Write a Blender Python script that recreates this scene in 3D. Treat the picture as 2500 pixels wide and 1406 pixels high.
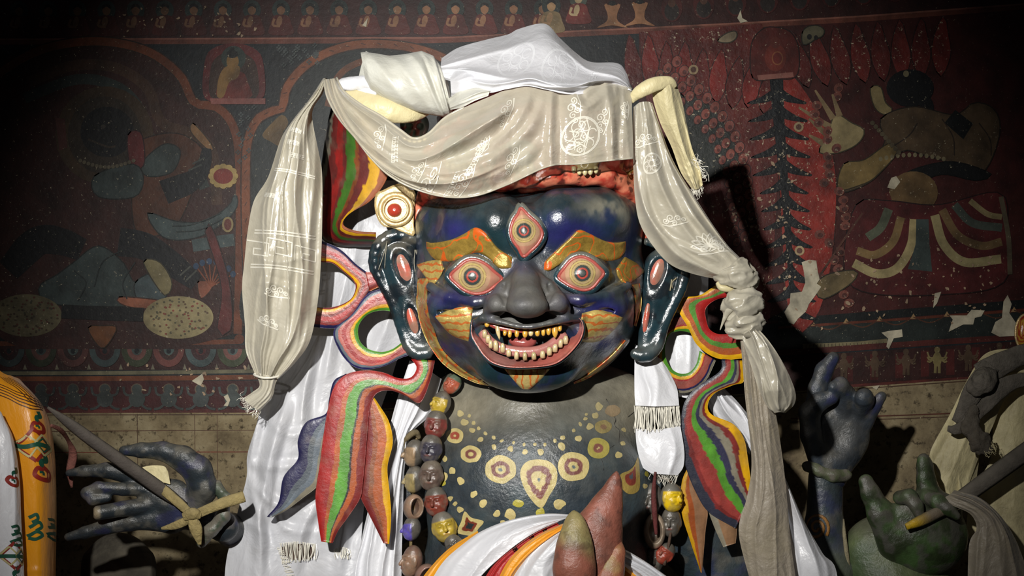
import bpy, math, random
import numpy as np
PI = math.pi
SC = bpy.context.scene
for _o in list(bpy.data.objects):
    bpy.data.objects.remove(_o)
COL = SC.collection

# ---------------------------------------------------------------- camera, world, light, exposure
CAM_Y, CAM_Z = -3.0, 1.7
cam_d = bpy.data.cameras.new('camera')
cam_d.sensor_width = 36.0
cam_d.lens = 36.0 * 3.0 / 2.5
cam_d.clip_start = 0.05
cam = bpy.data.objects.new('camera', cam_d)
cam.location = (0, CAM_Y, CAM_Z)
cam.rotation_euler = (PI / 2, 0, 0)
COL.objects.link(cam)
SC.camera = cam

world = bpy.data.worlds.new('dim_hall')
SC.world = world
world.use_nodes = True
_bg = world.node_tree.nodes['Background']
_bg.inputs[0].default_value = (0.75, 0.8, 0.9, 1)
_bg.inputs[1].default_value = 0.012

def add_spot(name, loc, target, power, size_deg, radius, color, blend=1.0):
    from mathutils import Vector
    d = bpy.data.lights.new(name, 'SPOT')
    d.energy = power
    d.spot_size = math.radians(size_deg)
    d.spot_blend = blend
    d.shadow_soft_size = radius
    d.color = color
    o = bpy.data.objects.new(name, d)
    o.location = loc
    o.rotation_euler = (Vector(target) - Vector(loc)).to_track_quat('-Z', 'Y').to_euler()
    COL.objects.link(o)
    return o
# the visitor's torch: held above and to the left of the camera
add_spot('torch', (-0.62, -3.0, 2.42), (-0.16, 0.0, 1.69), 640, 52, 0.035, (1.0, 0.975, 0.93))

vs = SC.view_settings
SC.display_settings.display_device = 'sRGB'
vs.view_transform = 'Standard'
vs.look = 'None'
vs.exposure = 0.0
vs.gamma = 1.0
vs.use_curve_mapping = False

# ---------------------------------------------------------------- helpers
def s2l(c):
    c = np.asarray(c, dtype=np.float64) / 255.0
    return np.where(c <= 0.04045, c / 12.92, ((c + 0.055) / 1.055) ** 2.4)

def hx(r, g, b):
    return s2l((r, g, b))

def W(q):
    """layout sheet (x mm, y mm down, depth mm behind the face plane) -> world metres"""
    q = np.asarray(q, dtype=np.float64)
    d = 3.0 + q[..., 2] / 1000.0
    s = d / 3000.0
    return np.stack([(q[..., 0] - 1250.0) * s, CAM_Y + d, CAM_Z - (q[..., 1] - 703.0) * s], -1)

_rng = np.random.default_rng(7)
_LAT = _rng.random((32, 32, 32)).astype(np.float32)

def vn3(p, scale, seed=0):
    p = np.asarray(p, dtype=np.float32) / scale + seed * 7.31 + 100.0
    i = np.floor(p).astype(np.int32)
    f = p - i
    f = f * f * (3 - 2 * f)
    r = 0
    for dx in (0, 1):
        wx = f[..., 0] if dx else 1 - f[..., 0]
        for dy in (0, 1):
            wy = f[..., 1] if dy else 1 - f[..., 1]
            for dz in (0, 1):
                wz = f[..., 2] if dz else 1 - f[..., 2]
                r = r + _LAT[(i[..., 0] + dx) % 32, (i[..., 1] + dy) % 32, (i[..., 2] + dz) % 32] * wx * wy * wz
    return r

def fbm(p, scale, seed=0, octv=3):
    r, a, t = 0, 1.0, 0
    for k in range(octv):
        r = r + a * vn3(p, scale / 2 ** k, seed + k)
        t += a
        a *= 0.5
    return r / t

def sst(a, b, x):
    t = np.clip((x - a) / (b - a), 0, 1)
    return t * t * (3 - 2 * t)

def mixc(a, b, t):
    t = np.asarray(t)[..., None]
    return np.asarray(a) * (1 - t) + np.asarray(b) * t

# ---- object making
ORIG = {}

def tag(o, label=None, cat=None, group=None, kind=None):
    if label: o['label'] = label
    if cat: o['category'] = cat
    if group: o['group'] = group
    if kind: o['kind'] = kind
    return o

def thing(name, q, label, cat, group=None):
    o = bpy.data.objects.new(name, None)
    loc = W(np.array(q, float)) if len(q) == 3 else q
    o.location = loc
    o.empty_display_size = 0.05
    COL.objects.link(o)
    ORIG[o.name] = np.array(loc, float)
    return tag(o, label, cat, group)

def add_mesh(name, verts, faces, mat, parent=None, cols=None, uvs=None, smooth=True, base=None):
    """verts: world coordinates; one mesh object"""
    verts = np.asarray(verts, dtype=np.float64)
    if base is None:
        lo, hi = verts.min(0), verts.max(0)
        base = np.array([(lo[0] + hi[0]) / 2, (lo[1] + hi[1]) / 2, lo[2]])
    me = bpy.data.meshes.new(name)
    if isinstance(faces, np.ndarray) and faces.ndim == 2:
        n, k = faces.shape
        me.vertices.add(len(verts))
        me.vertices.foreach_set('co', (verts - base).astype(np.float32).ravel())
        me.loops.add(n * k)
        me.loops.foreach_set('vertex_index', faces.astype(np.int32).ravel())
        me.polygons.add(n)
        me.polygons.foreach_set('loop_start', np.arange(0, n * k, k, dtype=np.int32))
        me.polygons.foreach_set('loop_total', np.full(n, k, dtype=np.int32))
        me.update(calc_edges=True)
        me.validate()
    else:
        me.from_pydata([tuple(v) for v in (verts - base)], [], [tuple(int(i) for i in f) for f in faces])
        me.update()
    if cols is not None:
        cols = np.asarray(cols, dtype=np.float32)
        if cols.ndim == 1:
            cols = np.tile(cols, (len(verts), 1))
        a = me.color_attributes.new('Col', 'FLOAT_COLOR', 'POINT')
        if cols.shape[1] == 3: cols = np.concatenate([cols, np.ones((len(cols), 1), np.float32)], 1)
        a.data.foreach_set('color', cols.astype(np.float32).ravel())
    if uvs is not None:
        li = np.zeros(len(me.loops), np.int32)
        me.loops.foreach_get('vertex_index', li)
        ul = me.uv_layers.new(name='UVMap')
        ul.data.foreach_set('uv', np.asarray(uvs, np.float32)[li].ravel())
    if smooth:
        me.polygons.foreach_set('use_smooth', np.ones(len(me.polygons), bool))
    me.materials.append(mat)
    o = bpy.data.objects.new(name, me)
    COL.objects.link(o)
    ORIG[o.name] = base
    if parent is not None:
        o.parent = parent
        o.location = base - ORIG[parent.name]
    else:
        o.location = base
    return o

def merge(parts):
    """[(verts, faces(list), cols)] -> one"""
    V, F, C, n = [], [], [], 0
    for v, f, c in parts:
        V.append(v)
        C.append(np.tile(c, (len(v), 1)) if np.ndim(c) == 1 else c)
        F.extend([tuple(i + n for i in q) for q in f])
        n += len(v)
    return np.concatenate(V), F, np.concatenate(C)

# ---- curves and lofts (layout sheet coordinates)
def spline(pts, n=None, closed=False):
    """Catmull-Rom through pts, resampled to n points by arc length"""
    P = np.asarray(pts, float)
    if closed:
        E = np.concatenate([P[-1:], P, P[:2]])
    else:
        E = np.concatenate([2 * P[:1] - P[1:2], P, 2 * P[-1:] - P[-2:-1]])
    segs = len(P) if closed else len(P) - 1
    t = np.linspace(0, 1, 13)[:-1][:, None]
    out = []
    for i in range(segs):
        a, b, c, d = E[i], E[i + 1], E[i + 2], E[i + 3]
        out.append(0.5 * (2 * b + (c - a) * t + (2 * a - 5 * b + 4 * c - d) * t ** 2 + (3 * b - a - 3 * c + d) * t ** 3))
    out.append(E[segs + 1][None] if not closed else P[:1])
    D = np.concatenate(out)
    if n is None:
        return D
    L = np.concatenate([[0], np.cumsum(np.linalg.norm(np.diff(D, axis=0), axis=1))])
    s = np.linspace(0, L[-1], n + 1)[:-1] if closed else np.linspace(0, L[-1], n)
    return np.stack([np.interp(s, L, D[:, k]) for k in range(D.shape[1])], 1)

def loft(curves, nu, nv):
    """curves: list of control polylines running along u; interpolated across v -> (nu, nv, 3)"""
    R = np.stack([spline(c, nu) for c in curves], 1)      # nu, C, 3
    C = R.shape[1]
    if C == 2:
        t = np.linspace(0, 1, nv)[None, :, None]
        return R[:, :1] * (1 - t) + R[:, 1:] * t
    x = np.linspace(0, C - 1, nv)
    i = np.clip(np.floor(x).astype(int), 0, C - 2)
    t = (x - i)[None, :, None]
    E = np.concatenate([2 * R[:, :1] - R[:, 1:2], R, 2 * R[:, -1:] - R[:, -2:-1]], 1)
    a, b, c, d = E[:, i], E[:, i + 1], E[:, i + 2], E[:, i + 3]
    return 0.5 * (2 * b + (c - a) * t + (2 * a - 5 * b + 4 * c - d) * t ** 2 + (3 * b - a - 3 * c + d) * t ** 3)

def uvgrid(nu, nv):
    return np.meshgrid(np.linspace(0, 1, nu), np.linspace(0, 1, nv), indexing='ij')

def folds(nu, nv, seed, n, amp, width=0.06, wander=0.05, taper=(0, 0), lo=0.0, hi=1.0, sharp=1.4, grow=0.0):
    """ridges running along u, spread over v; returns forward displacement in mm"""
    r = np.random.default_rng(seed)
    U, V = uvgrid(nu, nv)
    H = np.zeros_like(U)
    for k in range(n):
        c = lo + (hi - lo) * (k + 0.5 + r.uniform(-0.35, 0.35)) / n
        ph, fr = r.uniform(0, 6.28), r.uniform(0.4, 1.3)
        cc = c + wander * np.sin(ph + fr * 6.28 * U) + wander * r.uniform(-1, 1) * U
        w = width * r.uniform(0.6, 1.5) * (1 + grow * U)
        a = amp * r.uniform(0.45, 1.2) * (0.75 + 0.5 * np.sin(ph * 2 + 5 * r.uniform(0.4, 1) * U))
        H += a * np.exp(-np.abs((V - cc) / w) ** sharp)
    if taper[0]: H *= sst(0, taper[0], U)
    if taper[1]: H *= sst(0, taper[1], 1 - U)
    return H

def crumple(Q, amp, scale, seed=0, octv=3, aniso=(1, 1)):
    p = np.stack([Q[..., 0] * aniso[0], Q[..., 1] * aniso[1], np.zeros_like(Q[..., 0])], -1)
    n = fbm(p, scale, seed, octv)
    return amp * (1 - np.abs(2 * n - 1) * 2)

def grid_faces(nu, nv, closed_v=False, closed_u=False):
    i = np.arange(nu if closed_u else nu - 1)[:, None]
    j = np.arange(nv if closed_v else nv - 1)[None, :]
    i2, j2 = (i + 1) % nu, (j + 1) % nv
    return np.stack([i * nv + j + 0 * i2, i * nv + j2, i2 * nv + j2, i2 * nv + j], -1).reshape(-1, 4)

def sheet(name, Q, mat, parent=None, cols=None, closed_v=False):
    nu, nv = Q.shape[:2]
    Wv = W(Q)
    du = np.linalg.norm(np.diff(Wv, axis=0), axis=2).mean()
    dv = np.linalg.norm(np.diff(Wv, axis=1), axis=2).mean()
    U, V = uvgrid(nu, nv)
    uv = np.stack([V * dv * nv, U * du * nu], -1).reshape(-1, 2)
    return add_mesh(name, Wv.reshape(-1, 3), grid_faces(nu, nv, closed_v), mat, parent,
                    None if cols is None else cols.reshape(-1, 3), uv)

def samp(Q, u, v):
    nu, nv = Q.shape[:2]
    x = np.clip(np.asarray(u), 0, 1) * (nu - 1)
    y = np.clip(np.asarray(v), 0, 1) * (nv - 1)
    i = np.clip(x.astype(int), 0, nu - 2)
    j = np.clip(y.astype(int), 0, nv - 2)
    f, g = (x - i)[..., None], (y - j)[..., None]
    return (Q[i, j] * (1 - f) * (1 - g) + Q[i + 1, j] * f * (1 - g) + Q[i, j + 1] * (1 - f) * g + Q[i + 1, j + 1] * f * g)

def woven(name, Q, motifs, mat, parent, width=3.0, lift=1.6):
    """woven-in line figures: motifs = [(u0, v0, rot, scale, [polylines in mm])]; thin raised thread work following the cloth"""
    nu, nv = Q.shape[:2]
    V, F, n = [], [], 0
    for (u0, v0, rot, sc, lines) in motifs:
        a = samp(Q, [u0 - 0.02, u0 + 0.02], [v0, v0])
        b = samp(Q, [u0, u0], [v0 - 0.03, v0 + 0.03])
        Lu = np.linalg.norm(a[1, :2] - a[0, :2]) / 0.04 + 1e-6
        Lv = np.linalg.norm(b[1, :2] - b[0, :2]) / 0.06 + 1e-6
        ca, sa = math.cos(rot), math.sin(rot)
        for ln in lines:
            P = np.asarray(ln, float) * sc
            D = [P[0]]
            for p0, p1 in zip(P[:-1], P[1:]):
                k = max(1, int(np.linalg.norm(p1 - p0) / 5))
                D += [p0 + (p1 - p0) * (t + 1) / k for t in range(k)]
            D = np.array(D)
            T = np.gradient(D, axis=0)
            T /= np.linalg.norm(T, axis=1)[:, None] + 1e-9
            N = np.stack([-T[:, 1], T[:, 0]], 1) * width / 2
            pts = []
            for S in (D + N, D - N):
                x = S[:, 0] * ca - S[:, 1] * sa
                y = S[:, 0] * sa + S[:, 1] * ca
                q = samp(Q, u0 + y / Lu, v0 + x / Lv).copy()
                q[:, 2] -= lift
                pts.append(q)
            k = len(D)
            V += [pts[0], pts[1]]
            F += [(n + i, n + i + 1, n + k + i + 1, n + k + i) for i in range(k - 1)]
            n += 2 * k
    o = add_mesh(name, W(np.concatenate(V)), F, mat, parent, smooth=True)
    o['kind'] = 'stuff'
    return o

def tube_vf(pts, rad, ns=10, flat=1.0, n=None, cap=True, nrm=(0, 0, -1)):
    """tube along pts (sheet coords); flat squashes it along nrm"""
    P = np.asarray(pts, float)
    R = np.asarray(rad, float) if np.ndim(rad) else np.full(len(P), float(rad))
    if n:
        PR = spline(np.concatenate([P, R[:, None]], 1), n)
        P, R = PR[:, :3], np.maximum(PR[:, 3], 0.2)
    T = np.gradient(P, axis=0)
    T /= np.linalg.norm(T, axis=1)[:, None] + 1e-9
    ref = np.array(nrm, float)
    A = np.cross(T, ref)
    bad = np.linalg.norm(A, axis=1) < 0.05
    A[bad] = np.cross(T[bad], np.array([0.3, 1, 0.0]))
    A /= np.linalg.norm(A, axis=1)[:, None]
    B = np.cross(A, T)
    th = np.linspace(0, 2 * PI, ns, endpoint=False)
    V = P[:, None] + R[:, None, None] * (A[:, None] * np.cos(th)[None, :, None] + flat * B[:, None] * np.sin(th)[None, :, None])
    k = len(P)
    F = [tuple(f) for f in grid_faces(k, ns, closed_v=True)]
    if cap:
        F.append(tuple(range(ns))[::-1])
        F.append(tuple((k - 1) * ns + i for i in range(ns)))
    return V.reshape(-1, 3), F

def tube(name, pts, rad, mat, parent=None, ns=10, flat=1.0, n=None, cols=None, cap=True, nrm=(0, 0, -1)):
    V, F = tube_vf(pts, rad, ns, flat, n, cap, nrm)
    return add_mesh(name, W(V), F, mat, parent, cols)

# ---- signed-distance sculpting
def sd_ell(X, c, r):
    k = np.sqrt(sum(((X[i] - c[i]) / r[i]) ** 2 for i in range(3)))
    return (k - 1) * min(r) * (0.6 + 0.4 * k) / np.maximum(k, 0.3) ** 0.2

def sd_cap(X, a, b, ra, rb, sq=(1, 1, 1)):
    a = np.array(a, np.float32); b = np.array(b, np.float32)
    d = (b - a) * np.array(sq, np.float32)
    L = float(d @ d) + 1e-6
    p = [(X[i] - a[i]) * sq[i] for i in range(3)]
    t = np.clip((p[0] * d[0] + p[1] * d[1] + p[2] * d[2]) / L, 0, 1)
    return np.sqrt(sum((p[i] - t * d[i]) ** 2 for i in range(3))) - (ra + (rb - ra) * t)

def smin(a, b, k):
    h = np.clip(0.5 + 0.5 * (b - a) / k, 0, 1)
    return b * (1 - h) + a * h - k * h * (1 - h)

def smax(a, b, k):
    return -smin(-a, -b, k)

def sd_chain(X, pts, k=8, sq=(1, 1, 1)):
    """pts: (x, y, m, r)"""
    d = None
    for p, q in zip(pts[:-1], pts[1:]):
        e = sd_cap(X, p[:3], q[:3], p[3], q[3], sq)
        d = e if d is None else smin(d, e, k)
    return d

_CO = np.array([[0, 0, 0], [1, 0, 0], [0, 1, 0], [1, 1, 0], [0, 0, 1], [1, 0, 1], [0, 1, 1], [1, 1, 1]])
_ED = [(0, 1), (2, 3), (4, 5), (6, 7), (0, 2), (1, 3), (4, 6), (5, 7), (0, 4), (1, 5), (2, 6), (3, 7)]

def sculpt(fn, lo, hi, h):
    """surface nets of fn over the box; returns verts (sheet coords), quads, and the sampled field"""
    lo = np.array(lo, np.float32)
    n = [int(math.ceil((hi[i] - lo[i]) / h)) + 1 for i in range(3)]
    ax = [lo[i] + h * np.arange(n[i], dtype=np.float32) for i in range(3)]
    X = [ax[0][:, None, None], ax[1][None, :, None], ax[2][None, None, :]]
    F = np.broadcast_to(fn(X), n).astype(np.float32).copy()
    F[0] = F[-1] = 5; F[:, 0] = F[:, -1] = 5; F[:, :, 0] = F[:, :, -1] = 5
    S = F < 0
    s = S.astype(np.int8)
    c = sum(s[o[0]:n[0] - 1 + o[0], o[1]:n[1] - 1 + o[1], o[2]:n[2] - 1 + o[2]] for o in _CO)
    act = (c > 0) & (c < 8)
    idx = np.argwhere(act)
    vid = np.full(act.shape, -1, np.int32)
    vid[act] = np.arange(len(idx))
    acc = np.zeros((len(idx), 3), np.float32)
    cnt = np.zeros(len(idx), np.float32)
    fv = [F[idx[:, 0] + o[0], idx[:, 1] + o[1], idx[:, 2] + o[2]] for o in _CO]
    for a, b in _ED:
        m = (fv[a] < 0) != (fv[b] < 0)
        t = np.where(m, fv[a] / np.where(m, fv[a] - fv[b], 1), 0)
        acc += np.where(m[:, None], _CO[a] + t[:, None] * (_CO[b] - _CO[a]), 0)
        cnt += m
    V = lo + h * (idx + acc / cnt[:, None])
    Q = []
    def quads(mask, offs, axis):
        e = np.argwhere(mask)
        if axis == 0: e = e + np.array([0, 1, 1])
        if axis == 1: e = e + np.array([1, 0, 1])
        if axis == 2: e = e + np.array([1, 1, 0])
        ids = np.stack([vid[e[:, 0] + o[0], e[:, 1] + o[1], e[:, 2] + o[2]] for o in offs], 1)
        inside = S[e[:, 0], e[:, 1], e[:, 2]]
        ids[~inside] = ids[~inside][:, ::-1]
        Q.append(ids)
    quads((S[:-1] != S[1:])[:, 1:-1, 1:-1], [(0, -1, -1), (0, 0, -1), (0, 0, 0), (0, -1, 0)], 0)
    quads((S[:, :-1] != S[:, 1:])[1:-1, :, 1:-1], [(-1, 0, -1), (-1, 0, 0), (0, 0, 0), (0, 0, -1)], 1)
    quads((S[:, :, :-1] != S[:, :, 1:])[1:-1, 1:-1, :], [(-1, -1, 0), (0, -1, 0), (0, 0, 0), (-1, 0, 0)], 2)
    return V, np.concatenate(Q), (F, lo, h)

def front_of(field):
    """depth of the foremost surface at (x, y)"""
    F, lo, h = field
    S = F < 0
    k = S.argmax(2)
    has = S.any(2)
    i, j = np.indices(k.shape)
    f1 = F[i, j, k]; f0 = F[i, j, np.maximum(k - 1, 0)]
    m = lo[2] + h * (k - np.where(k > 0, f1 / np.minimum(f1 - f0, -1e-6) , 0))
    m = np.where(has, m, np.nan)
    fill = np.nanmax(m)
    m = np.where(np.isnan(m), fill, m)
    def g(x, y):
        a = np.clip((np.asarray(x, float) - lo[0]) / h, 0, m.shape[0] - 1.001)
        b = np.clip((np.asarray(y, float) - lo[1]) / h, 0, m.shape[1] - 1.001)
        ia, ib = a.astype(int), b.astype(int)
        fa, fb = a - ia, b - ib
        return (m[ia, ib] * (1 - fa) * (1 - fb) + m[ia + 1, ib] * fa * (1 - fb) + m[ia, ib + 1] * (1 - fa) * fb + m[ia + 1, ib + 1] * fa * fb)
    return g

def smooth_front(g, rad):
    def s(x, y):
        x = np.asarray(x, float); y = np.asarray(y, float)
        a = 0
        for dx, dy in ((0, 0), (1, 0), (-1, 0), (0, 1), (0, -1)):
            a = a + g(x + dx * rad, y + dy * rad)
        return a / 5
    return s

def polar_vf(center, outline, nr, nt, mfun, cfun=None):
    """filled patch inside a closed outline; mfun(x, y, r) -> depth; cfun(x, y, r) -> colour"""
    O = spline(outline, nt, closed=True)[:, :2]
    r = np.linspace(0, 1, nr + 1)[1:]
    c = np.array(center, float)
    P = c + (O - c)[None] * r[:, None, None]
    P = np.concatenate([c[None], P.reshape(-1, 2)])
    R = np.concatenate([[0], np.repeat(r, nt)])
    m = mfun(P[:, 0], P[:, 1], R)
    V = np.stack([P[:, 0], P[:, 1], m], 1)
    F = [(0, 1 + (i + 1) % nt, 1 + i) for i in range(nt)]
    for k in range(nr - 1):
        a, b = 1 + k * nt, 1 + (k + 1) * nt
        F += [(a + i, a + (i + 1) % nt, b + (i + 1) % nt, b + i) for i in range(nt)]
    C = None if cfun is None else cfun(P[:, 0], P[:, 1], R)
    return V, F, C

def circ(cx, cy, rx, ry=None, n=16, rot=0.0, jit=0.0, seed=0):
    ry = rx if ry is None else ry
    r = np.random.default_rng(seed)
    t = np.linspace(0, 2 * PI, n, endpoint=False)
    k = 1 + jit * r.uniform(-1, 1, n)
    x, y = rx * k * np.cos(t), ry * k * np.sin(t)
    return np.stack([cx + x * math.cos(rot) - y * math.sin(rot), cy + x * math.sin(rot) + y * math.cos(rot)], 1)

def slab(Qf, thick):
    """grid front -> closed board: verts, quads"""
    nu, nv = Qf.shape[:2]
    B = Qf.copy(); B[..., 2] += thick
    n = nu * nv
    F = [tuple(f) for f in grid_faces(nu, nv)] + [tuple(f + n)[::-1] for f in grid_faces(nu, nv)]
    rim = [i * nv for i in range(nu)] + [(nu - 1) * nv + j for j in range(1, nv)] + [i * nv + nv - 1 for i in range(nu - 2, -1, -1)] + [j for j in range(nv - 2, 0, -1)]
    for a, b in zip(rim, rim[1:] + rim[:1]):
        F.append((b, a, a + n, b + n))
    return np.concatenate([Qf.reshape(-1, 3), B.reshape(-1, 3)]), F

def stripes(v, stops):
    """stops: [(start, colour)]"""
    v = np.asarray(v)
    c = np.zeros(v.shape + (3,))
    for k, (s, col) in enumerate(stops):
        c[v >= s] = col
    return c

# ---------------------------------------------------------------- materials
def nodes_of(m):
    m.use_nodes = True
    return m.node_tree.nodes, m.node_tree.links, m.node_tree.nodes['Principled BSDF']

def N(nd, t, **kw):
    n = nd.new(t)
    for k, v in kw.items():
        if k.startswith('i_'):
            key = k[2:]
            n.inputs[int(key) if key.isdigit() else key.replace('_', ' ')].default_value = v
        else:
            setattr(n, k, v)
    return n

def ramp(nd, stops, interp='LINEAR'):
    r = nd.new('ShaderNodeValToRGB')
    r.color_ramp.interpolation = interp
    e = r.color_ramp.elements
    while len(e) < len(stops): e.new(0.5)
    for el, (p, c) in zip(e, stops):
        el.position = p
        el.color = tuple(c) + (1,) if len(c) == 3 else c
    return r

def painted(name, rough=0.35, dust=0.3, bump=0.15, scale=40, spec=0.5, dust_col=(118, 112, 98), var=0.35, coat=0.0, color=None, metal=0.0, speck=0.0):
    """old brushed paint over clay or plaster; colour from the Col attribute (or fixed), settled dust and grain on top"""
    m = bpy.data.materials.new(name)
    nd, ln, b = nodes_of(m)
    tc = N(nd, 'ShaderNodeTexCoord')
    if color is None:
        at = N(nd, 'ShaderNodeAttribute', attribute_name='Col')
        col = at.outputs['Color']
        gl = at.outputs['Alpha']      # 1 = lacquered, 0 = rubbed matt
    else:
        cn = N(nd, 'ShaderNodeRGB'); cn.outputs[0].default_value = tuple(color) + (1,)
        col = cn.outputs[0]
    geo = N(nd, 'ShaderNodeNewGeometry')
    pos = geo.outputs['Position']
    n1 = N(nd, 'ShaderNodeTexNoise', i_Scale=scale * 0.35, i_Detail=5.0, i_Roughness=0.6)
    ln.new(pos, n1.inputs['Vector'])
    mr = N(nd, 'ShaderNodeMapRange', i_1=0.3, i_2=0.7, i_3=1 - var, i_4=1 + var * 0.8)
    ln.new(n1.outputs[0], mr.inputs[0])
    mu = N(nd, 'ShaderNodeVectorMath', operation='SCALE')
    ln.new(col, mu.inputs[0]); ln.new(mr.outputs[0], mu.inputs['Scale'])
    cur = mu.outputs[0]
    if dust > 0:
        sep = N(nd, 'ShaderNodeSeparateXYZ')
        ln.new(geo.outputs['Normal'], sep.inputs[0])
        up = N(nd, 'ShaderNodeMapRange', i_1=-0.2, i_2=0.9, i_3=0.0, i_4=1.0)
        ln.new(sep.outputs['Z'], up.inputs[0])
        n2 = N(nd, 'ShaderNodeTexNoise', i_Scale=scale * 0.6, i_Detail=6.0, i_Roughness=0.7)
        ln.new(pos, n2.inputs['Vector'])
        ad = N(nd, 'ShaderNodeMath', operation='MULTIPLY')
        m2 = N(nd, 'ShaderNodeMapRange', i_1=0.35, i_2=0.65, i_3=0.1, i_4=1.0)
        ln.new(n2.outputs[0], m2.inputs[0])
        ln.new(up.outputs[0], ad.inputs[0]); ln.new(m2.outputs[0], ad.inputs[1])
        a2 = N(nd, 'ShaderNodeMath', operation='MULTIPLY_ADD', use_clamp=True, i_1=dust, i_2=dust * 0.12)
        ln.new(ad.outputs[0], a2.inputs[0])
        mx = N(nd, 'ShaderNodeMix', data_type='RGBA')
        ln.new(a2.outputs[0], mx.inputs[0])
        ln.new(cur, mx.inputs[6])
        mx.inputs[7].default_value = tuple(hx(*dust_col)) + (1,)
        cur = mx.outputs[2]
        rr = N(nd, 'ShaderNodeMath', operation='MULTIPLY_ADD', i_1=0.6, i_2=rough, use_clamp=True)
        ln.new(a2.outputs[0], rr.inputs[0])
        if color is None:
            ml = N(nd, 'ShaderNodeMath', operation='SUBTRACT', i_0=1.0)
            ln.new(gl, ml.inputs[1])
            r2 = N(nd, 'ShaderNodeMath', operation='MULTIPLY_ADD', i_1=0.4, use_clamp=True)
            ln.new(ml.outputs[0], r2.inputs[0]); ln.new(rr.outputs[0], r2.inputs[2])
            ln.new(r2.outputs[0], b.inputs['Roughness'])
            if coat:
                cm = N(nd, 'ShaderNodeMath', operation='MULTIPLY', i_1=coat)
                ln.new(gl, cm.inputs[0]); ln.new(cm.outputs[0], b.inputs['Coat Weight'])
        else:
            ln.new(rr.outputs[0], b.inputs['Roughness'])
    else:
        b.inputs['Roughness'].default_value = rough
    if speck > 0:
        n3 = N(nd, 'ShaderNodeTexNoise', i_Scale=scale * 2.2, i_Detail=8.0, i_Roughness=0.75)
        ln.new(pos, n3.inputs['Vector'])
        r3 = ramp(nd, [(0.66 - speck * 0.1, (0, 0, 0)), (0.68 - speck * 0.1, (1, 1, 1))])
        ln.new(n3.outputs[0], r3.inputs[0])
        mx = N(nd, 'ShaderNodeMix', data_type='RGBA')
        ln.new(r3.outputs[0], mx.inputs[0]); ln.new(cur, mx.inputs[6])
        mx.inputs[7].default_value = tuple(hx(176, 166, 140)) + (1,)
        cur = mx.outputs[2]
    ln.new(cur, b.inputs['Base Color'])
    b.inputs['Specular IOR Level'].default_value = spec
    b.inputs['Metallic'].default_value = metal
    b.inputs['Coat Weight'].default_value = coat
    b.inputs['Coat Roughness'].default_value = 0.12
    n4 = N(nd, 'ShaderNodeTexNoise', i_Scale=scale, i_Detail=6.0, i_Roughness=0.65)
    ln.new(pos, n4.inputs['Vector'])
    bp = N(nd, 'ShaderNodeBump', i_Strength=bump, i_Distance=0.012)
    ln.new(n4.outputs[0], bp.inputs['Height'])
    ln.new(bp.outputs[0], b.inputs['Normal'])
    if coat: ln.new(bp.outputs[0], b.inputs['Coat Normal'])
    return m

def gilded(name, pattern='wave', scale=60, line=0.06, line_col=(190, 88, 30), rot=0.0, gold=(205, 165, 85), rough=0.3):
    """gold leaf with orange brush figures"""
    m = bpy.data.materials.new(name)
    nd, ln, b = nodes_of(m)
    geo = N(nd, 'ShaderNodeNewGeometry')
    mp = N(nd, 'ShaderNodeMapping')
    mp.inputs['Rotation'].default_value = (0, rot, 0)
    ln.new(geo.outputs['Position'], mp.inputs[0])
    if pattern == 'wave':
        w = N(nd, 'ShaderNodeTexWave', wave_type='BANDS', bands_direction='Z', wave_profile='SIN')
        w.inputs['Scale'].default_value = scale / 6.0
        w.inputs['Distortion'].default_value = 3.2
        w.inputs['Detail'].default_value = 1.0
        w.inputs['Detail Scale'].default_value = 3.0
        ln.new(mp.outputs[0], w.inputs['Vector'])
        rp = ramp(nd, [(0.0, (0, 0, 0)), (0.80 - line, (0, 0, 0)), (0.86 - line, (1, 1, 1))])
        ln.new(w.outputs['Fac'], rp.inputs[0])
        mask = rp.outputs[0]
    else:
        nz = N(nd, 'ShaderNodeTexNoise', i_Scale=scale * 0.6, i_Detail=0.0)
        nz.inputs['Distortion'].default_value = 0.6
        ln.new(mp.outputs[0], nz.inputs['Vector'])
        rp = ramp(nd, [(0.0, (0, 0, 0)), (0.5 - line, (0, 0, 0)), (0.52 - line, (1, 1, 1)), (0.5 + line, (1, 1, 1)), (0.52 + line, (0, 0, 0))])
        ln.new(nz.outputs[0], rp.inputs[0])
        mask = rp.outputs[0]
    n2 = N(nd, 'ShaderNodeTexNoise', i_Scale=70.0, i_Detail=5.0, i_Roughness=0.7)
    ln.new(geo.outputs['Position'], n2.inputs['Vector'])
    gr = ramp(nd, [(0.3, hx(*[int(v * 0.78) for v in gold])), (0.6, hx(*gold))])
    ln.new(n2.outputs[0], gr.inputs[0])
    mx = N(nd, 'ShaderNodeMix', data_type='RGBA')
    ln.new(mask, mx.inputs[0]); ln.new(gr.outputs[0], mx.inputs[6])
    mx.inputs[7].default_value = tuple(hx(*line_col)) + (1,)
    ln.new(mx.outputs[2], b.inputs['Base Color'])
    mt = N(nd, 'ShaderNodeMapRange', i_1=0.0, i_2=1.0, i_3=0.35, i_4=0.0)
    ln.new(mask, mt.inputs[0]); ln.new(mt.outputs[0], b.inputs['Metallic'])
    b.inputs['Roughness'].default_value = rough
    bp = N(nd, 'ShaderNodeBump', i_Strength=0.25, i_Distance=0.01)
    ln.new(n2.outputs[0], bp.inputs['Height'])
    ln.new(bp.outputs[0], b.inputs['Normal'])
    return m

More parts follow.
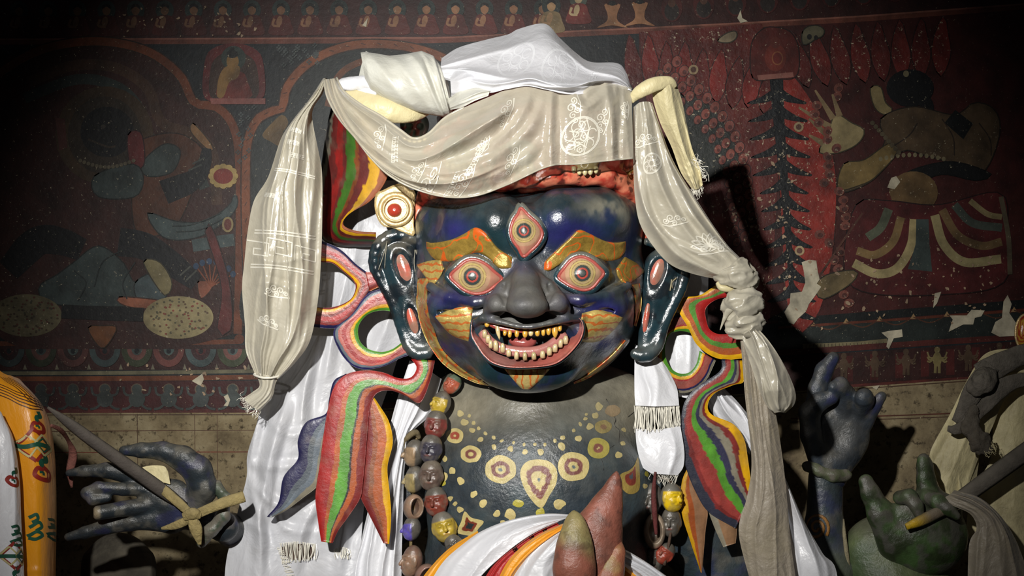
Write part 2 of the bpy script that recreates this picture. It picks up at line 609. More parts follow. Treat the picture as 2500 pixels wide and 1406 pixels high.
def silk(name, color, rough=0.38, sheer=0.0, trans=0.25, weave=900, wrinkle=0.3, spec=0.6, stain=0.12, wscale=18, stain_col=(150, 138, 105), aniso=0.0):
    """satin or gauze: faint weave, soft creases, thin enough to let light through"""
    m = bpy.data.materials.new(name)
    nd, ln, b = nodes_of(m)
    uv = N(nd, 'ShaderNodeUVMap', uv_map='UVMap')
    geo = N(nd, 'ShaderNodeNewGeometry')
    n1 = N(nd, 'ShaderNodeTexNoise', i_Scale=9.0, i_Detail=5.0, i_Roughness=0.65)
    ln.new(geo.outputs['Position'], n1.inputs['Vector'])
    mr = N(nd, 'ShaderNodeMapRange', i_1=0.45, i_2=0.75, i_3=0.0, i_4=stain * 2)
    ln.new(n1.outputs[0], mr.inputs[0])
    mx = N(nd, 'ShaderNodeMix', data_type='RGBA')
    ln.new(mr.outputs[0], mx.inputs[0])
    mx.inputs[6].default_value = tuple(color) + (1,)
    mx.inputs[7].default_value = tuple(hx(*stain_col)) + (1,)
    ln.new(mx.outputs[2], b.inputs['Base Color'])
    b.inputs['Roughness'].default_value = rough
    b.inputs['Specular IOR Level'].default_value = spec
    b.inputs['Sheen Weight'].default_value = 0.15
    if aniso: b.inputs['Anisotropic'].default_value = aniso
    # creases + weave
    mp = N(nd, 'ShaderNodeMapping')
    mp.inputs['Scale'].default_value = (1.3, 1.0, 1)
    ln.new(uv.outputs[0], mp.inputs[0])
    n2 = N(nd, 'ShaderNodeTexNoise', i_Scale=wscale, i_Detail=4.0, i_Roughness=0.55)
    n2.inputs['Distortion'].default_value = 0.4
    ln.new(mp.outputs[0], n2.inputs['Vector'])
    w1 = N(nd, 'ShaderNodeTexWave', wave_type='BANDS', bands_direction='X', i_Scale=weave / 6.0)
    w2 = N(nd, 'ShaderNodeTexWave', wave_type='BANDS', bands_direction='Y', i_Scale=weave / 6.0)
    ln.new(uv.outputs[0], w1.inputs['Vector']); ln.new(uv.outputs[0], w2.inputs['Vector'])
    ad = N(nd, 'ShaderNodeMath', operation='ADD')
    ln.new(w1.outputs['Fac'], ad.inputs[0]); ln.new(w2.outputs['Fac'], ad.inputs[1])
    b1 = N(nd, 'ShaderNodeBump', i_Strength=0.05, i_Distance=0.002)
    ln.new(ad.outputs[0], b1.inputs['Height'])
    b2 = N(nd, 'ShaderNodeBump', i_Strength=wrinkle, i_Distance=0.03)
    ln.new(n2.outputs[0], b2.inputs['Height']); ln.new(b1.outputs[0], b2.inputs['Normal'])
    ln.new(b2.outputs[0], b.inputs['Normal'])
    out = nd['Material Output']
    tr = N(nd, 'ShaderNodeBsdfTranslucent')
    ln.new(mx.outputs[2], tr.inputs[0]); ln.new(b2.outputs[0], tr.inputs['Normal'])
    ms = N(nd, 'ShaderNodeMixShader', i_0=trans)
    ln.new(b.outputs[0], ms.inputs[1]); ln.new(tr.outputs[0], ms.inputs[2])
    sh = ms.outputs[0]
    if sheer > 0:
        tp = N(nd, 'ShaderNodeBsdfTransparent')
        lw = N(nd, 'ShaderNodeLayerWeight', i_Blend=0.35)
        fr = N(nd, 'ShaderNodeMapRange', i_1=0.0, i_2=0.8, i_3=1 - sheer, i_4=1.0)
        ln.new(lw.outputs['Facing'], fr.inputs[0])
        m2 = N(nd, 'ShaderNodeMixShader')
        ln.new(fr.outputs[0], m2.inputs[0]); ln.new(tp.outputs[0], m2.inputs[1]); ln.new(sh, m2.inputs[2])
        sh = m2.outputs[0]
    ln.new(sh, out.inputs[0])
    return m

M = {}
M['lacquer'] = painted('blue_lacquered_clay', rough=0.22, dust=0.14, bump=0.22, scale=38, spec=0.55, coat=0.45, var=0.35)
M['clay'] = painted('dusty_painted_clay', rough=0.3, dust=0.42, bump=0.35, scale=55, spec=0.55, var=0.35, coat=0.1)
M['shadeboard'] = painted('shaded_dull_board', rough=0.55, dust=0.1, bump=0.12, scale=60, spec=0.3, var=0.35)
M['chest'] = painted('dusty_chest_paint', rough=0.3, dust=0.22, bump=0.3, scale=60, spec=0.55, var=0.35, coat=0.15)
M['chestpaint'] = painted('old_gold_paint', rough=0.34, dust=0.06, bump=0.3, scale=70, spec=0.55, var=0.25)
M['gloss'] = painted('glossy_paint', rough=0.2, dust=0.05, bump=0.15, scale=80, spec=0.6, var=0.18, coat=0.4)
M['board'] = painted('painted_board', rough=0.36, dust=0.05, bump=0.14, scale=70, spec=0.42, var=0.3, coat=0.06)
M['bead'] = painted('painted_clay_bead', rough=0.3, dust=0.22, bump=0.2, scale=90, spec=0.5, var=0.25, coat=0.2)
M['bone'] = painted('aged_bone_paint', rough=0.35, dust=0.12, bump=0.2, scale=120, spec=0.5, var=0.3)
M['mural'] = painted('mural_paint', rough=0.5, dust=0.0, bump=0.1, scale=45, spec=0.35, var=0.5, speck=0.25)
M['muralworn'] = painted('worn_mural_paint', rough=0.5, dust=0.0, bump=0.25, scale=38, spec=0.35, var=0.55, speck=0.5)
M['stone'] = painted('dusty_stone', rough=0.9, dust=0.5, bump=0.4, scale=40, spec=0.2, var=0.3)
M['wood'] = painted('weathered_wood', rough=0.75, dust=0.35, bump=0.4, scale=60, spec=0.25, var=0.3)
M['rag'] = painted('dusty_rag', rough=0.95, dust=0.35, bump=0.6, scale=120, spec=0.1, var=0.25)
M['goldleaf'] = gilded('gold_leaf', 'noise', 60, -0.2, gold=(222, 196, 140), rough=0.28)
M['goldcurl'] = gilded('gold_with_orange_curls', 'noise', 46, 0.034, gold=(166, 136, 62), line_col=(196, 88, 28))
M['goldwave'] = gilded('gold_with_orange_waves', 'wave', 110, 0.02, gold=(206, 180, 104), line_col=(176, 96, 44))
M['goldwave_upright'] = gilded('gold_with_upright_waves', 'wave', 110, 0.02, rot=PI / 2, gold=(212, 188, 118), line_col=(176, 96, 44))
M['goldband'] = gilded('gold_band_paint', 'noise', 50, 0.05, gold=(196, 166, 92))
M['satin'] = silk('white_satin', hx(234, 235, 240), 0.32, 0, 0.2, wrinkle=0.2, spec=0.7, stain=0.04)
M['knotsilk'] = silk('knotted_silk', hx(212, 212, 202), 0.42, 0, 0.18, wrinkle=0.18, stain=0.12)
M['gauze'] = silk('aged_gauze', hx(206, 199, 180), 0.28, 0.3, 0.2, wrinkle=0.3, spec=0.9, stain=0.15, wscale=9)
M['gauze_side'] = silk('aged_gauze_side', hx(198, 192, 174), 0.3, 0.06, 0.22, wrinkle=0.3, spec=0.9, stain=0.15, wscale=9)
M['satin_thread'] = silk('satin_threads', hx(240, 241, 244), 0.3, 0, 0.1, wrinkle=0.05, spec=0.8, stain=0.0)
M['cream'] = silk('cream_silk', hx(226, 214, 168), 0.45, 0, 0.2, wrinkle=0.3, stain=0.15)
M['white'] = silk('white_silk', hx(214, 215, 220), 0.4, 0, 0.25, wrinkle=0.35, spec=0.55, stain=0.06, wscale=10)
M['greysilk'] = silk('dusty_grey_silk', hx(158, 148, 132), 0.5, 0.0, 0.2, wrinkle=0.4, stain=0.25)
M['threads'] = silk('woven_threads', hx(222, 218, 204), 0.32, 0, 0.1, wrinkle=0.05, spec=0.7, stain=0.0)
M['yellow'] = silk('yellow_brocade', hx(226, 150, 22), 0.36, 0, 0.15, wrinkle=0.12, spec=0.6, stain=0.05, stain_col=(190, 110, 10))
M['orange'] = silk('orange_silk', hx(236, 160, 30), 0.45, 0, 0.2, wrinkle=0.2, stain=0.05, stain_col=(200, 110, 10))
M['red'] = silk('red_silk', hx(170, 30, 32), 0.45, 0, 0.2, wrinkle=0.2, stain=0.05, stain_col=(110, 15, 20))
M['oldcream'] = silk('dusty_cream_cloth', hx(214, 202, 156), 0.6, 0, 0.1, wrinkle=0.35, stain=0.3, stain_col=(110, 98, 70))
M['print'] = painted('printed_brocade', rough=0.45, dust=0.0, bump=0.05, scale=200, spec=0.4, var=0.15)
# ---------------------------------------------------------------- the setting
def box_mesh(name, x0, x1, y0, y1, z0, z1, mat, parent=None, cols=None):
    v = [(x, y, z) for x in (x0, x1) for y in (y0, y1) for z in (z0, z1)]
    f = [(0, 1, 3, 2), (4, 6, 7, 5), (0, 4, 5, 1), (2, 3, 7, 6), (0, 2, 6, 4), (1, 5, 7, 3)]
    return add_mesh(name, v, f, mat, parent, cols, smooth=False)

def plaster_mat():
    m = bpy.data.materials.new('smoky_plaster')
    nd, ln, b = nodes_of(m)
    geo = N(nd, 'ShaderNodeNewGeometry')
    n1 = N(nd, 'ShaderNodeTexNoise', i_Scale=6.0, i_Detail=8.0, i_Roughness=0.7)
    ln.new(geo.outputs['Position'], n1.inputs['Vector'])
    r1 = ramp(nd, [(0.3, hx(70, 58, 42)), (0.5, hx(128, 114, 86)), (0.7, hx(158, 146, 116))])
    ln.new(n1.outputs[0], r1.inputs[0])
    n2 = N(nd, 'ShaderNodeTexNoise', i_Scale=38.0, i_Detail=6.0, i_Roughness=0.7)
    ln.new(geo.outputs['Position'], n2.inputs['Vector'])
    r2 = ramp(nd, [(0.36, (0.22, 0.2, 0.18)), (0.46, (1, 1, 1))])
    ln.new(n2.outputs[0], r2.inputs[0])
    mx = N(nd, 'ShaderNodeMix', data_type='RGBA', blend_type='MULTIPLY', i_0=1.0)
    ln.new(r1.outputs[0], mx.inputs[6]); ln.new(r2.outputs[0], mx.inputs[7])
    ln.new(mx.outputs[2], b.inputs['Base Color'])
    b.inputs['Roughness'].default_value = 0.9
    bp = N(nd, 'ShaderNodeBump', i_Strength=0.35, i_Distance=0.01)
    ln.new(n2.outputs[0], bp.inputs['Height']); ln.new(bp.outputs[0], b.inputs['Normal'])
    return m
M['plaster'] = plaster_mat()
M['floor'] = painted('worn_floor_boards', rough=0.7, dust=0.3, bump=0.2, scale=20, color=hx(70, 52, 38))
M['altar'] = painted('dark_altar_wood', rough=0.6, dust=0.4, bump=0.3, scale=30, color=hx(58, 40, 30))

WALL_Y = 1.0
wall = box_mesh('wall_back', -3.2, 3.2, WALL_Y, WALL_Y + 0.2, 0, 3.6, M['plaster'])
tag(wall, 'smoky plaster back wall covered with an old dark mural', kind='structure')
fl = box_mesh('floor', -3.2, 3.2, -4.2, WALL_Y, -0.1, 0, M['floor'])
tag(fl, 'dark wooden floor below the altar', kind='structure')
ALT_Z = 0.62
altar = box_mesh('trim_1', -2.6, 2.6, -0.75, WALL_Y, 0, ALT_Z, M['altar'])
tag(altar, 'long dark ledge along the wall that carries the statues', kind='structure')

# ---------------------------------------------------------------- the mural: flat paint laid on the wall in thin coats
GAIN = 1.32
class Paint:
    def __init__(s, name, coat, mat='mural'):
        s.name, s.coat, s.mat, s.V, s.F, s.C, s.k = name, coat, mat, [], [], [], 0
        s.edge = 0
    def poly(s, pts, col, gain=None):
        pts = np.asarray(pts, float)[:, :2]
        m = 1000.0 - s.coat * 0.07 - 0.012 * s.k
        s.k += 1
        n = sum(len(v) for v in s.V)
        s.V.append(np.concatenate([pts, np.full((len(pts), 1), m)], 1))
        s.F.append(tuple(range(n, n + len(pts))))
        c = np.clip(np.asarray(hx(*col)) * (GAIN if gain is None else gain), 0, 0.9)
        s.C.append(np.tile(c, (len(pts), 1)))
        return s
    def smooth(s, pts, col, n=40):
        P = spline(pts, n, closed=True)
        s.poly(P, col)
        if s.edge:
            s.stroke(np.concatenate([P, P[:2]])[:, :2], s.edge, tuple(int(v * 0.42) for v in col), n=len(P) + 2)
        return s
    def disc(s, x, y, rx, ry, col, rot=0, n=22, jit=0.0, seed=0):
        return s.poly(circ(x, y, rx, ry, n, rot, jit, seed), col)
    def stroke(s, pts, w, col, n=24):
        P = spline(pts, n)[:, :2] if len(pts) > 2 else np.asarray(pts, float)
        wv = np.interp(np.linspace(0, 1, len(P)), np.linspace(0, 1, len(w)), w) if np.ndim(w) else np.full(len(P), w)
        T = np.gradient(P, axis=0); T /= np.linalg.norm(T, axis=1)[:, None] + 1e-9
        Nn = np.stack([-T[:, 1], T[:, 0]], 1) * wv[:, None] / 2
        m = 1000.0 - s.coat * 0.07 - 0.012 * s.k
        s.k += 1
        n0 = sum(len(v) for v in s.V)
        k = len(P)
        s.V.append(np.concatenate([np.concatenate([P + Nn, P - Nn]), np.full((2 * k, 1), m)], 1))
        s.F += [(n0 + i, n0 + i + 1, n0 + k + i + 1, n0 + k + i) for i in range(k - 1)]
        s.C.append(np.tile(np.clip(np.asarray(hx(*col)) * GAIN, 0, 0.9), (2 * k, 1)))
        return s
    def done(s):
        o = add_mesh(s.name, W(np.concatenate(s.V)), s.F, M[s.mat], wall, np.concatenate(s.C), smooth=False)
        return o

TOPL = [(-400, 102), (300, 100), (600, 99), (1100, 97), (1250, 88), (1540, 75), (1800, 62), (2100, 45), (2500, 15), (2900, -15)]
BOTL = [(-400, 1008), (640, 1006), (1250, 985), (1930, 955), (2350, 925), (2900, 890)]
def along(L, x0, x1, dy=0, n=30):
    x = np.linspace(x0, x1, n)
    return np.stack([x, np.interp(x, [p[0] for p in L], [p[1] for p in L]) + dy], 1)

p = Paint('mural_ground', 1.0)
p.poly(np.concatenate([along(TOPL, -400, 2900), along(BOTL, -400, 2900)[::-1]]), (20, 24, 27))
p.poly(np.concatenate([[(-400, -420), (2900, -420)], along(TOPL, -400, 2900)[::-1]]), (44, 20, 18))
p.poly(np.concatenate([along(TOPL, 1560, 2900, 4), [(2900, 760), (1560, 800)]]), (50, 19, 17))
p.done()

p = Paint('painted_border', 7.0)
p.stroke(along(TOPL, -400, 2900, 2), 12, (84, 46, 36), n=60)
p.stroke(along(TOPL, -400, 2900, -5), 4, (112, 72, 60), n=60)
p.stroke(along(BOTL, -400, 2900, -6), 14, (66, 28, 24), n=60)
p.stroke(along(BOTL, -400, 2900, 6), 2.5, (60, 42, 30), n=60)
# lower bands, left
p.poly([(-400, 815), (588, 815), (588, 832), (-400, 834)], (14, 17, 18))
p.stroke([(-400, 840), (300, 838), (585, 834)], 12, (78, 40, 24))
p.disc(584, 828, 12, 12, (78, 40, 24))
p.poly([(-400, 846), (640, 842), (640, 902), (-400, 906)], (40, 20, 18))
p.stroke([(-400, 912), (300, 910), (660, 905)], 9, (84, 80, 62))
p.stroke([(-400, 926), (300, 924), (660, 920)], 12, (86, 46, 26))
p.poly([(-400, 934), (660, 929), (660, 998), (-400, 1000)], (50, 19, 19))
p.stroke([(-400, 1056), (620, 1050)], 1.6, (62, 36, 24)); p.stroke([(-400, 1106), (620, 1103)], 2.2, (92, 44, 30))
for x in (335, 475, 530): p.stroke([(x, 1010), (x + 2, 1240)], 1.6, (70, 50, 34))
# lower bands, right
p.poly([(1900, 778), (2900, 700), (2900, 722), (1900, 798)], (13, 16, 16))
p.stroke([(1900, 800), (2300, 772), (2900, 726)], 6, (70, 32, 20))
p.poly([(1900, 804), (2900, 732), (2900, 800), (1900, 850)], (24, 29, 27))
for k in range(9):
    x = 1984 + 82 * k; y = 795 - 0.068 * (x - 1984)
    p.poly([(x - 8, y), (x, y - 13), (x + 8, y)], (120, 96, 66))
    p.stroke([(x, y - 4), (x + 41, y + 9), (x + 82, y - 9)], 3, (60, 36, 24))
p.stroke([(1960, 847), (2080, 842), (2166, 834)], 15, (96, 88, 64))
for k in range(22): p.stroke([(1968 + 9 * k, 841 - 0.3 * k), (1968 + 9 * k, 851 - 0.3 * k)], 1.6, (54, 46, 32), n=2)
p.stroke([(1900, 862), (2250, 838), (2900, 795)], 14, (60, 24, 20))
p.poly([(1900, 872), (2900, 806), (2900, 884), (1900, 950)], (38, 18, 16))
for k in range(10):
    x = 2010 + 62 * k; y = 905 - 0.066 * (x - 2010)
    p.poly([(x - 10, y - 32), (x + 10, y - 33), (x + 10, y + 30), (x - 10, y + 31)], (56, 20, 18))
p.stroke([(1930, 1022), (2300, 1010), (2700, 990)], 3, (72, 40, 30))
p.stroke([(1930, 1030), (2300, 1018), (2700, 998)], 2, (60, 40, 30))
p.done()

# row of small seated figures along the top, standing ones along the bottom
def seated(p, x, y, s, robe, skin, halo, hair=(20, 18, 18)):
    p.disc(x, y - 26 * s, 22 * s, 24 * s, halo)
    p.smooth([(x - 30 * s, y + 32 * s), (x - 25 * s, y + 8 * s), (x - 18 * s, y - 10 * s), (x, y - 14 * s), (x + 18 * s, y - 10 * s), (x + 25 * s, y + 8 * s), (x + 31 * s, y + 32 * s), (x, y + 37 * s)], robe)
    p.disc(x - 4 * s, y + 2 * s, 7 * s, 13 * s, skin, 0.2)
    p.stroke([(x - 16 * s, y - 4 * s), (x - 20 * s, y + 12 * s), (x - 2 * s, y + 14 * s)], 6 * s, skin, n=8)
    p.disc(x, y - 26 * s, 10 * s, 12.5 * s, skin)
    p.smooth([(x - 11 * s, y - 28 * s), (x - 9 * s, y - 38 * s), (x, y - 42 * s), (x + 9 * s, y - 38 * s), (x + 11 * s, y - 28 * s), (x, y - 35 * s)], hair, n=14)
p = Paint('painted_frieze', 16.0)
for k, x in enumerate(range(-150, 1300, 71)):
    q = np.interp(x, [300, 1000], [0.72, 1.0])
    seated(p, x + 55, 52 - 0.004 * x, 1.0, tuple(int(v * q) for v in (72, 28, 24)), tuple(int(v * q) for v in (118, 84, 60)), (34, 42, 40))
seated(p, 1346, 42, 1.05, (104, 88, 62), (132, 104, 74), (36, 42, 40))
seated(p, 1412, 22, 1.0, (84, 34, 30), (140, 122, 92), (58, 64, 56))
for x, y in ((1495, 34), (1562, 30)):
    p.smooth([(x - 38, y + 34), (x - 14, y + 18), (x - 12, y), (x - 20, y - 22), (x - 12, y - 24), (x, y - 6), (x + 12, y - 24), (x + 20, y - 22), (x + 12, y), (x + 14, y + 18), (x + 38, y + 34), (x, y + 28)], (122, 86, 60))
    p.disc(x, y - 18, 10, 12, (116, 82, 58)); p.disc(x, y - 26, 10, 6, (22, 20, 20))
for k in range(10):
    x = 1640 + 78 * k; y = 20 - 0.09 * (x - 1640)
    p.disc(x, y, 26, 34, (58, 24, 22)); p.disc(x, y + 8, 18, 22, (36, 30, 28)); p.disc(x, y - 12, 9, 10, (72, 48, 38))
for k in range(9):
    x = 100 + 78 * k; q = 0.6 + 0.05 * k
    c = tuple(int(v * q) for v in (62, 68, 66))
    p.disc(x, 950, 15, 14, tuple(int(v * q) for v in (96, 82, 66))); p.disc(x, 950, 12, 12, c); p.disc(x, 974, 20, 20, c)
    for sx in (-1, 1):
        p.stroke([(x + 8 * sx, 966), (x + 28 * sx, 962), (x + 33 * sx, 944)], 6, c, n=10)
        p.stroke([(x + 8 * sx, 984), (x + 22 * sx, 996), (x + 36 * sx, 999)], 6, c, n=10)
for k in range(7):
    x = 2060 + 76 * k; y = 896 - 0.066 * (x - 2060)
    c = (92, 82, 52) if k == 3 else (60, 46, 34)
    p.disc(x, y - 27, 7, 8, c); p.disc(x, y - 4, 11, 18, c)
    p.stroke([(x - 4, y + 8), (x - 5, y + 30)], 7, c, n=2); p.stroke([(x + 5, y + 8), (x + 5, y + 30)], 7, c, n=2)
    for sx in (-1, 1):
        for dy in (-12, 0, 10):
            p.stroke([(x + 6 * sx, y - 8), (x + 18 * sx, y - 2 + dy * .5), (x + 24 * sx, y - 10 + dy)], 4, c, n=8)
p.done()

# arches and the deity on the left
p = Paint('painted_arch', 26.0)
def arch(p, pts, col, dark):
    p.stroke(pts, 26, dark, n=60); p.stroke(pts, 20, col, n=60)
A1 = [(-20, 190), (80, 130), (180, 104), (280, 104), (370, 130), (440, 185), (474, 250), (530, 262), (570, 310), (584, 400), (585, 600), (580, 815)]
p.smooth([(-10, 815), (-12, 200), (80, 142), (180, 116), (280, 116), (365, 140), (430, 192), (464, 258), (525, 272), (560, 318), (574, 400), (575, 600), (570, 815)], (40, 20, 17), n=80)
p.stroke([(70, 200), (180, 160), (280, 165), (360, 215), (395, 300), (480, 330), (520, 380), (530, 500)], 26, (52, 34, 24), n=40)
p.stroke([(60, 240), (180, 195), (270, 205), (330, 250), (370, 340), (460, 370), (500, 460)], 26, (34, 40, 38), n=40)
arch(p, A1, (82, 42, 24), (36, 22, 16))
A2 = [(612, 815), (602, 600), (600, 420), (606, 340), (630, 290), (668, 270), (690, 262), (700, 215), (740, 165), (800, 128), (880, 108), (980, 112), (1060, 132), (1110, 160), (1150, 210)]
p.smooth([(622, 815), (612, 600), (610, 420), (616, 345), (640, 298), (700, 272), (712, 220), (748, 175), (805, 140), (880, 120), (980, 124), (1060, 144), (1110, 250), (1100, 815)], (28, 33, 33), n=80)
arch(p, A2, (98, 55, 33), (40, 24, 18))
p.stroke([(800, 260), (815, 205), (850, 165), (920, 142), (1000, 150)], 16, (84, 50, 32), n=30)
p.smooth([(640, 330), (668, 296), (690, 280), (704, 300), (690, 330), (720, 350), (690, 360), (660, 345)], (80, 62, 36), n=30)
for k in range(26):
    q = spline(A2, 60)[8 + 2 * k % 50, :2] if False else spline(A2, 60)[min(59, 6 + 2 * k)]
    p.disc(q[0], q[1], 1.4, 7, (58, 30, 20), rot=k * 0.1, n=6)
rr = random.Random(3)
for k in range(46):   # small pale flowers on the dark ground
    x, y = rr.choice([(rr.uniform(484, 690), rr.uniform(112, 280)), (rr.uniform(580, 612), rr.uniform(255, 400)), (rr.uniform(680, 780), rr.uniform(108, 160))])
    for j in range(4):
        p.disc(x + 4 * math.cos(j * 1.57), y + 4 * math.sin(j * 1.57), 2.6, 2.6, (54, 60, 60), n=6)
# niche with a seated figure
p.smooth([(500, 240), (500, 150), (520, 118), (570, 105), (620, 118), (642, 150), (642, 240), (570, 244)], (74, 26, 26), n=40)
p.smooth([(514, 236), (516, 160), (540, 132), (570, 126), (600, 132), (626, 160), (628, 236), (570, 238)], (46, 30, 24), n=40)
p.disc(570, 142, 30, 30, (40, 48, 44)); p.smooth([(532, 238), (536, 200), (548, 176), (592, 176), (606, 204), (612, 238)], (86, 32, 26), n=24)
p.smooth([(530, 236), (534, 190), (552, 162), (585, 162), (580, 190), (560, 200), (546, 236)], (104, 78, 42), n=24)
p.disc(568, 150, 15, 19, (106, 80, 44)); p.disc(567, 132, 14, 10, (20, 20, 20)); p.disc(567, 121, 6, 6, (20, 20, 20))
p.poly([(512, 240), (648, 240), (648, 254), (516, 254)], (112, 66, 60))
p.done()

p = Paint('painted_deity', 36.0); p.edge = 3.0
T1, T2 = (40, 48, 47), (48, 58, 58)
p.disc(255, 330, 120, 120, (46, 34, 22)); p.disc(255, 330, 90, 95, (34, 27, 20))
p.disc(262, 322, 66, 62, (9, 10, 12)); p.disc(250, 292, 40, 22, (9, 10, 12)); p.disc(252, 309, 6, 5, (44, 40, 34)); p.stroke([(215, 340), (262, 358), (282, 357)], 5, (40, 32, 24))
p.poly([(135, 288), (158, 290), (164, 360), (145, 368)], (58, 32, 28))
p.smooth([(330, 370), (380, 330), (450, 330), (500, 380), (470, 470), (420, 560), (330, 560)], (60, 34, 22), n=40)
p.smooth([(345, 400), (400, 352), (440, 368), (420, 420), (360, 430)], T1, n=30)
p.smooth([(312, 330), (345, 325), (352, 400), (320, 412)], (70, 24, 24), n=20)
p.smooth([(230, 430), (320, 400), (350, 430), (330, 480), (240, 480)], T1, n=24)
p.smooth([(470, 300), (500, 330), (520, 360), (515, 370), (490, 350), (465, 320)], (96, 70, 44), n=20)
p.stroke([(505, 362), (498, 400), (470, 440), (400, 470)], [22, 40, 56, 60], (13, 15, 18))
p.stroke([(500, 385), (470, 400)], 4, (50, 54, 50), n=2); p.stroke([(492, 402), (460, 416)], 4, (50, 54, 50), n=2)
p.smooth([(360, 520), (430, 540), (500, 540), (560, 500), (572, 470), (580, 500), (550, 540), (480, 580), (400, 580)], T2, n=40)
p.stroke([(470, 600), (520, 592), (572, 585)], 30, T2)
p.smooth([(120, 740), (95, 700), (140, 670), (180, 640), (240, 600), (300, 640), (330, 690), (390, 680), (405, 720), (385, 745), (250, 748)], T1, n=50)
p.smooth([(330, 690), (380, 665), (410, 700), (395, 735), (340, 735)], (52, 62, 64), n=24)
p.smooth([(290, 725), (350, 728), (392, 735), (388, 752), (330, 752), (292, 740)], (110, 66, 48), n=24)
p.stroke([(20, 660), (90, 590), (150, 590), (200, 610)], [60, 74, 70, 56], (10, 11, 13))
p.stroke([(290, 590), (350, 600), (400, 630), (480, 690)], [70, 66, 60, 42], (12, 14, 17))
p.stroke([(440, 672), (465, 650)], 4, (58, 60, 54), n=2); p.stroke([(455, 684), (480, 660)], 4, (58, 60, 54), n=2)
p.smooth([(482, 690), (500, 685), (520, 690), (512, 712), (490, 728)], (104, 60, 44), n=20)
for a in range(7):
    an = -2.2 + a * 0.28
    p.stroke([(515, 700), (515 + 60 * math.cos(an), 700 + 60 * math.sin(an))], 3, (94, 50, 32), n=2)
    p.disc(515 + 62 * math.cos(an), 700 + 62 * math.sin(an), 7, 8, (34, 50, 70))
p.smooth([(350, 640), (390, 640), (420, 690), (400, 720)], (92, 84, 58), n=20)
for cx, cy in ((435, 775), (65, 770)):
    g = 1.0 if cx > 200 else 0.62
    p.disc(cx, cy, 86, 52, tuple(int(v * g) for v in (116, 106, 76)), n=40)
    for k in range(90):
        a, q = rr.uniform(0, 6.28), math.sqrt(rr.random())
        p.disc(cx + 78 * q * math.cos(a), cy + 46 * q * math.sin(a), 3.2, 2.6, tuple(int(v * g) for v in rr.choice([(74, 58, 40), (96, 50, 38), (70, 66, 48)])), n=6)
p.stroke([(150, 760), (250, 765), (350, 768)], 34, (10, 11, 12))
p.smooth([(215, 800), (250, 795), (285, 800), (260, 845), (240, 845)], (80, 48, 26), n=20)
p.smooth([(500, 560), (520, 560), (560, 690), (565, 800), (530, 810), (540, 700)], (66, 24, 22), n=24)
for k in range(14): p.disc(196 + 10 * k, 392 + 16 * math.sin(k / 13 * PI), 5, 5, (70, 64, 50), n=8)
for P_ in ([(300, 610), (250, 640), (230, 700)], [(330, 640), (300, 690), (310, 730)], [(180, 660), (210, 690), (190, 735)]): p.stroke(P_, 3, (24, 30, 30), n=12)
for P_ in ([(420, 552), (470, 548), (540, 520)], [(430, 566), (490, 560), (556, 528)]): p.stroke(P_, 2.5, (28, 36, 36), n=12)
for k in range(12):
    a = k * PI / 6
    p.disc(545 + 27 * math.cos(a), 430 + 22 * math.sin(a), 10, 9, (132, 112, 68), n=10)
p.disc(545, 430, 27, 23, (132, 112, 68)); p.disc(545, 430, 24, 19, (94, 34, 28))
p.disc(556, 548, 14, 19, (112, 98, 66)); p.disc(556, 548, 9, 14, (76, 34, 26))
p.done()

p = Paint('painted_lotus_petal', 60.0)
for k in range(-2, 9):
    x = 100 + 78 * k; q = np.interp(k, [0, 5], [0.65, 1.0])
    cs = [[(46, 52, 34), (92, 58, 52), (54, 66, 64)], [(84, 48, 44), (44, 26, 24), (60, 74, 72)], [(54, 66, 66), (46, 24, 26), (70, 30, 30)]][k % 3]
    for j, (c, s) in enumerate(zip(cs, (1.0, 0.62, 0.34))):
        t = np.linspace(0, PI, 16)
        p.poly(np.stack([x + 38 * s * np.cos(t), 852 + 44 * s * np.sin(t)], 1), tuple(int(v * q) for v in c))
    p.disc(x, 857, 6, 7, (14, 18, 22), n=10); p.poly([(x + 34, 902), (x + 39, 888), (x + 44, 902)], (88, 84, 70))
p.done()

# right side: flame petals, hands, dancing figure
p = Paint('painted_flame', 26.0, 'muralworn'); p.edge = 2.5
def leaf(p, x, y, ang, L, w, col):
    c, s = math.cos(ang), math.sin(ang)
    pts = [(0, 0), (0.3, -0.5), (0.65, -0.42), (1, 0.1), (0.7, 0.35), (0.35, 0.5)]
    p.smooth([(x + L * a * c - w * b * s, y + L * a * s + w * b * c) for a, b in pts], col, n=18)
spx = lambda y: float(np.interp(y, [150, 300, 450, 600, 780], [1893, 1902, 1915, 1926, 1937]))
p.poly([(1560, 78), (1860, 58), (1890, 180), (1900, 420), (1880, 780), (1830, 800), (1700, 500), (1580, 260)], (74, 27, 23))
p.smooth([(1900, 180), (1990, 260), (2040, 420), (2030, 640), (1990, 780), (1930, 790), (1905, 500)], (108, 34, 27), n=40)
p.smooth([(1640, 250), (1700, 235), (1760, 290), (1800, 370), (1790, 420), (1690, 420)], (30, 33, 31), n=30)
for k in range(9):
    leaf(p, 1560 + 38 * k, 230 + 6 * k - (k % 2) * 8, -1.75 + 0.05 * k, 150 - 3 * k, 44, (92, 28, 24) if k % 2 else (72, 24, 21))
for k in range(8):
    leaf(p, 1975 + 46 * k, 215 - 4 * k, -1.9 + 0.05 * k, 150, 46, (80, 26, 22) if k % 2 else (68, 22, 19))
p.stroke([(spx(y), y) for y in (170, 300, 450, 600, 780)], [34, 26, 18, 14, 10], (12, 15, 18), n=40)
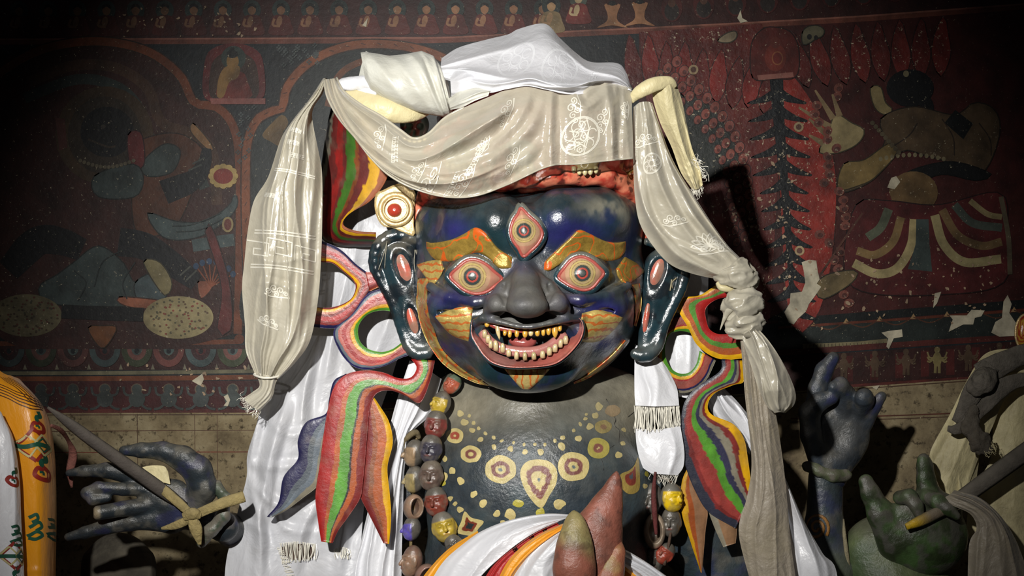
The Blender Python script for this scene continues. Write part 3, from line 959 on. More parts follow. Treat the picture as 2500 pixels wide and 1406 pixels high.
for k in range(13):
    y = 235 + 44 * k; cx = spx(y); w = 74 if k < 5 else 60
    p.smooth([(cx - w, y + 18), (cx - w * .5, y + 1), (cx - 8, y - 20), (cx, y - 36), (cx + 8, y - 20), (cx + w * .5, y + 1), (cx + w, y + 18), (cx + w * .4, y + 14), (cx, y + 6), (cx - w * .4, y + 14)], (12, 15, 18), n=44)
for row, (off, sz) in enumerate(((0, 11), (30, 10), (56, 8))):   # rows of little hands around the halo
    C0 = spline([(1652, 150), (1690, 200), (1735, 250), (1785, 315), (1815, 390), (1828, 470), (1840, 560)], 17)
    for k, (x, y) in enumerate(C0):
        x2, y2 = x - off * 0.75, y + off * 0.55
        p.disc(x2, y2, sz + 2, sz + 5, (40, 20, 18), n=12, rot=0.4); p.disc(x2, y2, sz, sz + 3, (100, 52, 44), n=12, rot=0.4)
        p.disc(x2 + 2, y2 + 3, sz * .5, sz * .55, (66, 32, 28), n=8)
for x, y in ((1693, 170), (1950, 310), (1952, 612)):
    p.disc(x, y, 12, 12, (128, 110, 82)); p.disc(x, y, 7, 7, (70, 46, 38))
for k in range(26):
    x, y = 2010 + rr.uniform(-28, 40) + k * 1.0, 215 + 21 * k
    p.disc(x, y, 13, 11, (84, 46, 38), n=10, rot=rr.uniform(-1, 1)); p.disc(x + 2, y + 2, 7, 6, (58, 30, 26), n=8)
p.done()

p = Paint('painted_dancer', 62.0); p.edge = 3.0
p.smooth([(1838, 190), (1834, 110), (1860, 72), (1890, 66), (1930, 78), (1950, 120), (1944, 186), (1890, 192)], (66, 22, 18), n=40)
p.disc(1893, 140, 26, 34, (80, 30, 22)); p.disc(1893, 104, 13, 14, (72, 30, 24)); p.disc(1898, 142, 14, 17, (98, 58, 36)); p.disc(1898, 142, 11, 14, (74, 24, 20))
p.poly([(1848, 184), (1936, 176), (1938, 188), (1852, 196)], (104, 66, 58))
p.smooth([(1752, 100), (1772, 82), (1796, 76), (1798, 92), (1780, 104)], (108, 96, 76), n=20)
p.smooth([(1958, 82), (1970, 66), (1995, 62), (2012, 72), (2008, 88), (1990, 96), (1976, 106), (1960, 108)], (74, 70, 54), n=24)
p.disc(1976, 90, 6, 7, (20, 20, 20)); p.disc(1992, 92, 5, 6, (20, 20, 20))
SK = (72, 58, 40)
p.smooth([(2000, 372), (2020, 330), (2040, 280), (2080, 300), (2110, 318), (2095, 350), (2050, 372)], (112, 100, 70), n=30)
for a, b in (((2034, 290), (1990, 220)), ((2026, 310), (1950, 262)), ((2020, 330), (1975, 290)), ((2010, 350), (1975, 330)), ((2050, 284), (2032, 230))):
    p.stroke([a, b], [16, 5], (100, 84, 60), n=4)
p.smooth([(2125, 215), (2150, 212), (2162, 250), (2180, 268), (2160, 280), (2135, 262)], (104, 92, 62), n=20)
p.disc(2222, 215, 58, 46, (10, 11, 13)); p.disc(2262, 265, 18, 30, (10, 11, 13)); p.disc(2212, 180, 7, 8, (90, 84, 62))
p.smooth([(2150, 290), (2230, 260), (2330, 280), (2380, 250), (2430, 270), (2440, 330), (2400, 420), (2330, 400), (2260, 380), (2200, 370), (2130, 440), (2060, 470), (2044, 452), (2110, 400), (2160, 350)], (62, 49, 34), n=60)
p.smooth([(2060, 400), (2110, 390), (2170, 350), (2190, 372), (2140, 430), (2100, 452), (2046, 462)], (92, 76, 44), n=30)
p.poly([(2306, 300), (2332, 268), (2376, 302), (2352, 340)], (10, 12, 13))
p.smooth([(2190, 440), (2240, 410), (2330, 395), (2420, 425), (2380, 440), (2300, 425), (2230, 450)], (9, 10, 11), n=30)
p.disc(2230, 470, 60, 52, (80, 62, 38)); p.stroke([(2165, 470), (2190, 520), (2240, 530), (2290, 500)], 10, (64, 22, 20))
p.smooth([(2090, 500), (2170, 490), (2290, 500), (2440, 470), (2460, 560), (2450, 690), (2280, 720), (2100, 710), (2060, 640)], (60, 20, 20), n=50)
for P_, w, c in (([(2232, 535), (2224, 600), (2190, 655), (2140, 668), (2084, 642)], 22, (126, 114, 80)), ([(2200, 530), (2180, 590), (2136, 622), (2092, 612)], 20, (92, 74, 46)),
                 ([(2170, 510), (2150, 555), (2118, 580)], 22, (66, 70, 56)), ([(2252, 535), (2252, 600), (2246, 660)], [30, 34, 60], (44, 52, 50)),
                 ([(2282, 525), (2304, 596), (2356, 640), (2444, 632)], 22, (118, 108, 76)), ([(2300, 512), (2338, 574), (2396, 600), (2446, 590)], 20, (84, 66, 42)),
                 ([(2330, 500), (2374, 544), (2446, 556)], 20, (52, 58, 52)), ([(2368, 490), (2410, 522), (2446, 530)], 14, (110, 98, 68))):
    p.stroke(P_, w, c, n=30)
for a, b in (((2176, 360), (2240, 300)), ((2300, 290), (2330, 380)), ((2390, 300), (2420, 380))):
    p.stroke([a, ((a[0] + b[0]) / 2 + 12, (a[1] + b[1]) / 2), b], 3, (34, 26, 20), n=10)
for k in range(12): p.disc(2150 + 14 * k, 388 - 10 * math.sin(k / 11 * PI), 5, 6, (96, 88, 66), n=8)
for k in range(9): p.disc(2130 + 8 * k, 300 + 9 * k, 6, 6, (70, 62, 46), n=8)
p.stroke([(2444, 480), (2462, 580), (2466, 670)], 12, (70, 62, 48))
p.stroke([(2106, 520), (2050, 600), (1990, 690)], 5, (66, 40, 32)); p.smooth([(1990, 700), (2020, 670), (2090, 660), (2080, 690), (2010, 730)], (84, 72, 48), n=20)
p.done()

# bare patches where the paint has flaked away: chalky plaster flakes, uneven
p = Paint('flaked_patch', 90.0)
CH = (172, 164, 142)
for pts in ([(1957, 640), (1975, 634), (1993, 636), (1996, 660), (2001, 682), (1994, 692), (2005, 700), (1990, 722), (1975, 742), (1968, 760), (1948, 778), (1938, 792), (1926, 788), (1915, 762), (1928, 740), (1930, 716), (1958, 712), (1966, 690), (1962, 660)],
            [(2316, 810), (2326, 780), (2318, 770), (2360, 770), (2372, 756), (2404, 758), (2396, 772), (2380, 776), (2376, 792), (2352, 792)],
            [(2450, 736), (2460, 720), (2470, 742), (2464, 764), (2486, 796), (2478, 820), (2440, 822), (2420, 812), (2430, 786), (2446, 776)],
            [(2152, 812), (2168, 808), (2202, 804), (2204, 822), (2182, 826), (2170, 852), (2164, 846), (2168, 826)],
            [(2176, 434), (2188, 430), (2198, 444), (2184, 462), (2166, 458)],
            [(2282, 716), (2298, 712), (2288, 740), (2278, 752)],
            [(468, 930), (494, 912), (498, 926), (490, 942)], [(546, 968), (556, 962), (562, 976), (556, 992), (546, 990), (554, 980)],
            [(884, 62), (898, 44), (894, 66)], [(2128, 944), (2148, 940), (2140, 952)], [(2030, 868), (2040, 862), (2046, 872), (2034, 876)],
            [(1800, 44), (1808, 24), (1812, 44), (1826, 52), (1808, 56)]):
    p.poly(pts, CH, gain=1.0)
for k in range(230):
    if k < 60: x, y = rr.uniform(290, 640), rr.uniform(12, 90) if k < 36 else rr.uniform(890, 990)
    elif k < 150: x, y = rr.gauss(1900, 60), rr.uniform(380, 760)
    else: x, y = rr.uniform(2000, 2420), rr.gauss(690, 50)
    s = rr.uniform(1.2, 3.6)
    p.poly(circ(x, y, s * rr.uniform(1, 2), s, 7, rr.uniform(0, 3), 0.5, k), (150, 128, 104), gain=1.0)
p.done()
# ---------------------------------------------------------------- the blue statue
statue = thing('statue', (1290, 1700, 150), 'large dark blue three-eyed guardian statue with open toothed mouth and gold brows', 'statue')

TEAL, INDIGO, DUST, DARK = hx(24, 46, 54), hx(36, 32, 96), hx(98, 96, 88), hx(16, 27, 35)

def z1(x, y):
    return (880 + x / 2.511, 420 + y / 2.511)

def head_sdf(X):
    d = sd_ell(X, (1292, 640, 50), (276, 178, 225))
    d = smin(d, sd_ell(X, (1290, 745, 45), (272, 212, 215)), 50)
    # forehead lobes and temples
    d = smin(d, sd_cap(X, (1130, 555, -75), (1215, 545, -120), 70, 74), 40)
    d = smin(d, sd_cap(X, (1370, 535, -120), (1462, 530, -80), 76, 74), 40)
    # broad corners of the brow under the crown
    d = smin(d, sd_ell(X, (1094, 560, 10), (78, 84, 100)), 30)
    d = smin(d, sd_ell(X, (1488, 552, 10), (80, 88, 100)), 30)
    d = smin(d, sd_ell(X, (1290, 530, 10), (240, 70, 120)), 30)
    # cheeks
    d = smin(d, sd_ell(X, (1118, 755, -95), (78, 55, 70)), 45)
    d = smin(d, sd_ell(X, (1462, 750, -95), (78, 55, 70)), 45)
    # folds running from the nose out under the eyes
    d = smin(d, sd_chain(X, [(1205, 730, -186, 12), (1160, 738, -180, 15), (1095, 726, -150, 14), (1052, 700, -108, 12)], 8), 9)
    d = smin(d, sd_chain(X, [(1372, 726, -186, 12), (1416, 733, -180, 15), (1480, 722, -150, 14), (1530, 698, -104, 12)], 8), 9)
    # chin
    d = smin(d, sd_ell(X, (1288, 905, -95), (120, 55, 55)), 40)
    # eye sockets as mounds
    d = smin(d, sd_ell(X, (1157, 674, -132), (72, 52, 56)), 12)
    d = smin(d, sd_ell(X, (1421, 667, -132), (68, 52, 56)), 12)
    d = smin(d, sd_ell(X, (1281, 566, -152), (48, 70, 46)), 12)
    # muzzle
    d = smin(d, sd_ell(X, (1288, 815, -130), (150, 80, 72)), 30)
    # nose: broad flat-sided wedge from the brows to a drooping tip, flared wings
    d = smin(d, sd_chain(X, [(1280, 650, -172, 18), (1283, 690, -206, 34), (1285, 726, -238, 44)], 14), 14)
    d = smin(d, sd_chain(X, [(1270, 672, -178, 20), (1238, 712, -196, 28), (1212, 742, -200, 30)], 10), 7)
    d = smin(d, sd_chain(X, [(1296, 672, -178, 20), (1332, 710, -196, 28), (1358, 740, -200, 30)], 10), 7)
    d = smin(d, sd_ell(X, (1287, 746, -258), (52, 31, 44)), 12)
    d = smin(d, sd_chain(X, [(1192, 756, -204, 13), (1214, 744, -226, 24), (1244, 752, -232, 17)], 8), 8)
    d = smin(d, sd_chain(X, [(1380, 752, -204, 14), (1360, 740, -226, 25), (1326, 750, -232, 17)], 8), 8)
    # upper lip, a fleshy edge drawn up over the teeth
    lip = sd_chain(X, [(1154, 790, -176, 9), (1176, 777, -194, 10), (1215, 785, -210, 10), (1262, 799, -222, 9), (1300, 800, -224, 9), (1345, 790, -214, 10), (1385, 777, -200, 10), (1420, 775, -178, 9)], 6)
    d = smin(d, lip, 14)
    # open mouth
    cav = sd_ell(X, (1287, 826, -212), (127, 60, 110))
    cav = smax(cav, -(X[1] - (790 + 14 * np.exp(-((X[0] - 1285) / 60) ** 2))), 12)
    d = smax(d, -cav, 8)
    # nostrils and the crease beside each wing
    for x, s in ((1226, -1), (1346, 1)):
        d = smax(d, -sd_ell(X, (x, 768, -226), (24, 10, 22)), 6)
        d = smax(d, -sd_chain(X, [(1285 + 54 * s, 694, -216, 4), (1285 + 60 * s, 716, -236, 6), (1285 + 50 * s, 742, -252, 4)], 3), 6)
    # groove under each cheek fold
    d = smax(d, -sd_chain(X, [(1172, 760, -190, 7), (1120, 768, -174, 9), (1075, 762, -140, 7)], 5), 9)
    d = smax(d, -sd_chain(X, [(1402, 756, -190, 7), (1456, 764, -174, 9), (1502, 756, -138, 7)], 5), 9)
    # scooped temples above the brows, hairline ridge
    d = smax(d, -sd_ell(X, (1035, 520, -110), (40, 60, 40)), 20)
    n = 1.0
    return d

hv, hq, hf = sculpt(head_sdf, (1002, 440, -310), (1586, 975, 290), 4.0)
face = front_of(hf)
faces_ = smooth_front(face, 6)
P3 = hv
n1 = fbm(P3, 70, 1); n2 = fbm(P3, 42, 5); n3 = fbm(P3 * np.array([1, 0.6, 1]), 26, 9)
hc = mixc(TEAL, DARK, sst(0.35, 0.65, n1) * 0.7)
hc = mixc(hc, INDIGO, sst(0.52, 0.64, n2) * 0.28)
hc = mixc(hc, hx(54, 72, 78), sst(0.52, 0.68, n3) * 0.22)
def blob(x, y, rx, ry): return np.exp(-(((P3[:, 0] - x) / rx) ** 2 + ((P3[:, 1] - y) / ry) ** 2))
hc = mixc(hc, INDIGO, np.clip(blob(1090, 725, 55, 26) + blob(1190, 712, 50, 22) + blob(1390, 735, 50, 18) + blob(1480, 760, 60, 22) + blob(1105, 850, 60, 24) + blob(1460, 830, 50, 30) + blob(1390, 570, 90, 40) + blob(1110, 560, 40, 30) + blob(1250, 655, 50, 16), 0, 1) * (0.4 + 0.8 * n3))
hc = mixc(hc, hx(20, 52, 56), np.clip(blob(1180, 880, 90, 50) + blob(1420, 880, 80, 50) + blob(1200, 590, 80, 50), 0, 1) * 0.55)
# rubbed and dusted patches
nose = np.clip(blob(1284, 715, 76, 60) * 1.6 + blob(1218, 752, 40, 28) + blob(1350, 752, 40, 28), 0, 1)
hc = mixc(hc, hx(82, 80, 76), nose * (0.6 + 0.5 * n3))
hc = mixc(hc, hx(112, 110, 98), np.clip(blob(1490, 505, 70, 24) * 1.3, 0, 1) * sst(0.3, 0.6, n3))
hc = mixc(hc, hx(86, 88, 84), np.clip(blob(1062, 650, 26, 60) + blob(1110, 700, 60, 22) * .6 + blob(1500, 690, 60, 24) * .7, 0, 1) * 0.7 * sst(0.25, 0.6, n3))
hc = mixc(hc, DUST, np.clip(blob(1287, 792, 120, 14), 0, 1) * 0.55)
inner = (head_sdf([P3[:, 0], P3[:, 1], P3[:, 2] - 8]) > 9) & (P3[:, 1] > 786) & (P3[:, 1] < 892) & (np.abs(P3[:, 0] - 1287) < 128)
hc = mixc(hc, hx(52, 14, 14), (inner & (P3[:, 2] > -190)) * 0.95)
matt = np.clip(nose * 1.2 + blob(1287, 784, 100, 8) * .4 + blob(1490, 505, 70, 24) * .8, 0, 1)
head = add_mesh('head', W(hv), hq, M['lacquer'], statue, np.concatenate([hc, (1 - 0.85 * matt)[:, None]], 1))

def hpart(name, vf, mat, cols=None, parent=None):
    v, f = vf[0], vf[1]
    c = cols if cols is not None else (vf[2] if len(vf) > 2 else None)
    return add_mesh(name, W(v), f, mat, parent or head, c)

def hug(edges, nu, nv, lift, fn, edge=3.0, power=6, ends=(0.04, 0.04)):
    """raised ornament following the face: edges = curves in x,y; doming to `lift` mm"""
    E = [np.concatenate([np.asarray(e, float), np.zeros((len(e), 1))], 1) for e in edges]
    Q = loft(E, nu, nv)
    U, V = uvgrid(nu, nv)
    pr = 1 - np.abs(2 * V - 1) ** power
    pe = np.minimum(sst(0, ends[0], U) if ends[0] else 1, sst(0, ends[1], 1 - U) if ends[1] else 1)
    Q[..., 2] = fn(Q[..., 0], Q[..., 1]) + edge - (lift + edge) * pr ** 0.5 * pe
    return Q

M['eyepaint'] = painted('eye_paint', rough=0.3, dust=0.06, bump=0.1, scale=90, spec=0.45, var=0.15, coat=0.08)
# --- eyes: lid rim (almond), bulging eyeball painted in rings
def eye(cx, cy, outline, pupil, r_iris, pushm):
    m0 = float(faces_(cx, cy))
    k = max(np.linalg.norm(np.asarray(outline) - np.array([cx, cy]), axis=1))
    def rim_m(x, y):
        return m0 + pushm + 26 * (((x - cx) / 60) ** 2 + ((y - cy) / 60) ** 2) * 0.55
    def mf(x, y, r): return rim_m(x, y) - 17 * np.maximum(1 - r ** 2, 0) ** 0.8
    sc = r_iris / 23.0
    def cf(x, y, r):
        d = np.hypot(x - pupil[0], y - pupil[1]) / sc
        st = [(0, hx(62, 66, 64)), (8, hx(30, 34, 36)), (10, hx(160, 66, 56)), (14.5, hx(56, 62, 62)), (21, hx(150, 134, 92)), (23.5, hx(176, 152, 112)), (27, hx(140, 118, 76)), (28.5, hx(186, 164, 106)), (33, hx(130, 104, 76)), (34.2, hx(182, 146, 116)), (44, hx(178, 124, 104))]
        c = stripes(d, st)
        return mixc(c, hx(166, 80, 72), sst(0.88, 0.95, r))
    v, f, c = polar_vf((cx, cy), outline, 44, 72, mf, cf)
    hpart('eyeball', (v, f, c), M['eyepaint'])
    O = spline(outline, 64, closed=True)[:, :2]
    O3 = np.concatenate([O, (rim_m(O[:, 0], O[:, 1]) - 1)[:, None]], 1)
    O3 = np.concatenate([O3, O3[:1]])
    v, f = tube_vf(O3, 4.2, 8, 1.0, cap=False)
    hpart('eyelid', (v, f, np.tile(hx(158, 76, 68), (len(v), 1))), M['eyepaint'])
    C2 = (O - np.array([cx, cy])) * 1.12 + np.array([cx, cy])
    O4 = np.concatenate([C2, (rim_m(O[:, 0], O[:, 1]) + 9)[:, None]], 1)
    O4 = np.concatenate([O4, O4[:1]])
    v, f = tube_vf(O4, 9.0, 12, 1.0, cap=False)
    sc_ = mixc(np.tile(TEAL * 1.2, (len(v), 1)), hx(104, 104, 94), sst(cy - 4, cy - 34, v[:, 1]) * 0.75)
    hpart('eye_socket_rim', (v, f, sc_), M['lacquer'])

eye(1158, 675, [(1099, 674), (1116, 655), (1138, 637), (1160, 634), (1186, 645), (1208, 664), (1226, 681), (1210, 696), (1188, 712), (1160, 717), (1134, 708), (1114, 692)], (1153, 675), 23, -2)
eye(1420, 668, [(1364, 676), (1378, 654), (1396, 634), (1420, 627), (1444, 636), (1462, 652), (1474, 667), (1462, 684), (1446, 702), (1424, 708), (1398, 700), (1380, 690)], (1422, 667), 22, -2)
eye(1282, 567, [(1272, 508), (1290, 526), (1312, 546), (1324, 570), (1314, 594), (1296, 612), (1278, 626), (1266, 606), (1252, 586), (1247, 562), (1254, 538), (1265, 522)], (1279, 563), 20, -4)

# --- gold brows and flames
def ornament(name, A, B, mat, lift=9, nu=40, nv=16, label=None, ends=(0.05, 0.05)):
    Q = hug([[z1(*p) for p in A], [z1(*p) for p in B]], nu, nv, lift, faces_, ends=ends)
    o = sheet(name, Q, M[mat], head)
    if label: o['label'] = label
    return o
ornament('eyebrow', [(395, 420), (440, 432), (560, 410), (640, 372), (705, 336), (765, 368), (830, 450), (880, 490), (938, 520)],
         [(402, 470), (440, 525), (490, 548), (560, 546), (640, 520), (715, 496), (790, 535), (850, 592), (930, 590)], 'goldcurl', 10)
ornament('eyebrow', [(1122, 560), (1150, 525), (1230, 450), (1290, 395), (1340, 350), (1400, 372), (1500, 420), (1580, 430), (1635, 418)],
         [(1118, 600), (1165, 606), (1260, 542), (1310, 508), (1360, 490), (1430, 518), (1520, 546), (1590, 530), (1630, 480)], 'goldcurl', 10)
ornament('temple_flame', [(340, 568), (385, 552), (430, 540), (500, 534)], [(344, 574), (390, 635), (438, 688), (486, 650), (514, 590)], 'goldwave', 12, label='bright gold flame ornament at the temple', ends=(0.05, 0.1))
ornament('temple_flame', [(1745, 606), (1700, 560), (1660, 536), (1618, 514)], [(1742, 612), (1690, 660), (1630, 688), (1580, 650), (1562, 590)], 'goldcurl', 12, ends=(0.05, 0.1))
ornament('cheek_flame', [(455, 884), (540, 846), (610, 824), (692, 830)], [(460, 892), (530, 980), (590, 1020), (664, 1046)], 'goldwave', 9, ends=(0.03, 0.03))
ornament('cheek_flame', [(1612, 892), (1530, 858), (1440, 842), (1352, 866)], [(1606, 900), (1560, 965), (1480, 1032), (1400, 1050), (1348, 1040)], 'goldwave', 9, ends=(0.03, 0.03))
ornament('chin_flame', [(872, 1204), (930, 1270), (975, 1318), (1014, 1346)], [(1172, 1204), (1110, 1272), (1055, 1320), (1018, 1346)], 'goldwave_upright', 9, ends=(0.03, 0.03))
# gold band edging the jaw
def edge_m(x, y): return np.minimum(faces_(x, y), 40.0)
for A, B in (([(352, 650), (342, 760), (345, 850), (375, 960), (420, 1060), (500, 1170), (600, 1242), (700, 1290), (780, 1312)],
              [(420, 652), (410, 740), (415, 850), (450, 960), (492, 1070), (560, 1150), (640, 1218), (720, 1268), (790, 1308)]),
             ([(1712, 680), (1724, 760), (1718, 850), (1692, 946)], [(1662, 690), (1680, 770), (1684, 860), (1674, 940)]),
             ([(1640, 1040), (1570, 1130), (1480, 1210), (1390, 1270), (1310, 1300)], [(1620, 1030), (1550, 1110), (1460, 1188), (1380, 1246), (1306, 1288)])):
    Q = loft([[z1(*p) + (0,) for p in A], [z1(*p) + (0,) for p in B]], 60, 8)
    U, V = uvgrid(60, 8)
    Q[..., 2] = np.minimum(edge_m(Q[..., 0], Q[..., 1]), 10 + 0 * U) - 10 * (1 - (2 * V - 1) ** 4) - 2
    v, f = slab(Q, 16)
    add_mesh('jaw_band', W(v), f, M['goldband'], head)

# --- mouth: lower lip, gums, tongue, every tooth
zm = lambda x, y: (1120 + x / 7.353, 740 + y / 7.353)
LO = [(238, 300), (225, 480), (240, 610), (330, 770), (430, 920), (560, 1050), (720, 1120), (900, 1155), (1150, 1160), (1400, 1150), (1640, 1120), (1800, 1060), (1960, 940), (2100, 790), (2200, 640), (2245, 470), (2220, 330), (2140, 240)]
LI = [(290, 330), (330, 520), (430, 640), (510, 740), (570, 830), (680, 900), (800, 950), (960, 1000), (1150, 1020), (1350, 1010), (1500, 970), (1640, 910), (1760, 830), (1880, 750), (1990, 650), (2080, 540), (2130, 420), (2110, 290)]
LM = [((a[0] + b[0]) / 2, (a[1] + b[1]) / 2) for a, b in zip(LO, LI)]
Q = loft([[zm(*p) + (0,) for p in c] for c in (LO, LM, LI)], 80, 14)
U, V = uvgrid(80, 14)
rimm = -184 - 30 * np.sin(PI * np.clip(U, 0, 1)) ** 0.8
Q[..., 2] = rimm + 42 * V ** 1.3 - 9 * np.exp(-((V - 0.08) / 0.1) ** 2)
lipc = mixc(hx(160, 92, 86), hx(176, 92, 78), fbm(Q, 30, 3)); lipc = mixc(lipc, hx(140, 112, 106), sst(0.45, 0.7, fbm(Q, 50, 8)) * 0.6)
sheet('lower_lip', Q, M['gloss'], head, lipc)
LOQ = np.array([zm(*p) + (0,) for p in LO]); s_ = spline(LOQ, 60); s_[:, 2] = -180 - 30 * np.sin(PI * np.linspace(0, 1, 60)) ** 0.8
v, f = tube_vf(s_, 4.0, 8); hpart('lip_edge', (v, f, np.tile(TEAL * 1.2, (len(v), 1))), M['lacquer'])
# skin-coloured back of the mouth floor
G = spline([zm(*p) + (0,) for p in [(420, 520), (560, 690), (740, 800), (900, 850), (1150, 880), (1400, 860), (1600, 790), (1760, 680), (1930, 600)]], 40)
G[:, 2] = -164 - 18 * np.sin(PI * np.linspace(0, 1, 40)) ** 0.8
v, f = tube_vf(G, 13, 10, 0.8); hpart('lower_gum', (v, f, np.tile(hx(168, 110, 102), (len(v), 1))), M['gloss'])
G = spline([zm(*p) + (0,) for p in [(560, 370), (760, 450), (1000, 485), (1250, 480), (1500, 450), (1760, 430)]], 30)
G[:, 2] = -186 - 10 * np.sin(PI * np.linspace(0, 1, 30))
v, f = tube_vf(G, 7, 10, 0.8); hpart('upper_gum', (v, f, np.tile(hx(150, 66, 58), (len(v), 1))), M['gloss'])
v, f, c = polar_vf(zm(1160, 715), [zm(*p) for p in [(900, 660), (1000, 625), (1150, 615), (1300, 620), (1390, 660), (1380, 740), (1280, 810), (1150, 822), (1000, 790), (920, 720)]], 10, 30, lambda x, y, r: -160 - 16 * np.sqrt(np.maximum(1 - r ** 2, 0)), lambda x, y, r: np.tile(hx(150, 74, 70), (len(x), 1)))
hpart('tongue', (v, f, c), M['gloss'])
rt = random.Random(5)
def tooth(x, y, w, h, m, up, col, lean=0.0, fang=False):
    """x,y: root centre; grows up (-y) or down by h"""
    s = -1 if up else 1
    pts = [(x, y - s * 3, m), (x + lean * 0.4, y + s * h * 0.45, m - 2.5), (x + lean, y + s * h * 0.85, m - 2), (x + lean, y + s * h, m)]
    rd = [w * 0.5, w * 0.52, w * (0.24 if fang else 0.42), w * (0.06 if fang else 0.22)]
    v, f = tube_vf(pts, rd, 8, 0.8, n=7)
    c = mixc(np.tile(np.asarray(col), (len(v), 1)), hx(120, 48, 36), sst(h * 0.55, 0, np.abs(v[:, 1] - (y - s * 3))) * 0.45)
    add_mesh('tooth', W(v), f, M['gloss'], head, c)
LT = [(470, 600), (530, 690), (575, 780), (670, 830), (790, 860), (900, 930), (1035, 985), (1190, 1000), (1350, 985), (1505, 960), (1625, 910), (1725, 850), (1825, 770), (1915, 710)]
for k, (x, y) in enumerate(LT):
    t = k / 13
    px, py = zm(x, y)
    tooth(px, py, rt.uniform(10.5, 13), rt.uniform(13, 17) + (5 if k in (3, 4) else 0), -176 - 20 * math.sin(PI * t) ** 0.8, True, hx(196, 182, 138) if k not in (7, 8) else hx(180, 168, 122), rt.uniform(-1, 1) + 3 * (t - 0.5))
for k, (x, y, h, w) in enumerate([(510, 350, 70, 95), (690, 400, 260, 80), (830, 500, 80, 70), (920, 500, 115, 75), (1045, 500, 105, 85), (1190, 500, 110, 95), (1300, 495, 90, 90), (1410, 485, 105, 90), (1520, 465, 120, 75), (1615, 440, 130, 85), (1725, 440, 190, 110), (1815, 420, 80, 75)]):
    px, py = zm(x, y)
    tooth(px, py, w / 7.353, h / 7.353, -190 - 8 * math.sin(PI * k / 11), False, hx(204, 158, 62) if k not in (1, 6) else hx(210, 192, 140), rt.uniform(-1, 1) + (6 if k == 1 else 0), fang=k in (1, 10))

# --- ears
def ear_part(side):
    if side == 'l':
        rim = [(1030, 600, 30, 11), (1000, 580, 18, 13), (960, 573, 12, 14), (924, 598, 14, 14), (914, 645, 20, 14), (934, 690, 24, 13), (962, 745, 24, 13), (984, 810, 22, 13), (1002, 852, 18, 14), (1032, 866, 14, 15), (1054, 850, 20, 13)]
        plate = [(972, 630, 26, 48), (985, 700, 28, 38), (1005, 770, 28, 38), (1025, 840, 26, 30)]
        con = [((985, 652, -6), (25, 48, 22), 0.3), ((1007, 782, -4), (17, 42, 20), 0.25)]
        lo, hi = (890, 545, -20), (1080, 895, 110)
    else:
        rim = [(1580, 590, 30, 10), (1612, 596, 22, 12), (1648, 615, 20, 13), (1672, 652, 24, 13), (1664, 700, 28, 13), (1640, 750, 28, 13), (1618, 800, 26, 13), (1604, 845, 22, 14), (1578, 868, 16, 16), (1552, 864, 18, 14)]
        plate = [(1615, 650, 30, 42), (1602, 720, 30, 36), (1588, 790, 30, 28), (1578, 850, 28, 22)]
        con = [((1604, 664, -2), (22, 46, 22), -0.3), ((1580, 775, 2), (12, 40, 16), -0.1)]
        lo, hi = (1536, 560, -20), (1705, 895, 110)
    def fn(X):
        d = sd_chain(X, [tuple(r_) for r_ in spline(rim, 26)], 6, (1, 1, 1.15))
        Y = [X[0], X[1], (X[2] - 32) * 1.5 + 32]
        d = smin(d, sd_chain(Y, plate, 12), 10)
        for c, r, a in con:
            ca, sa = math.cos(a), math.sin(a)
            Z = [(X[0] - c[0]) * ca - (X[1] - c[1]) * sa, (X[0] - c[0]) * sa + (X[1] - c[1]) * ca, X[2] - c[2]]
            d = smax(d, -sd_ell(Z, (0, 0, 0), r), 6)
        return d
    v, q, fl_ = sculpt(fn, lo, hi, 2.8)
    n = fbm(v, 30, 4)
    c = mixc(TEAL * 1.1, DARK, sst(0.4, 0.6, n))
    c = mixc(c, hx(110, 106, 94), sst(120, 40, np.abs(v[:, 1] - 590) * 3) * 0.5 * sst(0.35, 0.6, fbm(v, 24, 12)))
    c = mixc(c, hx(92, 98, 96), np.exp(-((v[:, 1] - 850) / 18) ** 2) * 0.5)
    o = add_mesh('ear', W(v), q, M['lacquer'], statue, c)
    g = smooth_front(front_of(fl_), 4)
    patches = [((987, 656), 15, 38, -0.34), ((1007, 784), 11, 38, -0.30)] if side == 'l' else [((1604, 664), 15, 40, 0.35), ((1578, 775), 7, 38, 0.15)]
    for (cx, cy), rx, ry, a in patches:
        v, f, c = polar_vf((cx, cy), circ(cx, cy, rx, ry, 18, a, 0.06, 3), 8, 28, lambda x, y, r: float(g(cx, cy)) - 5 - 6 * np.maximum(1 - r ** 2, 0),
                           lambda x, y, r: mixc(hx(190, 92, 76), hx(150, 112, 96), sst(0.35, 0.65, fbm(np.stack([x, y, 0 * x], 1), 24, 2))))
        add_mesh('inner_ear', W(v), f, M['gloss'], o, c)
    return o, g
earL, gl = ear_part('l')
earR, gr = ear_part('r')
for pts in ([(945, 588), (941, 625), (939, 655)], [(945, 590), (934, 630), (924, 658)], [(1013, 610), (1011, 640), (1014, 668)], [(1015, 610), (1018, 640), (1014, 668)]):
    P = [(x, y, float(gl(x, y)) - 2.5) for x, y in pts]
    tube('ear_string', P, 1.1, M['bone'], earL, 5, n=8, cols=hx(150, 146, 130))
for pts in ([(1652, 678), (1640, 690), (1642, 704)], [(1640, 682), (1636, 710)]):
    P = [(x, y, float(gr(x, y)) - 2.5) for x, y in pts]
    tube('ear_string', P, 1.6, M['bone'], earR, 5, n=8, cols=hx(160, 150, 120))

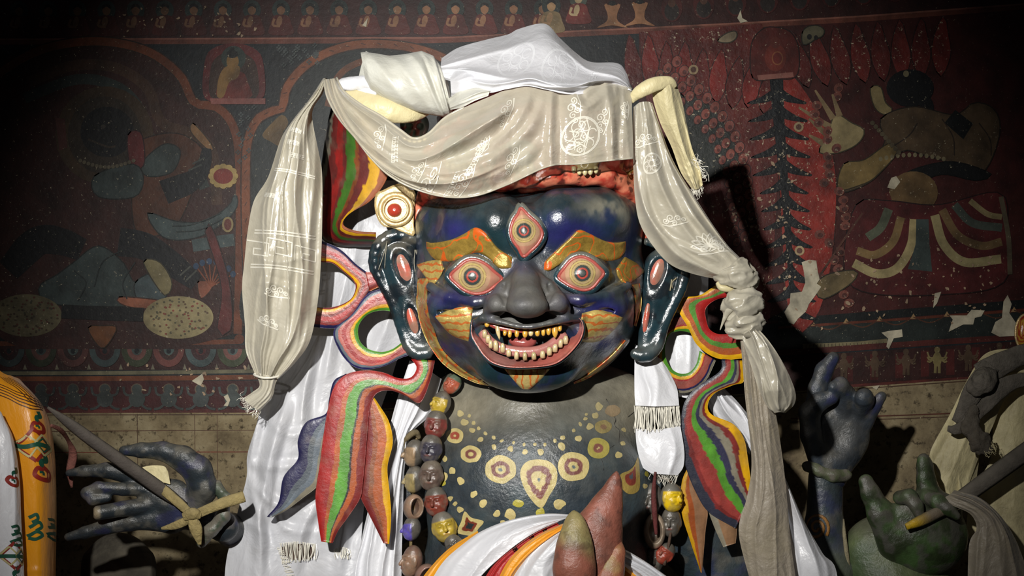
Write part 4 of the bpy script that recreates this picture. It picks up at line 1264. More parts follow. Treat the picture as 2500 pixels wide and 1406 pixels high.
# --- gold rosette beside the left ear
earring = thing('ear_rosette', (965, 575, 10), 'gold flower rosette with a red bead above the left-hand ear', 'ornament')
RO = [(960, 452), (985, 448), (1000, 462), (1014, 468), (1012, 500), (1010, 545), (1012, 575), (985, 568), (960, 556), (935, 552), (920, 530), (914, 500), (918, 472), (935, 464)]
def flat_board(name, outline, m, thick, mat, parent, cols=None, nt=40, dome=3):
    v, f, _ = polar_vf(np.mean(np.asarray(outline), 0), outline, 6, nt, lambda x, y, r: m - dome * (1 - r ** 6))
    k = len(v)
    b = v.copy(); b[:, 2] = m + thick
    F = list(f) + [tuple(i + k for i in q)[::-1] for q in f]
    a = 1 + 5 * nt
    F += [(a + (i + 1) % nt, a + i, a + i + k, a + (i + 1) % nt + k) for i in range(nt)]
    return add_mesh(name, W(np.concatenate([v, b])), F, M[mat], parent, cols)
flat_board('petal_plate', RO, 4, 14, 'goldleaf', earring)
th = np.linspace(0, 2 * PI, 41)
for rad, tr, mm in ((38, 7, -4), (30, 3, -14)):
    ring = np.stack([966 + rad * np.cos(th), 511 + rad * 0.96 * np.sin(th), np.full(41, mm)], 1)
    tube('gold_ring', ring, tr, M['goldleaf'], earring, 10, cap=False)
v, f, c = polar_vf((965, 512), circ(965, 512, 36, 34, 20), 6, 32, lambda x, y, r: -8 + 0 * x, None)
add_mesh('inner_disc', W(v), f, M['goldleaf'], earring)
v, f, c = polar_vf((963, 513), circ(963, 513, 18, 17, 20), 10, 28, lambda x, y, r: -9 - 15 * np.sqrt(np.maximum(1 - r ** 2, 0)), lambda x, y, r: np.tile(hx(168, 58, 42), (len(x), 1)))
add_mesh('red_bead', W(v), f, M['gloss'], earring, c)

# --- crown of little skulls under the scarves
crown = thing('skull_crown', (1290, 470, 30), 'red skull crown half hidden under the scarf on the blue head', 'crown')
def crown_sdf(X):
    d = sd_ell(X, (1292, 400, 60), (268, 90, 205))
    d = smin(d, sd_chain(X, [(1012, 566, 50, 12), (1020, 520, 36, 18), (1042, 476, 20, 22), (1110, 456, -60, 24), (1210, 446, -112, 20), (1290, 440, -128, 18), (1390, 430, -122, 18), (1480, 434, -84, 22), (1548, 474, 0, 26), (1572, 530, 30, 16), (1576, 580, 40, 10)], 10), 20)
    d = smin(d, sd_ell(X, (1292, 300, 80), (225, 110, 165)), 40)
    return d - 5 * np.sin(X[0] / 14 + X[1] / 20) * np.sin(X[1] / 11) * np.cos(X[2] / 17)
v, q, cf_ = sculpt(crown_sdf, (990, 180, -200), (1600, 596, 290), 5.0)
n = fbm(v, 22, 3)
c = mixc(hx(176, 62, 48), hx(206, 120, 92), sst(0.4, 0.6, n)); c = mixc(c, hx(38, 20, 20), sst(0.60, 0.64, fbm(v, 14, 6)) * 0.8)
c = mixc(c, hx(140, 44, 40), sst(420, 380, v[:, 1]))
add_mesh('crown_band', W(v), q, M['gloss'], crown, c)
cfront = smooth_front(front_of(cf_), 8)
def small_skull(x, y, m, s, col, red):
    def fn(X):
        d = sd_ell(X, (0, -8, 0), (40, 38, 36))
        d = smin(d, sd_ell(X, (0, 20, -8), (28, 20, 26)), 10)
        for sx in (-1, 1):
            d = smax(d, -sd_ell(X, (15 * sx, -4, -32), (11, 10, 16)), 3)
        d = smax(d, -sd_ell(X, (0, 12, -34), (5, 8, 10)), 2)
        return d
    v, q, _ = sculpt(fn, (-46, -50, -46), (46, 50, 46), 4)
    cc = mixc(np.tile(np.asarray(col), (len(v), 1)), red, sst(0.5, 0.6, fbm(v + x, 24, 5)) * 0.8)
    v = v * s + np.array([x, y, m])
    o = add_mesh('crown_skull', W(v), q, M['gloss'], crown, cc)
    for k in range(5):
        t = (k - 2) / 2
        px, py, mm = x + s * 27 * t, y + s * (34 - 5 * t * t), m - s * (30 - 8 * t * t)
        vv, ff = tube_vf([(px, py - 8 * s, mm), (px, py + 2 * s, mm - 2), (px, py + 8 * s, mm)], [6 * s, 6.5 * s, 3 * s], 7, n=5)
        add_mesh('skull_tooth', W(vv), ff, M['gloss'], o, hx(206, 194, 146))
    return o
for x, y, s, col, red in ((1428, 386, 1.0, hx(190, 172, 120), hx(150, 40, 34)), (1552, 440, 0.85, hx(206, 178, 96), hx(178, 50, 36)), (1270, 380, 1.0, hx(170, 180, 170), hx(150, 40, 34)), (1120, 375, 1.0, hx(150, 170, 160), hx(140, 40, 34)), (1012, 312, 0.9, hx(110, 140, 130), hx(150, 40, 34))):
    small_skull(x, y, float(cfront(x, y)) - 6, s, col, red)

# ---------------------------------------------------------------- torso, arms, hands
def torso_sdf(X):
    d = sd_ell(X, (1318, 1215, 110), (282, 262, 195))
    d = smin(d, sd_ell(X, (1318, 1000, 190), (300, 130, 150)), 50)
    d = smin(d, sd_cap(X, (1290, 880, 160), (1300, 1000, 150), 130, 150), 40)
    d = smin(d, sd_ell(X, (1318, 1500, 130), (330, 260, 230)), 60)
    return d
v, q, tf = sculpt(torso_sdf, (960, 800, -140), (1690, 1790, 380), 7.0)
tfront = smooth_front(front_of(tf), 5)
n = fbm(v, 90, 2); n2 = fbm(v, 30, 7)
c = mixc(hx(50, 64, 70), hx(38, 48, 56), sst(0.35, 0.6, n))
c = mixc(c, hx(116, 112, 98), np.clip(sst(1110, 960, v[:, 1] - 40 * (n - 0.5)), 0, 1) * (0.75 + 0.25 * n2))
c = mixc(c, hx(84, 86, 82), sst(0.52, 0.68, n2) * 0.3)
c = mixc(c, hx(124, 118, 100), np.clip(np.exp(-(((v[:, 0] - 1130) / 60) ** 2 + ((v[:, 1] - 1000) / 60) ** 2)) + np.exp(-(((v[:, 0] - 1530) / 60) ** 2 + ((v[:, 1] - 1000) / 80) ** 2)), 0, 1) * 0.7)
torso = add_mesh('torso', W(v), q, M['chest'], statue, c)

GO, GY, MA = hx(186, 170, 114), hx(170, 160, 60), hx(116, 70, 64)
zt = lambda x, y: (960 + x / 2.779, 900 + y / 2.779)
def daub(outline, rings, name='painted_medallion', lift=1.2, nr=10, nt=40, pale=0.0):
    """brushed figure on the chest: rings = [(from radius, colour)]"""
    ce = np.mean(np.asarray(outline), 0)
    def cf(x, y, r):
        w = fbm(np.stack([x, y, 0 * x], 1), 9, 3) - 0.5
        cc = stripes(np.clip(r + 0.12 * w, 0, 1), rings)
        return mixc(cc, hx(120, 114, 98), np.full(len(x), pale))
    v, f, c = polar_vf(ce, outline, nr, nt, lambda x, y, r: tfront(x, y) - lift * (1 + 0.6 * (1 - r)), cf)
    add_mesh(name, W(v), f, M['chestpaint'], torso, c)
cz = lambda x, y, rx, ry, sd, j=0.05: circ(*zt(x, y), rx / 2.779, ry / 2.779, 14, 0, j, sd)
SLATE = hx(84, 96, 100)
R1 = [(0, SLATE), (0.12, GO), (0.32, MA), (0.6, GO)]
daub(cz(728, 683, 105, 95, 1), R1, nr=16); daub(cz(1222, 664, 110, 100, 2), R1, nr=16)
daub([zt(*p) for p in [(975, 615), (1060, 630), (1110, 690), (1105, 780), (1060, 860), (1005, 945), (930, 880), (880, 790), (862, 700), (900, 635)]], [(0, SLATE), (0.08, GO), (0.4, MA), (0.68, GO)], nr=18, nt=56)
daub(cz(418, 455, 60, 52, 3), [(0, GO), (0.15, hx(150, 70, 52)), (0.5, GO)])
daub(cz(526, 580, 70, 58, 4), [(0, GO), (0.2, MA), (0.55, GO)])
daub(cz(1390, 540, 75, 72, 5), [(0, GO), (0.1, hx(120, 70, 60)), (0.45, hx(160, 148, 70))], pale=0.1)
daub(cz(1425, 393, 58, 45, 6), [(0, hx(130, 90, 60)), (0.4, hx(150, 132, 70))], pale=0.35)
daub(cz(1490, 285, 52, 40, 16), [(0, hx(140, 110, 70))], pale=0.55)
daub([zt(*p) for p in [(485, 968), (530, 1010), (614, 1036), (575, 1090), (555, 1140), (500, 1130), (432, 1110), (460, 1040)]], [(0, hx(34, 44, 48)), (0.3, hx(110, 48, 34)), (0.58, GO)], nr=14)
daub([zt(*p) for p in [(1660, 600), (1672, 690), (1668, 820), (1600, 850), (1545, 800), (1540, 720), (1600, 690), (1640, 650)]], [(0, hx(70, 78, 84)), (0.2, hx(120, 50, 40)), (0.55, hx(150, 128, 66))], nr=14)
for k, (x, y, r) in enumerate([(348, 612, 20), (400, 692, 22), (345, 730, 28), (458, 762, 26), (548, 850, 26), (612, 912, 30), (850, 915, 36), (1130, 918, 40), (704, 985, 26), (792, 990, 34), (742, 1045, 20), (388, 880, 18), (420, 915, 18), (455, 955, 20), (592, 480, 20), (683, 530, 20), (795, 542, 20), (895, 563, 20), (1000, 566, 22), (1142, 528, 28), (1255, 474, 26), (1530, 585, 22), (1560, 508, 18), (545, 368, 13), (580, 405, 13), (624, 438, 14), (682, 468, 14), (735, 490, 14), (816, 500, 12), (888, 514, 12), (960, 514, 12), (1030, 514, 12), (1096, 490, 14), (1150, 468, 18), (1224, 420, 13), (1270, 376, 12), (1304, 340, 12), (1334, 392, 24), (1372, 318, 22), (535, 418, 20), (484, 364, 25), (456, 304, 20), (516, 320, 12), (1565, 415, 18), (1395, 258, 26), (1310, 310, 10), (330, 770, 24), (1000, 975, 30), (1724, 712, 20), (1708, 796, 18)]):
    pale = float(np.interp(y, [250, 480, 600], [0.5, 0.25, 0.0]))
    col = GY if k in (6, 46, 47, 48) else GO
    v_ = circ(*zt(x, y), r / 2.779, r / 2.779 * rt.uniform(0.75, 1.2), 9, rt.uniform(0, 3), 0.2, k)
    daub(v_, [(0, col)], 'painted_dot', nr=3, nt=16, pale=pale)
for pts in ([(1445, 205), (1475, 270), (1470, 300), (1510, 340), (1500, 385), (1535, 420), (1530, 500)], [(1500, 520), (1440, 560), (1408, 590), (1420, 640), (1430, 690)], [(1640, 290), (1590, 330)]):
    P = [zt(*p) for p in pts]
    tube('plaster_crack', [(x, y, float(tfront(x, y)) + 0.2) for x, y in P], 1.0, M['bone'], torso, 5, n=20, cols=hx(20, 18, 18))

BL1, BL2, GD = hx(26, 36, 44), hx(30, 34, 70), hx(104, 100, 90)
def hand_cols(v, seed, base=BL1, alt=BL2, dust=GD, amt=0.9):
    n = fbm(v, 46, seed); n2 = fbm(v, 30, seed + 3)
    c = mixc(base, alt, sst(0.54, 0.64, n) * 0.7)
    return mixc(c, dust, sst(0.5, 0.68, n2) * 0.5 * amt)
# arm and open hand on the left
SH = 20
def left_arm(X):
    d = sd_chain(X, [(1110, 1130, 190, 90), (840, 1340, 230, 75), (650, 1330, 260, 50), (596, 1306, 190, 42), (566, 1294, 110, 38), (540, 1284, 44, 38)], 20)
    return d
v, q, _ = sculpt(left_arm, (480, 1000, -30), (1210, 1440, 370), 8)
armL = add_mesh('arm', W(v), q, M['clay'], statue, hand_cols(v, 3))
def left_hand(X):
    d = sd_chain(X, [(545, 1285, SH, 38), (490, 1262, SH, 38), (430, 1236, SH, 46), (378, 1216, SH, 44)], 14, (1, 1, 1.3))
    d = smin(d, sd_chain(X, [(420, 1270, SH, 34), (350, 1262, SH - 4, 28)], 8, (1, 1, 1.2)), 14)
    d = smin(d, sd_chain(X, [(430, 1200, SH, 30), (360, 1188, SH, 28)], 8, (1, 1, 1.2)), 14)
    fi = sd_chain(X, [(376, 1184, SH, 25), (318, 1160, SH - 6, 23), (262, 1148, SH - 8, 19), (205, 1150, SH - 6, 14), (168, 1155, SH - 4, 9)], 6)
    d = smin(d, fi, 9)
    mi = sd_chain(X, [(360, 1195, SH - 10, 18), (300, 1194, SH - 34, 16), (240, 1190, SH - 44, 15), (212, 1204, SH - 44, 15), (226, 1220, SH - 48, 14), (262, 1214, SH - 40, 12)], 5)
    d = smin(d, mi, 6)
    ri = sd_chain(X, [(365, 1234, SH - 10, 22), (300, 1242, SH - 40, 19), (240, 1252, SH - 70, 18)], 5)
    d = smin(d, smax(ri, -(X[0] - 228), 3), 7)
    pi = sd_chain(X, [(378, 1266, SH, 26), (318, 1274, SH - 8, 22), (262, 1285, SH - 10, 19), (208, 1300, SH - 8, 15), (166, 1311, SH - 6, 10)], 6)
    d = smin(d, pi, 9)
    th_ = sd_chain(X, [(478, 1236, SH - 12, 28), (496, 1192, SH - 26, 36), (482, 1148, SH - 34, 36), (446, 1120, SH - 38, 32), (398, 1101, SH - 38, 23), (345, 1099, SH - 36, 18), (302, 1100, SH - 34, 12)], 8)
    return smin(d, th_, 10)
v, q, lf = sculpt(left_hand, (140, 1060, -90), (600, 1345, 90), 4.2)
c = hand_cols(v, 11)
c = mixc(c, hx(150, 136, 110), np.exp(-(((v[:, 0] - 232) / 17) ** 2 + ((v[:, 1] - 1252) / 18) ** 2)) * (v[:, 0] < 244))
add_mesh('hand', W(v), q, M['clay'], armL, c)
# greenish flaking bracelet
def brace(name, pts, rad, parent, col, seed, sq=1.0):
    def fn(X):
        P = np.stack(np.broadcast_arrays(*X), -1)
        return sd_chain(X, [tuple(p) + (r,) for p, r in zip(pts, rad)], 8) - 7 * (fbm(P, 26, seed) - 0.5) * 2
    a = np.array(pts); rm = max(rad) + 14
    v, q, _ = sculpt(fn, a.min(0) - rm, a.max(0) + rm, 4)
    return add_mesh(name, W(v), q, M['clay'], parent, mixc(np.tile(col, (len(v), 1)), GD, sst(0.4, 0.6, fbm(v, 20, seed))))
brace('bracelet', [(526, 1188, -10), (552, 1218, -26), (545, 1258, -40), (512, 1296, -34), (492, 1324, -18)], [16, 15, 15, 17, 13], armL, hx(60, 74, 60), 4)

# raised hand on the right
RH = 480
def right_arm(X):
    return sd_chain(X, [(1540, 1150, 200, 95), (1770, 1400, 260, 85), (1960, 1520, 400, 70), (2030, 1400, RH, 56), (2012, 1290, RH, 46), (2016, 1165, RH, 43)], 18)
v, q, raf = sculpt(right_arm, (1440, 1030, 90), (2110, 1620, 560), 8)
c = hand_cols(v, 21, hx(44, 58, 66), hx(40, 48, 84))
c = mixc(c, hx(96, 104, 84), sst(1290, 1400, v[:, 1]) * (v[:, 0] > 2000) * 0.7)
armR = add_mesh('arm', W(v), q, M['clay'], statue, c)
def right_hand(X):
    d = sd_ell(X, (2046, 1062, RH + 5), (78, 82, 44))
    d = smin(d, sd_chain(X, [(2026, 1160, RH, 44), (2036, 1110, RH, 56)], 12), 20)
    d = smax(d, -sd_ell(X, (2040, 1060, RH - 62), (48, 56, 36)), 20)
    ix = sd_chain(X, [(1992, 1000, RH - 6, 30), (1998, 950, RH - 14, 25), (2012, 905, RH - 18, 22), (2034, 874, RH - 20, 16)], 8)
    d = smin(d, ix, 10)
    md = sd_chain(X, [(2062, 1000, RH - 10, 26), (2066, 962, RH - 40, 22), (2052, 940, RH - 66, 20), (2036, 944, RH - 76, 15)], 6)
    d = smin(d, md, 8)
    rg = sd_chain(X, [(2098, 1006, RH - 8, 24), (2110, 976, RH - 46, 24), (2110, 970, RH - 66, 23)], 6)
    d = smin(d, rg, 8)
    pk = sd_chain(X, [(2112, 1030, RH, 22), (2134, 992, RH - 10, 17), (2152, 968, RH - 14, 13)], 6)
    d = smin(d, pk, 8)
    tb = sd_chain(X, [(1996, 1120, RH - 26, 24), (1980, 1062, RH - 44, 26), (1976, 1008, RH - 52, 26), (2000, 980, RH - 62, 22), (2030, 970, RH - 68, 18)], 8)
    return smin(d, tb, 10)
v, q, _ = sculpt(right_hand, (1930, 840, 370), (2190, 1210, 560), 4.2)
c = hand_cols(v, 31, hx(44, 54, 66), hx(40, 46, 92))
c = mixc(c, hx(84, 82, 76), np.exp(-(((v[:, 0] - 2050) / 60) ** 2 + ((v[:, 1] - 1060) / 60) ** 2)) * 0.6)
add_mesh('hand', W(v), q, M['clay'], armR, c)
brace('bracelet', [(1972, 1140, 440), (2000, 1150, 432), (2030, 1160, 434), (2062, 1160, 450)], [14, 15, 15, 15], armR, hx(84, 92, 66), 8)
rfront = smooth_front(front_of(raf), 8)
sw = []
for k in range(40):
    t = k / 39 * 2.1 * 2 * PI
    r = 4 + 26 * k / 39
    sw.append((1994 + r * math.cos(t), 1288 + 1.15 * r * math.sin(t)))
P = np.array([(x, y, float(rfront(x, y)) - 0.5) for x, y in sw])
tube('painted_swirl', P, 4.2, M['bone'], armR, 6, 0.3, cols=hx(142, 100, 50))
# ---------------------------------------------------------------- painted wooden streamers either side of the head
RD, OR, GRN, BLK, YL, BR = hx(146, 26, 24), hx(158, 76, 28), hx(78, 138, 40), hx(22, 22, 24), hx(200, 150, 12), hx(128, 64, 26)
DR, NV, GB, TG, PK = hx(110, 34, 32), hx(32, 30, 76), hx(104, 114, 124), hx(122, 116, 100), hx(172, 92, 82)
def board(name, A, B, stops, m, parent, nu=70, nv=48, thick=12, seed=1, wob=0.035, warp=0, tilt=0, mat='board'):
    if np.ndim(m) == 0: m = (m, m)
    E = [np.concatenate([np.asarray(e, float), np.full((len(e), 1), 0.0)], 1) for e in (A, B)]
    Q = loft(E, nu, nv)
    U, V = uvgrid(nu, nv)
    Q[..., 2] = m[0] + (m[1] - m[0]) * U + 4 * (np.abs(2 * V - 1) ** 4) + warp * (fbm(Q, 60, seed) - 0.5) + tilt * (1 - V) ** 2
    w = (fbm(Q, 34, seed, 3) - 0.5) * wob * 3 + (fbm(Q, 8, seed + 5, 2) - 0.5) * wob
    C = stripes(np.clip(V + w, 0, 1), stops)
    g = fbm(Q * np.array([1, 0.3, 1]), 14, seed + 9)
    C = C * (0.72 + 0.55 * g)[..., None]
    C = mixc(C, hx(130, 118, 100), sst(0.6, 0.8, fbm(Q, 40, seed + 2)) * 0.2)
    v, f = slab(Q, thick)
    cb = np.concatenate([C.reshape(-1, 3), np.tile(hx(96, 78, 60), (nu * nv, 1))])
    return add_mesh(name, W(v), f, M[mat], parent, cb)

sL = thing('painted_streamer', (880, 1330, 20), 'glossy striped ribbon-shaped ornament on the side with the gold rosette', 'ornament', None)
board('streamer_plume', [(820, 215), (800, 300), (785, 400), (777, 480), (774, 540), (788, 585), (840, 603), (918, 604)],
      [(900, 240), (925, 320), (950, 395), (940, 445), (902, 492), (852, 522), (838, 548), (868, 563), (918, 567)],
      [(0, BLK), (0.05, TG * .6), (0.1, DR * .6), (0.22, RD * .7), (0.32, DR * .6), (0.38, GRN * 0.42), (0.5, BR * .7), (0.56, DR * .6), (0.7, YL * .8), (0.85, BR)], 30, sL, seed=2, tilt=90, mat='shadeboard')  # plume stripes darkened to paint in the hanging scarf's shade
board('streamer_loop', [(740, 575), (785, 588), (830, 608), (870, 645), (900, 668), (920, 690), (898, 722), (865, 770), (825, 800), (762, 798), (730, 795)],
      [(740, 635), (785, 640), (812, 643), (840, 665), (862, 685), (868, 702), (858, 728), (832, 744), (800, 751), (765, 749), (730, 748)],
      [(0, NV * 0.6), (0.14, DR), (0.32, RD), (0.55, DR), (0.68, OR), (0.78, YL), (0.93, DR)], 30, sL, seed=3)
board('streamer_link', [(892, 664), (910, 662), (930, 648), (955, 640)], [(902, 712), (918, 704), (938, 696), (958, 690)], [(0, PK), (0.3, RD), (0.7, DR), (0.9, OR)], 28, sL, nu=20, nv=20, seed=4)
board('streamer_ring', [(1000, 716), (960, 706), (925, 706), (892, 722), (858, 768), (815, 806), (826, 852), (856, 890), (892, 902), (940, 893), (976, 875), (1016, 862)],
      [(1000, 772), (965, 762), (930, 758), (897, 768), (876, 795), (877, 828), (896, 850), (930, 859), (958, 852), (978, 838), (990, 828), (1004, 838)],
      [(0, NV), (0.08, GB * 0.8), (0.2, PK), (0.34, RD), (0.52, PK), (0.64, OR), (0.7, YL), (0.84, GRN * 0.85)], 24, sL, seed=6)
board('streamer_tail', [(1003, 876), (1017, 897), (1003, 921), (972, 923), (935, 909), (890, 904), (845, 914), (815, 945), (800, 1000), (790, 1060), (781, 1130), (770, 1210), (776, 1270), (784, 1322)],
      [(1062, 880), (1050, 930), (1026, 983), (990, 966), (952, 953), (918, 962), (903, 1000), (897, 1060), (892, 1120), (887, 1170), (880, 1215), (850, 1262), (826, 1295), (812, 1326)],
      [(0, RD), (0.3, OR), (0.42, GRN), (0.66, BLK), (0.71, OR), (0.84, DR)], (10, -24), sL, nu=110, seed=7)
board('streamer_tail', [(845, 912), (815, 930), (803, 975), (795, 1010), (748, 1030), (727, 1075), (727, 1120), (692, 1165), (680, 1225), (651, 1262)],
      [(860, 925), (830, 960), (815, 1010), (800, 1060), (790, 1110), (782, 1160), (774, 1188), (740, 1215), (700, 1245), (664, 1263)],
      [(0, NV * 0.7), (0.42, GB * 0.5), (0.62, GB * 0.8), (0.82, TG)], (14, -6), sL, seed=8)['label'] = 'dark blue and grey outer tail'
board('streamer_tail', [(895, 955), (893, 1040), (889, 1120), (884, 1180), (880, 1212), (898, 1250), (918, 1290), (936, 1326)],
      [(908, 962), (928, 992), (950, 1030), (959, 1080), (946, 1140), (951, 1200), (955, 1260), (950, 1328)],
      [(0, DR), (0.28, BR), (0.45, OR), (0.76, YL)], (4, -16), sL, seed=9)['label'] = 'orange and yellow inner tail'

sR = thing('painted_streamer', (1730, 1400, 60), 'matt striped ribbon-shaped ornament beside the long grey scarf tail', 'ornament')
board('streamer_loop', [(1830, 690), (1795, 686), (1755, 692), (1710, 720), (1668, 727), (1652, 748), (1680, 800), (1700, 840), (1735, 868), (1770, 878), (1812, 875)],
      [(1830, 722), (1798, 722), (1775, 725), (1752, 730), (1732, 742), (1722, 757), (1724, 780), (1732, 803), (1752, 815), (1780, 815), (1812, 810)],
      [(0, YL), (0.2, OR * 0.9), (0.44, GRN * 0.7), (0.64, RD)], 60, sR, seed=12)
board('streamer_ring', [(1684, 770), (1665, 764), (1640, 768), (1618, 800), (1600, 838), (1578, 890), (1602, 930), (1640, 955), (1682, 957), (1722, 930), (1748, 880)],
      [(1700, 820), (1684, 812), (1660, 808), (1637, 816), (1624, 845), (1627, 878), (1642, 902), (1662, 912), (1684, 908), (1700, 888), (1708, 856)],
      [(0, TG), (0.12, NV * 0.7), (0.22, hx(128, 62, 52)), (0.6, RD * 0.9), (0.68, YL), (0.83, GRN * 0.8)], 76, sR, seed=13)
board('streamer_tail', [(1762, 876), (1757, 906), (1705, 942), (1676, 972), (1664, 1010), (1662, 1080), (1674, 1140), (1698, 1200), (1730, 1250), (1796, 1290)],
      [(1814, 880), (1816, 930), (1790, 940), (1745, 960), (1728, 988), (1738, 1012), (1790, 1035), (1816, 1070), (1826, 1120), (1836, 1200)],
      [(0, hx(40, 42, 56)), (0.15, DR), (0.22, hx(140, 52, 46)), (0.4, GRN * 0.9), (0.56, hx(42, 42, 66)), (0.68, TG), (0.78, DR), (0.87, YL)], 56, sR, nu=90, seed=14)
board('streamer_tail', [(1680, 1138), (1664, 1180), (1664, 1250), (1685, 1320), (1711, 1398)], [(1690, 1160), (1704, 1205), (1727, 1245), (1722, 1300), (1714, 1398)],
      [(0, YL * 0.8), (0.25, OR * 0.8), (0.5, hx(134, 98, 70))], 62, sR, nu=40, nv=24, seed=15)['label'] = 'tan pointed tail with an orange edge'
board('streamer_tail', [(1726, 1240), (1745, 1290), (1766, 1336)], [(1800, 1270), (1799, 1300), (1796, 1326)], [(0, TG), (0.3, hx(128, 96, 68))], 64, sR, nu=24, nv=20, seed=16)['label'] = 'short tan tail end'

# ---------------------------------------------------------------- head garlands
def unit_head(X):
    d = sd_ell(X, (0, -4, 4), (25, 31, 24))
    d = smin(d, sd_ell(X, (0, 14, -2), (20, 17, 18)), 8)
    d = smin(d, sd_cap(X, (0, -6, -20), (0, 6, -26), 2.5, 4.5), 4)
    for s in (-1, 1):
        d = smin(d, sd_cap(X, (5 * s, -9, -20), (15 * s, -10, -15), 2.6, 2.2), 3)
        d = smax(d, -sd_ell(X, (9 * s, -4, -24), (6, 3.2, 5)), 2)
        d = smin(d, sd_ell(X, (9 * s, -3.4, -16.5), (5, 2.4, 3.4)), 1)
        d = smin(d, sd_ell(X, (24 * s, 1, 2), (3.5, 9, 5)), 2)
        d = smin(d, sd_ell(X, (11 * s, 7, -14), (7, 6, 6)), 4)
    d = smin(d, sd_cap(X, (-7, 14, -19.5), (7, 14, -19.5), 2.2, 2.2), 2)
    d = smax(d, -sd_cap(X, (-7, 14.4, -22.5), (7, 14.4, -22.5), 0.9, 0.9), 1)
    return d
uhv, uhq, _ = sculpt(unit_head, (-32, -40, -36), (32, 36, 34), 1.9)
def open_bead(X):
    d = sd_ell(X, (0, 0, 0), (25, 31, 24))
    return smax(d, -sd_ell(X, (0, 0, -16), (15, 21, 26)), 3)
obv, obq, _ = sculpt(open_bead, (-32, -36, -32), (32, 36, 32), 2.4)
def bead(parent, x, y, m, s, face, cap=hx(92, 90, 84), yaw=0.0, roll=0.0, sy=1.0, kind='face', label=None):
    v0, q = (uhv, uhq) if kind == 'face' else (obv, obq)
    if kind == 'face':
        c = np.tile(np.asarray(face), (len(v0), 1))
        capm = sst(-13, -17, v0[:, 1] + 0.35 * np.maximum(v0[:, 2] + 6, 0) * 0)
        c = mixc(c, cap, np.maximum(capm, sst(2, 8, v0[:, 2])))
        fr = v0[:, 2] < -8
        for sx in (-1, 1):
            c = mixc(c, np.asarray(face) * 0.25, fr * np.exp(-(((v0[:, 0] - 9 * sx) / 5) ** 2 + ((v0[:, 1] + 3) / 1.6) ** 2)) * 0.8)
            c = mixc(c, np.asarray(face) * 0.2, fr * np.exp(-(((v0[:, 0] - 10 * sx) / 6) ** 2 + ((v0[:, 1] + 10.5 - 0.0 * sx) / 1.3) ** 2)) * 0.7)
        c = mixc(c, hx(130, 48, 30), fr * np.exp(-((v0[:, 0] / 6) ** 2 + ((v0[:, 1] - 14) / 2.2) ** 2)) * 0.6)
    else:
        c = mixc(np.tile(np.asarray(face), (len(v0), 1)), hx(70, 56, 48), sst(-12, 4, v0[:, 2]) * 0.5)
        c = mixc(c, hx(60, 40, 32), (np.hypot(v0[:, 0] / 15, v0[:, 1] / 21) < 0.85) * 0.7)
    c = mixc(c, hx(120, 112, 98), sst(0.55, 0.7, fbm(v0 + x, 16, int(x) % 7)) * 0.35)
    p = v0 * s * 1.1 * np.array([1, sy, 1])
    cy, sn = math.cos(yaw), math.sin(yaw)
    p = np.stack([p[:, 0] * cy + p[:, 2] * sn, p[:, 1], -p[:, 0] * sn + p[:, 2] * cy], 1)
    cr, sr = math.cos(roll), math.sin(roll)
    p = np.stack([p[:, 0] * cr - p[:, 1] * sr, p[:, 0] * sr + p[:, 1] * cr, p[:, 2]], 1)
    o = add_mesh('head_bead', W(p + np.array([x, y, m])), q, M['bead'], parent, c)
    if label: o['label'] = label
    return o
REDF, YEL, VIO, BRN, BEI, PUR, GRY = hx(116, 52, 40), hx(176, 150, 48), hx(56, 54, 68), hx(92, 76, 68), hx(146, 122, 94), hx(84, 72, 168), hx(84, 80, 74)
gA = thing('head_garland', (1070, 1400, 20), 'garland of small painted heads beside the chest, ending near the yellow scarf edge', 'garland')
tube('garland_cord', [(1105, 925, 70), (1076, 985, 40), (1060, 1040, 24), (1050, 1100, 10), (1052, 1160, 0), (1066, 1225, -10), (1086, 1290, -24), (1110, 1340, -40)], 5, M['rag'], gA, 6, n=40, cols=hx(80, 50, 46))
bead(gA, 1103, 938, 60, 0.72, hx(168, 84, 60), hx(70, 90, 70), 0.7, 0.5, label='orange red bead with a green back')
bead(gA, 1074, 986, 36, 0.86, YEL, GRY, 1.0, 0.25, label='yellow bead seen from the side')
bead(gA, 1063, 1038, 22, 1.0, hx(112, 48, 44), GRY, 0.35, 0.12, label='dark red bead')
bead(gA, 1051, 1097, 8, 1.0, VIO, GRY, 0.3, 0.1, label='violet grey bead')
bead(gA, 1052, 1162, -4, 1.06, BRN, hx(96, 86, 76), 0.2, 0.05, label='brown bead')
bead(gA, 1064, 1226, -14, 1.04, REDF, GRY, 0.35, -0.1, label='brick red bead')
bead(gA, 1085, 1288, -28, 1.08, YEL, hx(104, 100, 92), -0.05, -0.28, label='yellow smiling bead')
bead(gA, 1110, 1332, -44, 0.8, GRY, GRY, 0.2, -0.6, label='plain grey bead')
gB = thing('head_garland', (1005, 1420, 50), 'outer string of pale and violet beads hanging against the white scarf', 'garland')
tube('garland_cord', [(1020, 1055, 80), (1012, 1110, 66), (1008, 1170, 62), (1010, 1240, 58), (1004, 1300, 56), (1003, 1340, 56), (1004, 1400, 54)], 4, M['rag'], gB, 6, n=40, cols=hx(120, 104, 70))
tube('cord_end', [(1024, 1070, 62), (1016, 1056, 56), (1004, 1060, 52), (992, 1072, 50), (988, 1080, 50), (986, 1104, 50)], [5, 8, 8, 6, 2, 1], M['rag'], gB, 8, n=24, cols=hx(112, 100, 74))
bead(gB, 1009, 1108, 56, 0.94, BEI, GRY, 1.6, 0.05, label='beige bead'); bead(gB, 1010, 1172, 54, 0.92, hx(150, 134, 88), GRY, 1.7, 0.0, label='olive beige bead')
bead(gB, 1010, 1238, 46, 0.95, hx(140, 112, 92), GRY, -0.5, 0.1, kind='open', label='hollow cup-shaped bead')
